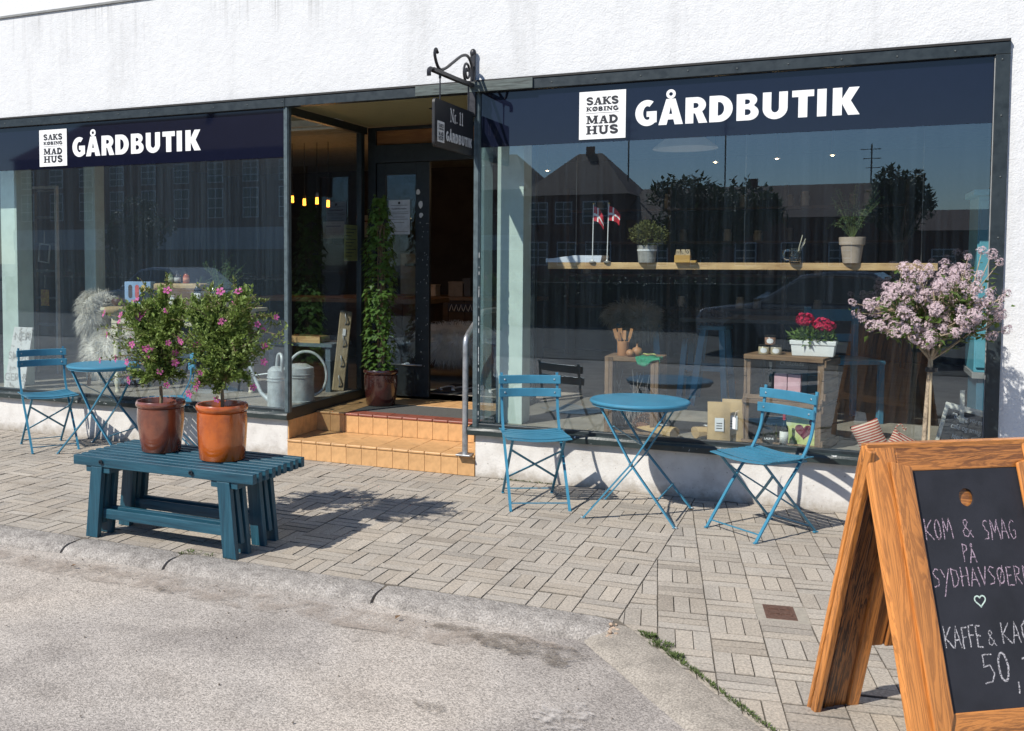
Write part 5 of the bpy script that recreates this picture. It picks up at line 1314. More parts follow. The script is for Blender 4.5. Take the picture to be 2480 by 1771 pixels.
# block calendar
cl = thing('block_calendar', 'small yellow wooden perpetual block calendar on the shelf', 'calendar', (-1.03,.45,SH))
YW = wood('yellow_wood', (.6,.36,.09), (.3,.15,.03), 'X', .55)
MB().box(-.055,.05,-.03,.03,0,.052).build('holder', YW, cl, bevel=.002); MB().box(.051,.09,-.03,.03,0,.016).build('tray', YW, cl, bevel=.001)
for k, (x, c) in enumerate(((-.032,'N'),(.002,'L'),(.033,'O'))):
    P = [(x-.017,.053),(x+.017,.053),(x+.012,.092),(x-.012,.092)]
    cb = MB().prism(P, lambda a,b,t: (a,t,b), -.02, .015).build('cube', wood('pale_cube', (.55,.45,.3), (.3,.2,.1), 'X', .6), cl)
    st_ = {'N': [[(0,0),(0,1),(.8,0),(.8,1)]], 'L': [[(0,1),(0,0),(.6,0)]], 'O': [A_(.4,.5,.35,.5,0,360,10)]}[c]
    mb = MB()
    for p in st_: ribbon(mb, [(x-.008+a*.018, .064+b*.02) for a, b in p], .004, FACADE, .0206)
    raw(mb, 'letter', INK, cb)
# glass mug with straws
CLEAR = None
m, nt, L, b = nodes('clear_glass'); b.inputs['Base Color'].default_value = (.95,.97,.96,1); b.inputs['Roughness'].default_value = .02; b.inputs['Transmission Weight'].default_value = 1; b.inputs['IOR'].default_value = 1.45; CLEAR = m
mg = thing('glass_mug', 'clear glass mug holding straws on the pine shelf', 'mug', (-.308,.45,SH))
MB().lathe([(.0001,0),(.033,0),(.037,.01),(.037,.1),(.034,.1),(.034,.012),(.0001,.01)], 24).build('glass', CLEAR, mg, smooth=True, sharp=50)
MB().tube(crv([(-.035,0,.085),(-.065,0,.08),(-.072,0,.05),(-.06,0,.022),(-.036,0,.02)],4), .005, 7).build('handle', CLEAR, mg, smooth=True)
for k in range(5): MB().tube([(rnd.uniform(-.015,.02), rnd.uniform(-.015,.015), .014),(.03+.02*k/3+rnd.uniform(-.01,.02), rnd.uniform(-.03,.02), .185-.012*k)], .0028, 6).build('straw', pm('straw', (.62,.56,.42), .7), mg)
MB().lathe([(.0001,.011),(.033,.013),(.033,.03),(.0001,.032)], 18).build('contents', pm('honey', (.5,.28,.06), .4), mg)
# terracotta pot with an airy plant
tp = thing('potted_fern', 'pale terracotta pot with a feathery plant on the pine shelf', 'potted plant', (.035,.47,SH))
CLAY = pm('pale_terracotta', (.42,.33,.26), .85, var=.15, scale=14)
MB().lathe([(.0001,0),(.053,0),(.068,.118),(.077,.12),(.08,.168),(.074,.17),(.07,.15),(.0001,.15)], 32).build('pot', CLAY, tp, smooth=True, sharp=45)
AIRY = pm('airy_leaf', (.06,.13,.05), .7, var=.3, scale=20, trans=.25)
st_ = MB(); lv = MB()
def airy(st_, lv, base, tips, n, s):
    for (tx, ty, tz) in tips:
        a = Vector(base); b_ = Vector((tx,ty,tz)); mid = a.lerp(b_,.5)+Vector((0,0,.03)); P = crv([a, mid, b_], 6); st_.tube(P, .0014, 4, False)
        for j in range(n):
            p = P[rnd.randrange(3, len(P))]; d = Vector((rnd.gauss(0,1), rnd.gauss(0,1), rnd.gauss(.2,.6))).normalized(); q = p+d*rnd.uniform(.01,.045)
            st_.tube([p, q], .0007, 3, False)
            for k in range(4): lv.leaf(p.lerp(q, rnd.uniform(.3,1)), d+Vector((rnd.gauss(0,.8), rnd.gauss(0,.8), rnd.gauss(0,.8))), Vector((0,0,1)), s*rnd.uniform(.6,1.3), s*.3, .1)
airy(st_, lv, (0,0,.15), [(rnd.uniform(-.14,.16), rnd.uniform(-.1,.1), rnd.uniform(.24,.52)) for k in range(22)], 18, .016)
st_.build('stems', pm('green_stem', (.12,.16,.05), .7), tp); raw(lv, 'foliage', AIRY, tp, kind='stuff')

# ------------------------------------------------------------------ crates
def crate(label, loc, rz, w, d, h, n_boards=3, open_front=True, grp='old wooden crates in the right window'):
    """apple crate lying on its long side: open side faces the street (-y)"""
    c = thing('wooden_crate', label, 'crate', loc, rz, grp)
    t = .016
    for k in range(n_boards):      # top and bottom slats run along x
        dd = d/n_boards
        MB().box(-w/2, w/2, -d/2+k*dd+.003, -d/2+(k+1)*dd-.003, h-t, h).build('slat', OLD['X'], c, bevel=.002)
        MB().box(-w/2, w/2, -d/2+k*dd+.003, -d/2+(k+1)*dd-.003, 0, t).build('slat', OLD['X'], c, bevel=.002)
    for s in (-1, 1):              # end boards
        for k in range(2):
            hh = (h-2*t)/2; MB().box(s*w/2-(t if s > 0 else 0), s*w/2+(0 if s > 0 else t), -d/2+.004, d/2-.004, t+k*hh+.002, t+(k+1)*hh-.002).build('end_board', OLD['Y'], c, bevel=.002)
        for y in (-d/2+.012, d/2-.034): MB().box(s*(w/2-t-.012)-.012, s*(w/2-t-.012)+.012, y, y+.022, t+.001, h-t-.001).build('corner_post', OLD['Z'], c, bevel=.002)
    for z in (0, h-.03): MB().box(-w/2+.002, w/2-.002, -d/2-.012, -d/2-.0005, z+.001, z+.029).build('front_lip', OLD['X'], c, bevel=.002)
    for k in range(2): hh = h/2-t; MB().box(-w/2+t+.001, w/2-t-.001, d/2-.010, d/2-.001, t+.001+k*hh, t+k*hh+hh-.004).build('back_board', OLD['X'], c)
    return c
c1 = crate('upright open wooden crate topped by the utensil jar and green net', (-1.315,.30,FZ), math.radians(0), .375, .30, .54)
for s in (-1, 1):
    for k in range(2): MB().box(s*.155-.027+.0275*k, s*.155-.001+.0275*k, -.166, -.151, .002, .538).build('front_post', OLD['Z'], c1, bevel=.002)
c2 = crate('lower of two stacked wooden crates, holding wine and a heart picture', (-.313,.284,FZ), math.radians(-16), .50, .34, .30)
c3 = crate('upper of two stacked wooden crates, with a chocolate display inside', (-.31,.29,FZ+.301), math.radians(-14), .50, .34, .29)
# side boards of the stacked crates carry battens
for c, h in ((c2,.3),(c3,.29)):
    for z in (.02, h-.06): MB().box(.2505,.262,-.165,.165,z,z+.045).build('batten', OLD['Y'], c, bevel=.002)
# twigs and pine cone in crate 1
tw = MB()
for k in range(34):
    p = Vector((rnd.uniform(-.12,.12), rnd.uniform(-.09,.06), .02+rnd.random()*.05)); q = p+Vector((rnd.gauss(0,.08), rnd.gauss(0,.05), rnd.uniform(.12,.4))); q.x = max(-.14, min(.14, q.x)); q.y = max(-.12,min(.1,q.y)); q.z = min(q.z, .49)
    tw.tube(crv([p, p.lerp(q,.5)+Vector((rnd.gauss(0,.03),rnd.gauss(0,.02),0)), q],3), [.004,.0038,.0036,.003,.003,.002,.002], 5, False)
o = tw.build('twig_bundle', pm('grey_twig', (.26,.22,.19), .85), None, smooth=True); o.location = (-1.315,.30,FZ+.012); tag(o, 'bundle of bare grey twigs inside the upright crate', 'twigs')
pc = thing('pine_cone', 'large brown pine cone at the bottom of the upright crate', 'pine cone', (-1.25,.2,FZ+.012))
mb = MB()
for k in range(90):
    z = k/90; a = k*2.4; r = .05*math.sin(PI*(.12+.8*z))**.7; p = Vector((math.cos(a)*r*.6, math.sin(a)*r*.6, .005+z*.13)); mb.leaf(p, Vector((math.cos(a), math.sin(a), .35)), Vector((0,0,1)), .028, .026, .25)
o = raw(mb, 'scales', pm('cone_brown', (.2,.09,.045), .8), pc); o.rotation_euler = (.0,.9,.3); o.location = (-.06,0,.035)
MB().sphere((0,0,.05), .03, 8, 6, (1.6,1,1)).build('core', MATS['cone_brown'], pc)
# utensil jar
TURN = wood('turned_wood', (.48,.24,.1), (.25,.1,.04), 'Z', .5)
uj = thing('utensil_jar', 'wooden jar full of carved wooden spoons on the upright crate', 'jar', (-1.402,.27,FZ+.54))
MB().lathe([(.0001,0),(.038,0),(.04,.098),(.035,.1),(.033,.01),(.0001,.01)], 24).build('jar', TURN, uj, smooth=True, sharp=50)
for (x, dx, hh, wd) in ((-.015,-.045,.185,.024),(-.002,-.02,.19,.03),(.01,.0,.175,.022),(.018,.045,.19,.02),(.0,-.03,.165,.02)):
    mb = MB(); a = Vector((x,rnd.uniform(-.01,.01),.012)); b_ = Vector((x+dx,rnd.uniform(-.02,.01),hh)); mb.strip([a, a.lerp(b_,.62)], .008, .006, (0,1,0)); mb.strip([a.lerp(b_,.6), a.lerp(b_,.75), b_], wd, .006, (0,1,0)); mb.build('utensil', TURN, uj)
# gourd shaped wooden pots
gd = thing('wooden_gourd', 'two turned wooden gourd shapes beside the utensil jar', 'ornament', (-1.30,.25,FZ+.54))
MB().lathe([(.0001,0),(.022,0),(.036,.02),(.038,.035),(.03,.055),(.008,.066),(.006,.08),(.009,.085),(.0001,.088)], 20).build('gourd', TURN, gd, smooth=True, sharp=60)
MB().lathe([(.0001,0),(.018,0),(.028,.016),(.029,.028),(.02,.044),(.004,.05),(.0001,.052)], 18, c=(-.038,-.05,0)).build('gourd', TURN, gd, smooth=True, sharp=60)
# green net draped over the corner
NET = pm('green_net', (.02,.26,.13), .7, var=.25, scale=60)
nb = thing('green_net', 'bright green netting draped over the corner of the upright crate', 'cloth', (-1.19,.172,FZ+.54))
mb = MB(); nx, ny = 20, 16
for i in range(nx+1):
    for j in range(ny+1):
        u = i/nx; v = j/ny; x = -.09+.165*u+.01*math.sin(v*7); y = .08-.17*v; z = .006+.004*math.sin(u*14)+.01*math.exp(-((u-.45)**2+(v-.35)**2)*18)
        over = max(0, -y-.042); 
        if over > 0: y = -.044-over*.12; z -= over*1.1*(.7+.5*math.sin(u*5+.5))
        xo = max(0, x-.062)
        if xo > 0: x = .064+xo*.2; z -= xo*1.2
        mb.v.append((x,y,z))
for i in range(nx):
    for j in range(ny): a = i*(ny+1)+j; mb.f.append((a, a+1, a+ny+2, a+ny+1))
o = mb.build('cloth', NET, nb, smooth=True); so_ = o.modifiers.new('thick','SOLIDIFY'); so_.thickness = .003
MB().strip(crv([(-.05,.0,.028),(-.02,-.02,.026),(.01,.0,.028),(.03,-.02,.026)],4), .012, .004).build('label', pm('yellow_label', (.65,.65,.2), .7), nb)
# three little jars
for k, (x, y, z, lab) in enumerate(((-.475,.24,0,'small spice jar on the crate, left of three'),(-.40,.235,0,'small spice jar on the crate, right of three'),(-.437,.238,.063,'small spice jar on top of the two others'))):
    j = thing('spice_jar', lab, 'jar', (x, y, FZ+.592+z), 0, 'three stacked spice jars')
    MB().lathe([(.0001,0),(.033,0),(.035,.004),(.035,.045),(.031,.05),(.0001,.05)], 22).build('glass', pm('spice_%d' % k, ((.5,.42,.28),(.42,.36,.25),(.35,.2,.14))[k], .25, coat=.5), j, smooth=True, sharp=50)
    MB().lathe([(.0001,.05),(.034,.05),(.034,.061),(.0001,.062)], 22).build('lid', pm('dark_lid', (.03,.03,.03), .35, .6), j, smooth=True, sharp=50)
    mb = MB()
    for a in range(9):
        a0 = math.radians(-125+70*a/9); a1 = math.radians(-125+70*(a+1)/9); f = lambda t: .012*math.sqrt(max(0, 1-((t+math.radians(90))/math.radians(35))**2))+.004
        mb.poly([(math.cos(a0)*.0356, math.sin(a0)*.0356, .025-f(a0)), (math.cos(a1)*.0356, math.sin(a1)*.0356, .025-f(a1)), (math.cos(a1)*.0356, math.sin(a1)*.0356, .025+f(a1)), (math.cos(a0)*.0356, math.sin(a0)*.0356, .025+f(a0))])
    raw(mb, 'label', WHT, j)
# white planter with red geranium
pl = thing('planter_box', 'white planter with red geraniums on the stacked crates', 'potted plant', (-.175,.245,FZ+.592), math.radians(-4))
POT_W = pm('white_planter', (.78,.78,.76), .6, var=.05, scale=20, bump=.15)
def trap(mb, w0, d0, w1, d1, z0, z1):
    n = len(mb.v); mb.v += [(-w0,-d0,z0),(w0,-d0,z0),(w0,d0,z0),(-w0,d0,z0),(-w1,-d1,z1),(w1,-d1,z1),(w1,d1,z1),(-w1,d1,z1)]; mb.f += [(n,n+3,n+2,n+1),(n+4,n+5,n+6,n+7),(n,n+1,n+5,n+4),(n+1,n+2,n+6,n+5),(n+2,n+3,n+7,n+6),(n+3,n,n+4,n+7)]
mb = MB(); trap(mb, .122,.066,.13,.072,0,.072); mb.build('box', POT_W, pl, bevel=.004)
mb = MB(); trap(mb, .136,.078,.138,.08,.0725,.1); mb.build('rim', POT_W, pl, bevel=.004)
GER = pm('geranium_leaf', (.12,.2,.035), .6, var=.3, scale=16, trans=.25)
small_bush(pl, (0,0,.115), (.135,.08,.055), 420, .045, GER)
for (x, y, z, r) in ((-.055,-.02,.235,.052),(.045,-.02,.205,.055),(.085,.0,.19,.04)):
    MB().tube([(x*.6,0,.1),(x,y,z)], .003, 5).build('flower_stem', MATS['green_stem'], pl)
    mb = MB()
    for k in range(170):
        u = Vector((rnd.gauss(0,1), rnd.gauss(0,1), rnd.gauss(.1,1))).normalized(); p = Vector((x,y,z))+Vector((u.x*r,u.y*r,u.z*r*.75))*rnd.uniform(.8,1); mb.leaf(p, u.orthogonal()+u*.4, u, .022, .02, .15)
    raw(mb, 'flower_head', pm('geranium_red', (.62,.01,.075), .6, var=.25, scale=60, trans=.25), pl)
# chocolate display in the upper crate
cd = thing('chocolate_display', 'dark display card reading Chokolade inside the upper crate', 'display', (-.31,.30,FZ+.315), math.radians(-12))
SL = pm('display_grey', (.075,.075,.08), .6)
bk = MB(); bk.box(-.1,.1,-.006,.006,0,.24); o = bk.build('card', SL, cd); o.rotation_euler = (-.15,0,math.radians(4))
for k in range(2): MB().box(-.085+k*.085,-.005+k*.085,-.075,-.035,.0,.15).build('chocolate_box', pm('pink_card', (.62,.38,.42), .6), cd, bevel=.002)
MB().box(-.1,.1,-.08,-.078,-.0,.03).build('tray_front', pm('display_pale', (.4,.36,.38), .6), cd)
tcv = bpy.data.curves.new('text','FONT'); tcv.body = 'Chokolade'; tcv.size = .036; tcv.offset = .0006; tcv.align_x = 'CENTER'; tcv.extrude = .0004
def text_obj(name, body, size, mat, parent, loc, rot, bold=.0, align='CENTER', sx=1):
    c = bpy.data.curves.new(name, 'FONT'); c.body = body; c.size = size; c.offset = bold; c.align_x = align; c.extrude = .0004
    t_ = bpy.data.objects.new('tmp', c); col.objects.link(t_); dg = bpy.context.evaluated_depsgraph_get(); me = bpy.data.meshes.new_from_object(t_.evaluated_get(dg)); bpy.data.objects.remove(t_); bpy.data.curves.remove(c)
    me.materials.clear(); me.materials.append(mat); me.name = name; o = bpy.data.objects.new(name, me); col.objects.link(o); o.parent = parent; o.location = loc; o.rotation_euler = rot; o.scale = (sx,1,1); return o
bpy.data.curves.remove(tcv)
text_obj('lettering', 'Chokolade', .034, pm('silver_print', (.5,.5,.52), .5), bpy.data.objects[o.name], (0,-.0075,.2), (PI/2,0,0), .0008)
# bottle + wine + jar in the lower crate
def bottle(label, loc, h, r, glass_c, cap_c, lab_c=(.75,.75,.7), nm='bottle', group=None, lw=.5, neck=.32):
    b_ = thing(nm, label, 'bottle', loc, rnd.uniform(-.2,.2), group)
    gm = pm('bottle_%02d%02d%02d' % tuple(int(99*x) for x in glass_c), glass_c, .08, coat=.3, var=.05)
    MB().lathe([(.0001,0),(r-.003,0),(r,.004),(r,h*.58),(r*.9,h*.64),(r*neck+.003,h*.74),(r*neck,h*.78),(r*neck,h*.96),(.0001,h*.96)], 20).build('glass', gm, b_, smooth=True, sharp=60)
    MB().lathe([(.0001,h*.9601),(r*neck+.0015,h*.9601),(r*neck+.0015,h),(.0001,h)], 14).build('cap', pm('cap_%02d%02d%02d' % tuple(int(99*x) for x in cap_c), cap_c, .4), b_) if False else MB().lathe([(r*neck+.0005,h*.84),(r*neck+.0015,h*.84),(r*neck+.0015,h),(.0001,h+.001)], 14).build('cap', pm('cap_%02d%02d%02d' % tuple(int(99*x) for x in cap_c), cap_c, .4), b_)
    if lab_c:
        mb = MB(); mb.lathe([(r+.0006,h*.14),(r+.0006,h*lw)], 20); raw(mb, 'label', pm('lab_%02d%02d%02d' % tuple(int(99*x) for x in lab_c), lab_c, .7), b_, smooth=True)
    return b_
bottle('dark wine bottle with red cap and white label in the lower crate', (-.335,.115,FZ), .215, .026, (.01,.012,.01), (.4,.03,.03))
bottle('tall dark bottle standing inside the upper crate', (-.435,.28,FZ+.315), .22, .026, (.012,.012,.012), (.5,.5,.48), None)
lj = thing('black_jar', 'wide dark jar with a white word on it in the lower crate', 'jar', (-.425,.16,FZ+.001))
MB().lathe([(.0001,0),(.042,0),(.046,.006),(.046,.11),(.04,.125),(.044,.128),(.044,.15),(.0001,.152)], 24).build('glass', pm('smoked_glass', (.02,.02,.022), .15, coat=.4), lj, smooth=True, sharp=50)
text_obj('lettering', 'LAUBÆ', .017, WHT, lj, (0,-.047,.045), (PI/2,0,0), .0006)
hp = thing('heart_picture', 'green and yellow poster with a dark red heart in the lower crate', 'picture', (-.22,.20,FZ+.013), math.radians(-14))
m, nt, L, b = nodes('poster_wash'); tc = N(nt,'ShaderNodeTexCoord'); no = N(nt,'ShaderNodeTexNoise',i_Scale=9.0,i_Detail=3.0); L.new(tc.outputs['Object'],no.inputs[0]); rr = ramp(nt,[(.35,(.3,.42,.09)),(.5,(.55,.6,.25)),(.65,(.66,.66,.5))]); L.new(no.outputs[0],rr.inputs[0]); L.new(rr.outputs[0],b.inputs['Base Color']); b.inputs['Roughness'].default_value=.6
MB().box(-.11,.11,-.003,.003,0,.245).build('sheet', m, hp)
for (cx_, cz_, s, c_) in ((.0,.09,.0034,(.16,.025,.05)),(.075,.14,.0028,(.09,.02,.04))):
    P = [(cx_+s*16*math.sin(t)**3, cz_+s*(13*math.cos(t)-5*math.cos(2*t)-2*math.cos(3*t)-math.cos(4*t))) for t in [2*PI*k/30 for k in range(30)]]
    P = [(min(a,.109), b) for a, b in P]; mb = MB(); mb.prism(P, lambda a,b,t: (a,t,b), -.0055+.001*(cx_>0), -.0042+.0008*(cx_>0)); mb.build('heart', pm('heart_%d' % int(cx_*100), c_, .5, var=.5, scale=40), hp)
# kraft paper bags
KRAFT = pm('kraft_paper', (.5,.34,.16), .6, var=.15, scale=9, bump=.25, bscale=25)
def bag(label, loc, rz, w, h, lie=0):
    b_ = thing('paper_bag', label, 'bag', loc, rz, 'kraft paper bags in the window')
    mb = MB(); nx, nz = 8, 10
    for s in (-1, 1):
        for j in range(nz+1):
            for i in range(nx+1):
                u = i/nx*2-1; v = j/nz; th = .038*(1-v)**.6*(1-u*u*.7)+.002; wob = .003*mnoise.noise(Vector((u*2,v*4,s*3+w*20)))
                mb.v.append((u*w/2*(1-.03*math.sin(v*PI)), s*(th+wob), v*h))
    n1 = (nx+1)*(nz+1)
    for j in range(nz):
        for i in range(nx):
            a = j*(nx+1)+i; mb.f.append((a,a+1,a+nx+2,a+nx+1)); mb.f.append((n1+a,n1+a+nx+1,n1+a+nx+2,n1+a+1))
        for i in (0, nx): a = j*(nx+1)+i; mb.f.append((a,a+nx+1,n1+a+nx+1,n1+a))
    for i in range(nx): mb.f.append((i,i+1,n1+i+1,n1+i)); a = nz*(nx+1)+i; mb.f.append((a,a+1,n1+a+1,n1+a))
    o = mb.build('bag', KRAFT, b_, smooth=True, sharp=50)
    lb = MB().box(-.028,.028,-.0415,-.040,h*.3,h*.62).build('label', WHT, b_); lb.rotation_euler = (-.06 if not lie else 0,0,0)
    for k in range(3): mb = MB(); mb.box(-.018,.018,-.0425,-.0417,h*(.36+.06*k),h*(.38+.06*k)); x_ = mb.build('print_line', INK, lb)
    if lie: b_.rotation_euler = (lie, 0, rz)
    return b_
bag('standing kraft paper bag with white label, in front of its twin', (-.735,.10,FZ), math.radians(12), .145, .275)
bag('standing kraft paper bag half behind the other and the crate', (-.655,.20,FZ), math.radians(4), .14, .285)
bag('kraft paper bag lying on the window ledge beside the upright crate', (-1.02,.13,FZ+.04), math.radians(70), .13, .25, math.radians(-86))
bag('kraft paper bag lying behind the standing ones', (-.9,.22,FZ+.04), math.radians(-60), .13, .24, math.radians(-86))
# striped cushions
def stripes():
    m, nt, L, b = nodes('red_stripe'); tc = N(nt,'ShaderNodeTexCoord'); sx = N(nt,'ShaderNodeSeparateXYZ'); L.new(tc.outputs['Object'],sx.inputs[0]); a = N(nt,'ShaderNodeMath',operation='MULTIPLY'); a.inputs[1].default_value=62; L.new(sx.outputs[2],a.inputs[0]); f = N(nt,'ShaderNodeMath',operation='FRACT'); L.new(a.outputs[0],f.inputs[0]); rr = ramp(nt,[(.5,(.36,.06,.045)),(.54,(.62,.5,.4))]); rr.color_ramp.interpolation='CONSTANT'; L.new(f.outputs[0],rr.inputs[0]); L.new(rr.outputs[0],b.inputs['Base Color']); b.inputs['Roughness'].default_value=.85; return m
STRIPE = stripes()
def cushion(label, loc, rot, w, h, grp='striped cushions in the window'):
    c = thing('striped_cushion', label, 'cushion', loc, 0, grp); mb = MB(); n = 12
    for s in (-1,1):
        for i in range(n+1):
            for j in range(n+1):
                u = i/n*2-1; v = j/n*2-1; k = (1-u**4)*(1-v**4); mb.v.append((u*w/2*(1-.08*(1-abs(v))**1), s*.035*k**.6, v*h/2*(1-.08*(1-abs(u)))))
    m1 = (n+1)**2
    for i in range(n):
        for j in range(n): a = i*(n+1)+j; mb.f.append((a,a+1,a+n+2,a+n+1)); mb.f.append((m1+a,m1+a+n+1,m1+a+n+2,m1+a+1))
    o = mb.build('cover', STRIPE, c, smooth=True); o.rotation_euler = rot; return c
cushion('red striped cushion standing on its corner by the lilac trunk', (.165,.16,FZ+.095), (0,math.radians(-24),0), .17, .21)
cq = cushion('red striped cushion with a ribbon, half hidden behind the chalkboard', (.335,.22,FZ+.06), (-.2,math.radians(30),.2), .15, .14)
MB().tube(crv([(.0,-.03,.06),(-.03,-.03,.1),(.0,-.02,.13),(.02,-.02,.09),(.03,-.03,.11)],4), .004, 5).build('ribbon', STRIPE, cq, smooth=True)
# small blackboard on an easel
sb = thing('small_blackboard', 'small white framed blackboard with chalk writing in the window corner', 'sign', (.66,.16,FZ), math.radians(0))
o = MB().box(-.14,.14,-.006,.0,0,.30).build('slate', BLACK, sb); mb = MB(); mb.box(-.16,-.138,-.012,.004,-.0,.32); mb.box(.138,.16,-.012,.004,0,.32); mb.box(-.138,.138,-.012,.004,.285,.32); mb.box(-.138,.138,-.012,.004,0,.02); fr = mb.build('frame', pm('white_frame', (.6,.58,.52), .6, var=.2, scale=30), sb, bevel=.002)
for q in (o, fr): q.rotation_euler = (-.12,math.radians(13),0)
MB().box(-.012,.012,.02,.032,0,.42).build('easel_post', pm('white_frame'  , (.6,.58,.52), .6), sb)
for k, (s_, z) in enumerate((('"Besøg vores lille', .235), ('café og smag på', .175), ('hjemmelavet', .115))):
    q = text_obj('chalk_line', s_, .044, WHT, o, (0,-.0068,z), (PI/2,0,0), 0, sx=.72)

# ------------------------------------------------------------------ furniture further inside
BLUE_F = pm('blue_furniture', (.05,.2,.32), .5, var=.15, scale=10); CYAN_F = pm('aqua_cabinet', (.12,.38,.48), .5, var=.08, scale=8)
cab = thing('aqua_cabinet', 'tall aqua blue cabinet at the right end of the right window', 'cabinet', (1.06,.84,FZ))
mb = MB(); mb.box(-.3,.45,-.2,.3,.49,1.62); mb.build('upper_body', CYAN_F, cab, bevel=.004)
mb = MB(); mb.box(-.28,.42,-.19,.3,0,.45); mb.build('lower_body', pm('blue_dark', (.03,.13,.2), .5), cab, bevel=.004); MB().box(-.31,.46,-.22,.3,.4505,.4895).build('worktop', pm('grey_top', (.3,.3,.3), .4), cab, bevel=.003)
for k in range(2): dr = MB().box(-.29+.37*k,.07+.37*k,-.216,-.201,.52,1.59).build('door', CYAN_F, cab, bevel=.004); MB().sphere((.04+.07*k,-.222,1.02), .012, 8, 6).build('knob', STEEL, dr)
MB().box(-.33,.48,-.23,.3,1.621,1.66).build('cornice', CYAN_F, cab, bevel=.006)
def fur(parent, blobs, n, length, mat, nm='fleece', droop=1.0, w=.0016):
    core = MB(); h = MB()
    for (c, r) in blobs: core.sphere(c, 1, 16, 10, (r[0]*.93, r[1]*.93, r[2]*.93))
    core.build(nm+'_hide', mat, parent, smooth=True)
    for (c, r) in blobs:
        for i in range(n//len(blobs)):
            u = Vector((rnd.gauss(0,1), rnd.gauss(0,1), rnd.gauss(0,1))).normalized(); p = Vector(c)+Vector((u.x*r[0]*.93,u.y*r[1]*.93,u.z*r[2]*.93)); L_ = length*rnd.uniform(.5,1.2)
            d = (u*1.0+Vector((mnoise.noise(p*9)*.9, mnoise.noise(p*9+Vector((5,0,0)))*.9, -.35*droop))).normalized(); x = d.cross(Vector((rnd.gauss(0,1),rnd.gauss(0,1),rnd.gauss(0,1)))).normalized()*w
            q = p+d*L_*.5; d2 = (d+Vector((rnd.gauss(0,.25),rnd.gauss(0,.25),-.7*droop))).normalized(); e = q+d2*L_*.5
            k = len(h.v); h.v += [tuple(p-x), tuple(p+x), tuple(q+x*.8), tuple(q-x*.8), tuple(e)]; h.f += [(k,k+1,k+2,k+3),(k+3,k+2,k+4)]
    return raw(h, nm, mat, parent, kind='stuff')
GREY_FUR = pm('grey_fleece', (.36,.33,.27), .95, var=.3, scale=8); WHITE_FUR = pm('white_fleece', (.74,.7,.63), .95, var=.15, scale=8); BROWN_FUR = pm('brown_fleece', (.07,.05,.04), .95, var=.3, scale=8)
def stool(label, loc, rz, h, sheep=None, w=.36, grp='blue bar stools inside the shop'):
    s = thing('bar_stool', label, 'stool', loc, rz, grp)
    MB().box(-w/2,w/2,-.15,.15,h-.035,h).build('seat', BLUE_F, s, bevel=.005)
    for sx in (-1,1):
        for sy in (-1,1): MB().bar((sx*w*.52,sy*.17,0),(sx*w*.4,sy*.11,h-.036),.045,.045,(0,1,0)).build('leg', BLUE_F, s)
        MB().bar((sx*w*.48,-.15,.22),(sx*w*.48,.15,.22),.03,.035).build('stretcher', BLUE_F, s)
    for sy in (-1,1): MB().bar((-w*.47,sy*.14,.3),(w*.47,sy*.14,.3),.03,.04).build('stretcher', BLUE_F, s)
    return s
stool('blue bar stool under the grey sheepskin inside the right window', (-1.62,2.0,FZ), .2, .66)
stool('blue bar stool under the brown sheepskin inside the right window', (-1.05,2.05,FZ), -.1, .66)
f1 = thing('sheepskin', 'shaggy grey sheepskin on a bar stool behind the utensil jar', 'sheepskin', (-1.66,2.0,FZ+.70)); fur(f1, [((0,0,.03),(.25,.2,.1)),((.05,-.1,-.04),(.2,.12,.12))], 5200, .09, GREY_FUR)
f2 = thing('sheepskin', 'dark brown sheepskin on a bar stool behind the shelf', 'sheepskin', (-1.15,2.05,FZ+.70)); fur(f2, [((0,0,.03),(.28,.2,.08)),((-.1,-.1,-.05),(.16,.12,.12))], 4200, .08, BROWN_FUR)
def in_chair(label, loc, rz):
    s = thing('blue_chair', label, 'chair', loc, rz, 'blue wooden chairs inside the shop'); 
    for sx in (-1,1): MB().box(sx*.19-.02,sx*.19+.02,.17,.21,0,.85).build('back_post', BLUE_F, s, bevel=.004); MB().box(sx*.19-.02,sx*.19+.02,-.2,-.16,0,.44).build('leg', BLUE_F, s, bevel=.004)
    MB().box(-.21,.21,-.21,.21,.4405,.47).build('seat', BLUE_F, s, bevel=.004); MB().box(-.17,.17,.175,.205,.74,.83).build('back_rail', BLUE_F, s, bevel=.004); MB().box(-.17,.17,.18,.2,.58,.64).build('back_rail', BLUE_F, s, bevel=.004); return s
in_chair('blue wooden chair inside between the crates and the lilac trunk', (.0,1.5,FZ), .5)
tbl = thing('shop_table', 'dark rectangular table on blue trestle legs inside the right window', 'table', (-.65,2.1,FZ), .05)
MB().box(-.6,.6,-.35,.35,.70,.73).build('table_top', pm('dark_table', (.05,.045,.04), .5), tbl, bevel=.003)
for sx in (-1,1):
    for sy in (-1,1): MB().bar((sx*.5,sy*.3,0),(sx*.42,sy*.12,.699),.05,.05,(1,0,0)).build('leg', BLUE_F, tbl)
    MB().bar((sx*.48,-.24,.25),(sx*.48,.24,.25),.04,.05).build('crosspiece', BLUE_F, tbl)
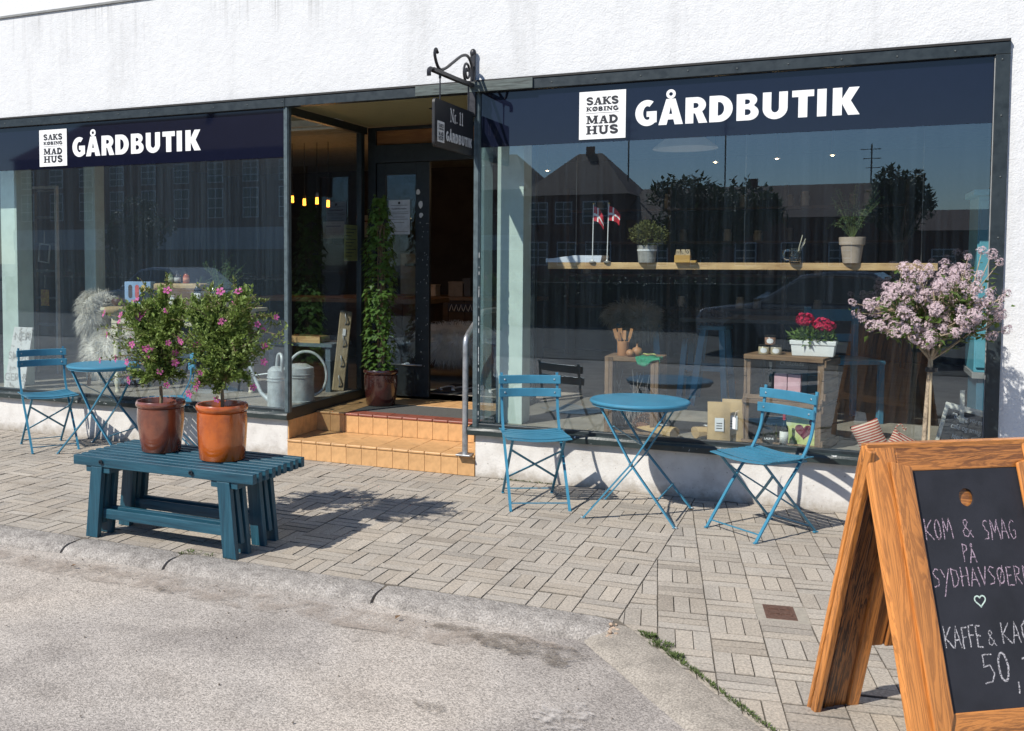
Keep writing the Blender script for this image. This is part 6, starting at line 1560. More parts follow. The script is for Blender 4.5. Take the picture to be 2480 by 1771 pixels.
# far shop shelving with jars and bottles
sv = thing('stock_shelf', 'dark shelving with rows of jars at the back of the shop', 'shelf', (-1.3,5.9,FZ))
DKW = wood('dark_shop_wood', (.09,.05,.03), (.03,.018,.012), 'X', .6)
for z in (.6,1.0,1.4,1.8): MB().box(-1.9,1.9,-.18,.18,z,z+.03).build('board', DKW, sv)
for x in (-1.9,-.65,.65,1.9): MB().box(x-.02,x+.02,-.181,.181,0,2.1).build('upright', DKW, sv)
j0 = None; k = 0
JM = pm('pale_jar', (.45,.42,.36), .3, rnd_obj=.5)
for z in (.63,1.03,1.43,1.83):
    for x in [-1.7+.17*i for i in range(20)]:
        if rnd.random() < .7: continue
        k += 1; lab = 'small pale jar in the rows on the dark back shelving'
        if j0 is None: j0 = tag(MB().lathe([(.0001,0),(.045,0),(.048,.01),(.048,.09),(.035,.11),(.04,.112),(.04,.13),(.0001,.131)], 14).build('stock_jar', JM, None, smooth=True, sharp=50), lab, 'jar', 'jars on the back shelving'); j0.location = (-1.3+x,5.84,FZ+z)
        else: q = j0.copy(); col.objects.link(q); q.location = (-1.3+x+rnd.uniform(-.02,.02),5.84,FZ+z); s_ = rnd.uniform(.8,1.4); q.scale = (1,1,s_)
# ceiling spots seen through the glass
BULB = emit('warm_bulb', (1,.72,.4), 9)
def lamp_light(parent, loc, w, c=(1,.68,.38)):
    l_ = bpy.data.lights.new('bulb_light', 'POINT'); l_.energy = w; l_.color = c; l_.shadow_soft_size = .03
    o = bpy.data.objects.new('bulb_light', l_); col.objects.link(o); o.parent = parent; o.location = loc
for (x, y, z, lab) in ((-1.05,2.4,2.42,'tiny lit ceiling spot above the herb pot'),(-.55,2.4,2.43,'tiny lit ceiling spot in the middle of the right window'),(-.12,2.4,2.44,'tiny lit ceiling spot nearest the right jamb'),(-2.55,2.4,2.40,'tiny lit ceiling spot near the mint column')):
    s = thing('ceiling_spot', lab, 'lamp', (x,y,2.86), 0, 'small ceiling spots'); MB().tube([(0,0,0),(0,0,z-2.83)], .006, 6).build('stem', IRON, s); MB().lathe([(.0001,0),(.018,.0),(.03,-.04),(.026,-.04),(.0001,-.012)], 14, c=(0,0,z-2.82)).build('shade', IRON, s); MB().sphere((0,0,z-2.855), .013, 10, 7).build('bulb', BULB, s, smooth=True); lamp_light(s, (0,0,z-2.90), 2)
pe = thing('pendant_shade', 'wide white pendant lampshade above the shelf in the right window', 'lamp', (-1.15,1.3,2.86)); MB().tube([(0,0,0),(0,0,-.25)], .004, 6).build('cord', IRON, pe); MB().lathe([(.03,-.25),(.06,-.28),(.24,-.42),(.245,-.43),(.235,-.425),(.05,-.29)], 32).build('shade', WHT, pe, smooth=True)
# ================================================================== things inside the left window
CREAM = pm('cream_paint', (.66,.6,.44), .5, var=.1, scale=14, bump=.1)
ct = thing('cream_table', 'cream painted table with turned legs inside the left window', 'table', (-5.42,.62,FZ), 0)
MB().box(-.66,.70,-.33,.33,.745,.775).build('table_top', CREAM, ct, bevel=.006)
mb = MB(); mb.box(-.57,.60,-.285,-.262,.63,.745); mb.box(-.57,.60,.262,.285,.63,.745); mb.box(-.57,-.547,-.262,.262,.63,.745); mb.box(.577,.60,-.262,.262,.63,.745); mb.build('apron', CREAM, ct, bevel=.002)
TL = [(.02,0),(.024,.012),(.018,.03),(.02,.05),(.03,.09),(.026,.12),(.022,.14),(.028,.155),(.022,.17),(.03,.24),(.034,.36),(.03,.44),(.022,.475),(.034,.49),(.022,.505),(.026,.52),(.036,.535),(.03,.55)]
lg0 = None
for sx in (-1,1):
    for sy in (-1,1):
        x = .015+sx*.555; y = sy*.245
        if lg0 is None:
            mb = MB(); mb.lathe(TL, 20); mb.box(-.033,.033,-.033,.033,.55,.745); lg0 = mb.build('leg', CREAM, ct, smooth=True, sharp=35); lg0.location = (x,y,0)
        else: link_copy(lg0, ct, (x,y,0))
TZ = FZ+.775
# runner of burlap
BURLAP = pm('burlap', (.45,.33,.18), .95, var=.2, scale=40, bump=.5, bscale=160)
rn = thing('burlap_cloth', 'ochre burlap cloth lying over the cream table', 'cloth', (-5.42,.5,TZ))
mb = MB(); nx, ny = 30, 8
for i in range(nx+1):
    for j in range(ny+1):
        x = -.6+1.32*i/nx; y = -.26+.36*j/ny; z = .004+.003*mnoise.noise(Vector((x*7,y*7,0))); ov = max(0, -.21-y)
        if ov: y = -.215-ov*.1; z -= ov*1.3*(.6+.4*math.sin(i*1.1))
        mb.v.append((x,y,z))
for i in range(nx):
    for j in range(ny): a = i*(ny+1)+j; mb.f.append((a,a+1,a+ny+2,a+ny+1))
o = mb.build('cloth', BURLAP, rn, smooth=True); s_ = o.modifiers.new('t','SOLIDIFY'); s_.thickness = .003; s_.offset = 1
TZ += .012
# blue box with three ice lollies
bx = thing('blue_box', 'pale blue box printed with three coloured ice lollies on the cream table', 'box', (-5.89,.62,TZ), math.radians(8))
MB().box(-.135,.135,-.045,.045,0,.215).build('carton', pm('pale_blue_card', (.28,.42,.62), .55), bx, bevel=.002)
for k, (x, c_) in enumerate(((-.075,(.08,.06,.06)),(-.005,(.62,.12,.12)),(.06,(.7,.5,.15)))):
    P = arc(0,.05,.02,.022,180,0,8)+arc(0,-.03,.02,.022,0,-180,8); mb = MB(); mb.prism([(x+a,.115+b) for a,b in P], lambda a,b,t: (a,t,b), -.0475, -.0455); lo = mb.build('lolly', pm('lolly_%d' % k, c_, .6), bx); MB().box(x-.004,x+.004,-.0473,-.0456,.165,.185).build('stick', TURN, lo)
text_obj('lettering', 'PINKY', .03, pm('pink_print', (.6,.2,.35), .6), bx, (-.03,-.0458,.03), (PI/2,0,0), .001)
# teapot set
BRZ = pm('brown_pottery', (.1,.05,.035), .3, coat=.4, var=.2)
tpq = thing('teapot', 'round dark brown lidded pot on the cream table', 'teapot', (-5.99,.44,TZ)); MB().lathe([(.0001,0),(.045,0),(.064,.02),(.066,.045),(.05,.066),(.03,.07),(.0001,.074)], 24).build('body', BRZ, tpq, smooth=True); MB().lathe([(.012,.07),(.006,.08),(.012,.09),(.0001,.098)], 12).build('lid_knob', BRZ, tpq, smooth=True)
pn = thing('pottery_pan', 'small brown pottery pan with a handle beside the teapot', 'bowl', (-5.885,.43,TZ)); MB().lathe([(.0001,0),(.035,0),(.055,.03),(.051,.03),(.03,.006),(.0001,.006)], 22).build('bowl', BRZ, pn, smooth=True); MB().tube([(.05,-.01,.025),(.085,-.05,.03),(.1,-.07,.02)], .007, 7).build('handle', BRZ, pn, smooth=True)
bw = thing('wire_bowl', 'dark ribbed metal bowl tilted on the cream table', 'bowl', (-5.645,.45,TZ+.05)); mb = MB()
for k in range(7): a = k/6; mb.lathe([(.05+.04*a,a*.05),(.054+.04*a,a*.05),(.054+.04*a,a*.05+.003),(.05+.04*a,a*.05+.003)], 30)
o = mb.build('rings', pm('dark_metal', (.03,.035,.04), .35, .7), bw, smooth=True, sharp=30); o.rotation_euler = (.7,0,.2)
mb = MB(); mb.lathe([(.0001,.0),(.05,.0),(.09,.048),(.088,.05),(.0001,.006)], 30); o2_ = mb.build('bowl', pm('dark_metal_2', (.05,.055,.06), .4, .5), bw, smooth=True); o2_.rotation_euler = (.7,0,.2)
# burlap covered crate with three bottles
bc = thing('burlap_crate', 'crate covered in burlap carrying three small bottles', 'crate', (-5.47,.72,TZ-.008)); MB().box(-.26,.26,-.12,.12,0,.21).build('cover', BURLAP, bc, bevel=.02, seg=3); MB().box(-.24,.24,-.1225,-.1205,.01,.17).build('front', OLD['X'], bc)
for k, (x, g_, l_, lb_) in enumerate(((-.115,(.12,.15,.05),(.4,.42,.3),'small green spice bottle on the burlap crate, left of three'),(-.04,(.05,.035,.03),(.5,.5,.48),'small dark bottle on the burlap crate, middle of three'),(.055,(.45,.1,.04),(.6,.25,.15),'small orange bottle on the burlap crate, right of three'))):
    bottle(lb_, (-5.47+x,.68,TZ+.203), .105, .03, g_, (.02,.02,.02), l_, group='three small bottles on burlap crate', lw=.5, neck=.55)
bottle('dark wine bottle with white label at the front of the cream table', (-5.115,.43,TZ), .25, .033, (.012,.01,.01), (.03,.03,.03))
bottle('dark bottle with pale label behind the wine bottle on the table', (-5.01,.52,TZ), .23, .032, (.012,.014,.01), (.05,.05,.05), (.65,.6,.5))
jq = thing('ceramic_jug', 'small white ceramic jar on the cream table behind the mallow', 'jar', (-5.42,.47,TZ)); MB().lathe([(.0001,0),(.028,0),(.038,.03),(.035,.07),(.02,.085),(.026,.1),(.0001,.1)], 20).build('body', POT_W, jq, smooth=True)
jq = thing('honey_jar', 'small jar of amber honey on the cream table', 'jar', (-5.29,.45,TZ)); MB().lathe([(.0001,0),(.03,0),(.032,.06),(.028,.065),(.0001,.066)], 18).build('glass', pm('amber', (.5,.25,.04), .2, coat=.4), jq, smooth=True); MB().lathe([(.0001,.066),(.03,.0661),(.03,.08),(.0001,.08)], 18).build('lid', pm('gold_lid', (.6,.5,.25), .4, .5), jq)
# asparagus fern in a pot on the table
af = thing('asparagus_fern', 'airy green asparagus fern in a pot on the cream table', 'potted plant', (-5.07,.74,TZ)); MB().lathe([(.0001,0),(.055,0),(.07,.1),(.066,.1),(.0001,.09)], 24).build('pot', CLAY, af, smooth=True, sharp=50)
st_ = MB(); lv = MB(); airy(st_, lv, (0,0,.09), [(rnd.uniform(-.2,.22), rnd.uniform(-.15,.15), rnd.uniform(.15,.52)*(1-.3*rnd.random())) for k in range(34)]+[(.12,0,.1),(.18,-.03,.2),(-.18,0,.22),(.02,0,.55)], 22, .017)
st_.build('stems', MATS['green_stem'], af); raw(lv, 'foliage', pm('asparagus', (.1,.2,.07), .6, var=.3, scale=18, trans=.3), af, kind='stuff')
# furry stool to the left of the table
fs = thing('furry_stool', 'low stool covered with long white sheepskin left of the cream table', 'stool', (-6.33,.80,FZ))
for sx in (-1,1):
    for sy in (-1,1): MB().bar((sx*.2,sy*.16,0),(sx*.17,sy*.13,.40),.035,.035).build('leg', DKW, fs)
MB().box(-.21,.21,-.17,.17,.40,.43).build('seat', DKW, fs); MB().box(-.24,-.2,-.17,.17,.431,.80).build('backrest', DKW, fs)
fsk = thing('sheepskin', 'long haired white sheepskin draped over the stool in left window', 'sheepskin', (-6.33,.80,FZ+.43))
fur(fsk, [((.02,0,.03),(.28,.24,.1)),((.02,-.17,-.1),(.26,.1,.2)),((-.2,-.02,.3),(.1,.22,.16)),((-.16,-.08,.18),(.1,.18,.16))], 9000, .12, WHITE_FUR, droop=1.3)
# ladder with hanging cards
ld = thing('wooden_ladder', 'tall thin white ladder standing inside the left window', 'ladder', (-7.66,1.3,FZ), 0)
LADW = pm('ladder_white', (.62,.6,.55), .6, var=.15)
for x in (-.15,.15): MB().box(x-.012,x+.012,-.02,.02,0,1.95).build('rail', LADW if x > 0 else pm('ladder_grey', (.2,.19,.18), .6), ld)
for k in range(7): MB().box(-.138,.138,-.012,.012,.22+k*.283,.245+k*.283).build('rung', MATS['ladder_grey'], ld)
MB().box(-.162,.162,-.021,.021,1.9505,1.975).build('top_rung', LADW, ld)
for z, c_, nm, lb_ in ((1.27,(.3,.28,.26),'picture_frame','dark square frame hanging from the white ladder'),(.80,(.65,.42,.08),'orange_card','orange and yellow card hanging from the white ladder')):
    h_ = thing(nm, lb_, 'card', (-7.66,1.27,FZ+z)); 
    if 'frame' in nm:
        mb = MB(); mb.box(-.075,-.062,-.006,.006,-.1,.1); mb.box(.062,.075,-.006,.006,-.1,.1); mb.box(-.062,.062,-.006,.006,.088,.1); mb.box(-.062,.062,-.006,.006,-.1,-.088); o = mb.build('frame', LADW, h_); o.rotation_euler = (0,.12,0); MB().box(-.06,.06,0,.004,-.086,.086).build('backing', pm('frame_dark', (.06,.035,.03), .6), h_)
    else: MB().box(-.055,.055,-.003,.003,-.085,.085).build('card', pm('orange_print', (.62,.36,.06), .6, var=.6, scale=22, c2=(.5,.08,.06)), h_)
    MB().tube([(0,0,.1),(.01,-.005,.2),(0,0,.24)], .003, 5).build('string', pm('twine', (.6,.55,.45), .9), h_)
# leaning white sign
ls = thing('leaning_sign', 'distressed white wooden board with scraped lettering leaning at the left window', 'sign', (-6.94,.13,FZ), math.radians(0))
WORN = surf('worn_white_board', [(.35,(.2,.17,.15)),(.47,(.6,.6,.58)),(.8,(.72,.72,.7))], 14, [(60,.4,.004)], .8)
mb = MB(); mb.prism([(-.16,0),(.09,0),(.16,.58),(-.07,.58)], lambda a,b,t: (a,t,b), 0, .018); o = mb.build('board', WORN, ls, bevel=.003); o.rotation_euler = (-.1,0,0)
for s_, z, x in (('NEM', .46, .04), ('SMUK', .28, .01), ('GEPLE', .08, -.02)): text_obj('lettering', s_, .1, pm('grey_scrape', (.4,.39,.37), .8), o, (x,-.002,z), (PI/2,0,0), .001)
# watering cans
ZINC = pm('zinc', (.52,.56,.56), .45, .25, .25, 12, .1, 40)
def can(label, loc, rz, r, h, hoop, spout=True):
    c = thing('watering_can', label, 'watering can', loc, rz, 'zinc watering cans')
    prof = [(.0001,0),(r,0),(r+.002,.01),(r-.004,.014),(r-.006,h*.72),(r,h*.725),(r,h*.745),(r-.006,h*.75),(r-.006,h*.8),(r,h*.805),(r,h*.825),(r-.006,h*.83),(r-.008,h),(r-.02,h+.004)]
    MB().lathe(prof, 36).build('body', ZINC, c, smooth=True, sharp=50)
    mb = MB(); mb.lathe([(r-.009,h),(r*.5,h+.03),(.0001,h+.035)], 36); mb.build('cover', ZINC, c, smooth=True)
    MB().tube(crv(hoop,6), .0125, 9).build('handle', ZINC, c, smooth=True)
    if spout:
        MB().tube([(-r+.01,0,.06),(-r-.07,0,.12),(-r-.19,0,h+.05)], [.022,.017,.011], 10).build('spout', ZINC, c, smooth=True)
        MB().tube([(-r,0,h-.03),(-r-.12,0,h-.05)], .006, 6).build('brace', ZINC, c)
    return c
can('tall slim zinc watering can in the left window corner', (-4.165,.17,FZ), 0, .078, .31, [(.06,-.02,.30),(.065,-.02,.40),(.045,0,.44),(.01,.01,.43),(-.01,.02,.33)])
can('large zinc watering can with round hoop handle behind the entrance glass', (-4.20,.60,FZ), math.radians(25), .135, .29, [(-.07,0,.30),(-.06,0,.36),(.02,0,.42),(.13,0,.41),(.215,0,.32),(.235,0,.2),(.20,0,.1),(.13,0,.05)], False)
# coat hook board leaning in the corner
hk = thing('hook_board', 'weathered wooden board with old handles leaning in the entrance window', 'hook board', (-4.10,1.13,FZ+.03), math.radians(25))
PALE = wood('weathered_pale', (.5,.4,.24), (.2,.14,.08), 'Z', .8); o = MB().box(-.055,.055,-.012,.012,0,.72).build('board', PALE, hk, bevel=.01, seg=3); o.rotation_euler = (-.06,math.radians(6),0)
for k, z in enumerate((.09,.27,.45,.65)):
    mb = MB(); mb.tube(crv([(0,-.014,z-.05),(.012,-.03,z-.02),(0,-.03,z+.02),(-.006,-.014,z+.05)],4), .005, 6); mb.build('hook', GALV, o, smooth=True)
MB().box(-.014,.014,-.02,-.016,.5,.56).build('label', WHT, o)
# notice on the entrance glass, poster on the door
nt_ = thing('yellow_notice', 'narrow yellow-green printed notice on the side glass by the ivy', 'notice', (XL-.035,1.18,1.715)); MB().box(-.001,.001,-.13,.13,-.16,.16).build('sheet', pm('lime_paper', (.36,.4,.13), .8), nt_)
for k in range(9): MB().box(.0013,.002,-.1,.1-.04*(k%3),.12-.03*k,.126-.03*k).build('print_line', INK, nt_)
ps = thing('door_poster', 'white printed paper poster on the door behind the ivy', 'poster', (-3.66,RB+.035,1.95)); MB().box(-.105,.105,-.0015,.0,-.155,.155).build('sheet', pm('poster_paper', (.62,.66,.72), .8), ps)
MB().lathe([(.0001,0),(.012,0),(.012,.0006),(.0001,.0006)], 14, c=(0,-.0018,.128), M=Matrix.Rotation(PI/2,3,'X')).build('emblem', INK, ps)
text_obj('lettering', 'Kundeinformation', .02, INK, ps, (0,-.0025,.07), (PI/2,0,0), .0004)
for k, (z, w_) in enumerate(((.105,.08),(.045,.09),(.03,.09),(.0,.06),(-.02,.085),(-.05,.05),(-.13,.09))): MB().box(-w_,w_,-.0022,-.0016,z,z+.003).build('print_line', INK, ps)
# things deep in the shop
co = thing('shop_counter', 'dark wooden shop counter deep inside behind the doorway', 'counter', (-4.5,4.7,FZ)); 
for k in range(12): MB().box(-1.2+.2*k,-1.0+.2*k-.006,-.3,-.27,0,.72).build('plank', DKW, co)
MB().box(-1.25,1.25,-.33,.33,.7205,.76).build('counter_top', wood('counter_oak', (.3,.17,.08), (.1,.05,.02), 'X', .5), co); MB().box(-1.2,1.2,-.2695,.3,0,.72).build('carcass', DKW, co)
for k, (x, c_, w_, h_, lb_) in enumerate(((-.1,(.5,.4,.3),.16,.12,'small cardboard box on the shop counter near the doorway'),(.25,(.25,.2,.16),.2,.16,'brown carton on the shop counter near the doorway'),(.38,(.1,.1,.11),.1,.2,'dark till display on the shop counter'))): q = thing('counter_box', lb_, 'box', (-4.5+x,4.6,FZ+.76)); MB().box(-w_/2,w_/2,-.08,.08,0,h_).build('carton', pm('ctn_%d' % k, c_, .7), q, bevel=.002); MB().box(-w_/2-.004,w_/2+.004,-.084,.084,h_+.0005,h_+.02).build('lid', pm('ctn_%d' % k, c_, .7), q)
fp = thing('counter_sign', 'black and white patterned card on the front of the counter', 'sign', (-4.14,4.40,FZ+.63)); MB().box(-.17,.17,-.004,.004,-.05,.05).build('card', pm('card_navy', (.03,.03,.05), .6), fp)
for k in range(5): mb = MB(); ribbon(mb, [(-.15+.06*k,-.04),(-.12+.06*k,.04),(-.1+.06*k,-.03)], .008, FACADE, .005); raw(mb, 'stroke', WHT, fp)
b2 = thing('fleece_bench', 'low bench inside the doorway under a long white fleece', 'bench', (-3.55,2.7,FZ)); MB().box(-.5,.5,-.2,.2,.38,.43).build('seat', DKW, b2)
for x in (-.4,.4): MB().box(x-.03,x+.03,-.18,.18,0,.38).build('leg', DKW, b2)
f3 = thing('sheepskin', 'long white fleece over the bench just inside the doorway', 'sheepskin', (-3.55,2.65,FZ+.43)); fur(f3, [((0,0,.03),(.42,.22,.09)),((.0,-.2,-.08),(.4,.07,.15))], 7000, .11, WHITE_FUR, droop=1.4)
wbn = thing('work_bench', 'long wooden bench table against the back in the left part of shop', 'table', (-5.2,3.6,FZ)); MB().box(-1.1,1.1,-.3,.3,.72,.77).build('table_top', MATS['counter_oak'], wbn)
for x in (-1,1): MB().box(x-.04,x+.04,-.25,.25,0,.7195).build('trestle', DKW, wbn)
ob = thing('wood_tray', 'shallow pine tray box on the low stand in left window', 'box', (-4.52,1.35,FZ+.44)); MB().box(-.17,.17,-.1,.1,0,.01).build('base', PINE, ob); mb = MB(); mb.box(-.17,.17,-.1,-.09,.0101,.06); mb.box(-.17,.17,.09,.1,.0101,.06); mb.box(-.17,-.16,-.09,.09,.0101,.06); mb.box(.16,.17,-.09,.09,.0101,.06); mb.build('sides', PINE, ob)
ost = thing('low_stand', 'low dark stand carrying a pine tray in the left window', 'stand', (-4.55,1.4,FZ)); MB().box(-.35,.35,-.2,.2,.41,.4399).build('top', pm('blue_grey_top', (.1,.14,.17), .5), ost)
for x in (-.3,.3): MB().box(x-.025,x+.025,-.18,.18,0,.41).build('leg', MATS['blue_grey_top'], ost)
# pendants with glowing filaments over the counter
FIL = emit('filament', (1,.36,.04), 5); AMB = pm('amber_glass', (.5,.25,.08), .1, coat=.4)
for k, (x, z) in enumerate(((-5.645,2.25),(-5.49,2.215),(-5.33,2.225),(-5.19,2.19))):
    p = thing('filament_lamp', ('leftmost of four','second from left of four','third from left of four','rightmost of four')[k]+' glowing filament bulbs hanging in the shop', 'lamp', (x,3.0,2.86), 0, 'hanging filament bulbs')
    MB().tube([(0,0,0),(0,0,z-2.86+.07)], .004, 6).build('cord', IRON, p); MB().lathe([(.0001,.07),(.016,.07),(.018,.03),(.0001,.03)], 12, c=(0,0,z-2.86)).build('socket', IRON, p)
    mb = MB()
    for j in range(4): a = j*PI/2; mb.tube([(math.cos(a)*.012,math.sin(a)*.012,z-2.86+.03),(math.cos(a)*.015,math.sin(a)*.015,z-2.86-.045)], .005, 6)
    mb.build('filament', FIL, p); lamp_light(p, (0,0,z-2.86-.09), 1.6, (1,.5,.18))
tl = thing('tube_lamp', 'unlit fluorescent tube under the ceiling behind the entrance glass', 'lamp', (-4.5,1.4,2.80)); MB().box(-.3,.3,-.04,.04,.0,.055).build('housing', WHT, tl); MB().tube([(-.28,0,-.02),(.28,0,-.02)], .014, 10).build('tube', pm('tube_white', (.8,.8,.8), .3), tl, smooth=True)
# papers pinned on the back wall
for k, (x, z, w_, h_) in enumerate(((-6.9,2.0,.35,.25),(-6.3,2.05,.4,.32),(-5.6,1.35,.42,.6))):
    q = thing('wall_poster', ('small pale notice on the back wall, leftmost','wide pale notice on the back wall above the table','tall pale poster on the back wall behind the blue box')[k], 'poster', (x,3.95 if False else 6.395,z)); MB().box(-w_/2,w_/2,-.006,0,-h_/2,h_/2).build('sheet', pm('old_paper', (.45,.45,.42), .8), q); MB().box(-w_*.35,w_*.35,-.0075,-.0065,h_*.2,h_*.26).build('print_line', INK, q)
# ================================================================== the far side of the square (seen as reflections in the glass)
BRICK = surf('red_brick_wall', [(.3,(.13,.055,.04)),(.5,(.19,.08,.055)),(.7,(.24,.11,.08))], 6, [], .9, speck=(40,.8,1.2,1)); ROOF = pm('dark_roof_tile', (.1,.05,.04), .8, var=.3, scale=4); WFR = pm('white_window_frame', (.7,.7,.68), .6); PANE = pm('dark_pane', (.03,.035,.04), .1); PALEW = pm('pale_fascia', (.55,.55,.53), .8)
def house(label, x0, x1, yf, depth, eave, ridge, wins, hip=1.5, mat=BRICK, shop=None):
    h = thing('brick_house', label, 'house', ((x0+x1)/2, yf-depth/2, ROAD_Z), 0, 'houses across the square')
    w = (x1-x0)/2; d = depth/2
    MB().box(-w,w,-d,d,0,eave).build('wall', mat, h)
    mb = MB(); o_ = .3; mb.v = [(-w-o_,-d-o_,eave+.001),(w+o_,-d-o_,eave+.001),(w+o_,d+o_,eave+.001),(-w-o_,d+o_,eave+.001),(-w+hip,0,ridge),(w-hip,0,ridge)]; mb.f = [(0,1,5,4),(1,2,5),(2,3,4,5),(3,0,4),(3,2,1,0)]
    rf = mb.build('roof', ROOF, h); MB().box(-.25,.25,-.2,.2,ridge-.6,ridge+.45).build('chimney', mat, rf)
    for (a, z, ww, hh) in wins:
        f = MB().box(a-ww/2,a+ww/2,d+.002,d+.06,z,z+hh).build('window', WFR, h)
        nx = 2
        for i in range(nx):
            for j in range(3): px = a-ww/2+.07+i*(ww-.07)/nx; pz = z+.07+j*(hh-.07)/3; MB().box(px,px+(ww-.07)/nx-.07,d+.0605,d+.068,pz,pz+(hh-.07)/3-.07).build('pane', PANE, f)
    if shop:
        MB().box(-w+.1,w-.1,d+.002,d+.25,shop[0],shop[1]).build('fascia', PALEW, h)
        k = 0; x = -w+.4
        while x < w-2: MB().box(x,x+2.2,d+.002,d+.05,.5,shop[0]-.1).build('shop_window', PANE, h); x += 2.6
    return h
house('red brick house with steep hipped roof, reflected in right window', -18.7,-12.3,-55,9,5.6,8.6,[(-2.2,5.0-1.2,1.2,1.4),(-.6,3.8,1.1,1.4),(1.4,3.8,1.6,1.4),(-2.2,1.2,1.2,1.5),(-.4,1.2,1.2,1.5),(1.6,1.2,1.6,1.5)], 2.4)
house('long low brick row with dark roof, reflected in the right window', -12.2,1.6,-55,9,4.0,6.15,[(-5,1.2,1.2,1.4),(-2.5,1.2,1.2,1.4),(0,1.2,1.2,1.4),(2.5,1.2,1.2,1.4),(5,1.2,1.2,1.4)], .2)
house('low outbuilding at the right end of the square reflected in glass', 1.7,14,-56,8,3.2,4.5,[(-3,1,1.2,1.2),(0,1,1.2,1.2)], .2)
house('long brick building with white windows reflected in the left window', -62,-30,-55,10,9.6,13,[(-14.5+3.05*i,4.6,1.35,2.2) for i in range(10)]+[(-14.5+3.05*i,7.2,1.35,1.5) for i in range(10)], 3, shop=(2.3,3.9))
house('brick corner house between the square trees reflected in glass', -29.5,-19.2,-57,9,6.2,9.0,[(-3.6,3.8,1.2,1.5),(-1,3.8,1.2,1.5),(1.6,3.8,1.2,1.5)], 2, shop=(2.2,3.2))
T_LEAF = pm('square_tree_leaf', (.045,.075,.022), .6, var=.3, scale=2, trans=.2)
def tree(label, x, y, h, r, n, ls, rz=1):
    t = thing('square_tree', label, 'tree', (x,y,ROAD_Z), 0, 'trees on the square')
    mb = MB(); mb.tube([(0,0,0),(.05,0,h*.3),(0,.05,h*.55)], [.2,.15,.1], 9)
    for k in range(9): a = k*.7; mb.tube([(0,0,h*.35+.05*k),(math.cos(a)*r*.5,math.sin(a)*r*.5,h*.55+.06*k),(math.cos(a)*r*.8,math.sin(a)*r*.8,h*.72)], [.07,.05,.02], 6, False)
    mb.build('trunk', BARK, t, smooth=True)
    lv = MB(); cz = h-rz*r*.95
    clumps = [Vector((rnd.gauss(0,.45)*r, rnd.gauss(0,.45)*r, rnd.gauss(0,.4)*r*rz)) for k in range(26)]
    for i in range(n):
        c = clumps[rnd.randrange(26)]; u = Vector((rnd.gauss(0,1), rnd.gauss(0,1), rnd.gauss(0,1))).normalized()*r*.38*rnd.uniform(.4,1); p = c+u
        if p.length > r*1.02: p = p.normalized()*r*rnd.uniform(.85,1.03)
        lv.leaf(Vector((p.x,p.y,cz+p.z*rz)), Vector((rnd.gauss(0,1), rnd.gauss(0,1), rnd.gauss(0,1))), Vector((0,0,1)), ls*rnd.uniform(.6,1.3), ls*.6, .2)
    raw(lv, 'crown', T_LEAF, t); return t
tree('broad leafy tree on the square reflected behind the herb pot', -5.2,-38,5.5,2.9,6000,.3,.75)
tree('leafy tree on the square reflected near the terracotta pot', 1.9,-38,5.3,1.25,2600,.26,1.1)
tree('leafy tree on the square reflected beside the mint column', -17.6,-38,5.2,1.6,2600,.28,1)
tree('leafy tree on the square reflected at the left of the left window', -36,-38,5.0,2.2,3000,.3,.9)
hg = MB()
for i in range(9000): hg.leaf(Vector((rnd.uniform(-24,4), -17+rnd.gauss(0,.35), rnd.uniform(.1,1.25)+.12*mnoise.noise(Vector((i*.01,0,0))))), Vector((rnd.gauss(0,1), rnd.gauss(0,1), rnd.gauss(.3,1))), Vector((0,0,1)), rnd.uniform(.06,.13), .06, .2)
h_ = thing('hedge', 'low clipped hedge across the square reflected under the shelf', 'hedge', (0,0,ROAD_Z)); raw(hg, 'foliage', T_LEAF, h_, kind='stuff'); MB().box(-24,4,-17.3,-16.7,.0,1.05).build('core', pm('hedge_core', (.02,.025,.012), .95), h_)
# antenna masts
for x, y, z0, z1, lab in ((-13.0,-55,7.5,10.8,'tall aerial mast on the steep brick roof'),(-7.2,-57,6.2,11.4,'plain slim mast behind the low brick row'),(1.25,-55,5.5,8.4,'branched aerial at the right end of the brick row')):
    a = thing('aerial', lab, 'aerial', (x,y-4.5,z0), 0, 'roof aerials'); MB().tube([(0,0,-1.2),(0,0,z1-z0)], .05, 6).build('mast', IRON, a)
    for k in range(3): MB().tube([(-.6+.15*k,0,z1-z0-.3-.55*k),(.5,0,z1-z0-.3-.55*k)], .025, 5).build('element', IRON, a)
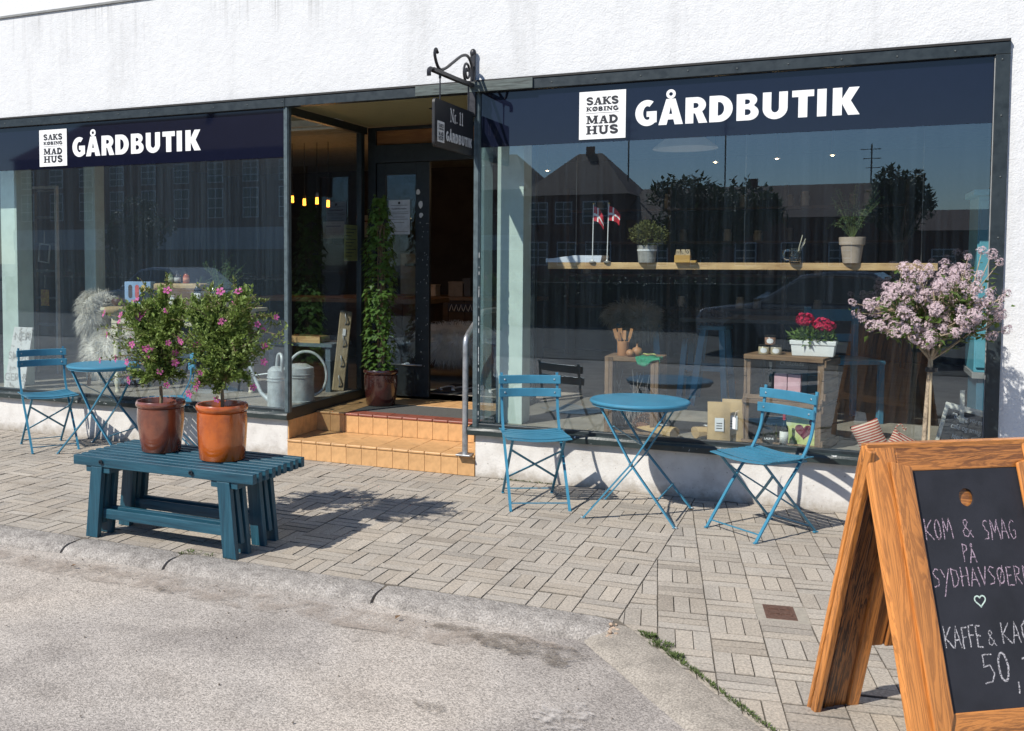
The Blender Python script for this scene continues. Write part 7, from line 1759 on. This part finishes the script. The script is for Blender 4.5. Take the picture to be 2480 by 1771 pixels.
# two parked cars
def car(label, loc, rz, c):
    k = thing('parked_car', label, 'car', loc, rz, 'cars parked on the square'); PA = pm('car_%02d' % int(c[0]*99), c, .25, coat=.8, var=.02); TYR = pm('tyre', (.02,.02,.02), .8); RIM = pm('rim', (.4,.4,.42), .35, .7)
    low = [(-2.0,.3),(-2.02,.62),(-1.9,.78),(-1.1,.88),(1.35,.9),(1.85,.84),(2.0,.6),(1.98,.3)]
    mb = MB(); mb.prism(low, lambda a,b,t: (a, t*(1-.06*max(0,(b-.6))), b), -.84, .84); mb.build('body', PA, k, bevel=.05, seg=3)
    top = [(-1.05,.88),(-.35,1.36),(.1,1.42),(.7,1.4),(1.45,.9)]
    mb = MB(); n = len(top)
    for t in (-1,1): mb.v += [(a, t*(.80-.2*(b-.88)), b) for a, b in top]
    mb.f = [tuple(range(n)), tuple(reversed(range(n,2*n)))]+[(i,n+i,n+(i+1)%n,(i+1)%n) for i in range(n)]
    mb.build('cabin', PA, k, bevel=.04, seg=3)
    for s in (-1,1):
        for P in ([(-.88,.92),(-.34,1.3),(.05,1.35),(.05,.92)],[(.13,.92),(.13,1.355),(.66,1.335),(1.2,.94)]): mb = MB(); mb.prism(P, lambda a,b,t: (a, s*(t-.2*(b-.88)), b), .795, .815); mb.build('side_window', PANE, k)
    mb = MB(); mb.poly([(-1.06,-.7,.93),(-1.06,.7,.93),(-.40,.6,1.35),(-.40,-.6,1.35)]); mb.v = [(x-.035,y,z+.02) for x,y,z in mb.v]; mb.build('windscreen', PANE, k)
    for x in (-1.3,1.25):
        for s in (-1,1):
            wq = MB().lathe([(.2,-.09),(.31,-.09),(.32,0),(.31,.09),(.2,.09)], 24, c=(x,s*.78,.32), M=Matrix.Rotation(PI/2,3,'X')).build('wheel', TYR, k, smooth=True, sharp=40); MB().lathe([(.0001,-.08),(.2,-.08),(.2,.08),(.0001,.08)], 16, c=(x,s*.78,.32), M=Matrix.Rotation(PI/2,3,'X')).build('rim', RIM, wq)
    for s in (-1,1): MB().sphere((-1.95,s*.6,.68), .1, 10, 6, (.5,1.4,.8)).build('headlight', WHT, k, smooth=True); MB().box(1.93,1.99,s*.7-.1,s*.7+.1,.62,.75).build('tail_light', RED, k)
    return k
car('silver grey parked car reflected under the left shop window film', (-14.4,-12.5,ROAD_Z), .25, (.35,.38,.4))
car('dark parked car reflected behind the lilac in the right window', (-.2,-11.5,ROAD_Z), math.radians(8), (.12,.13,.15))
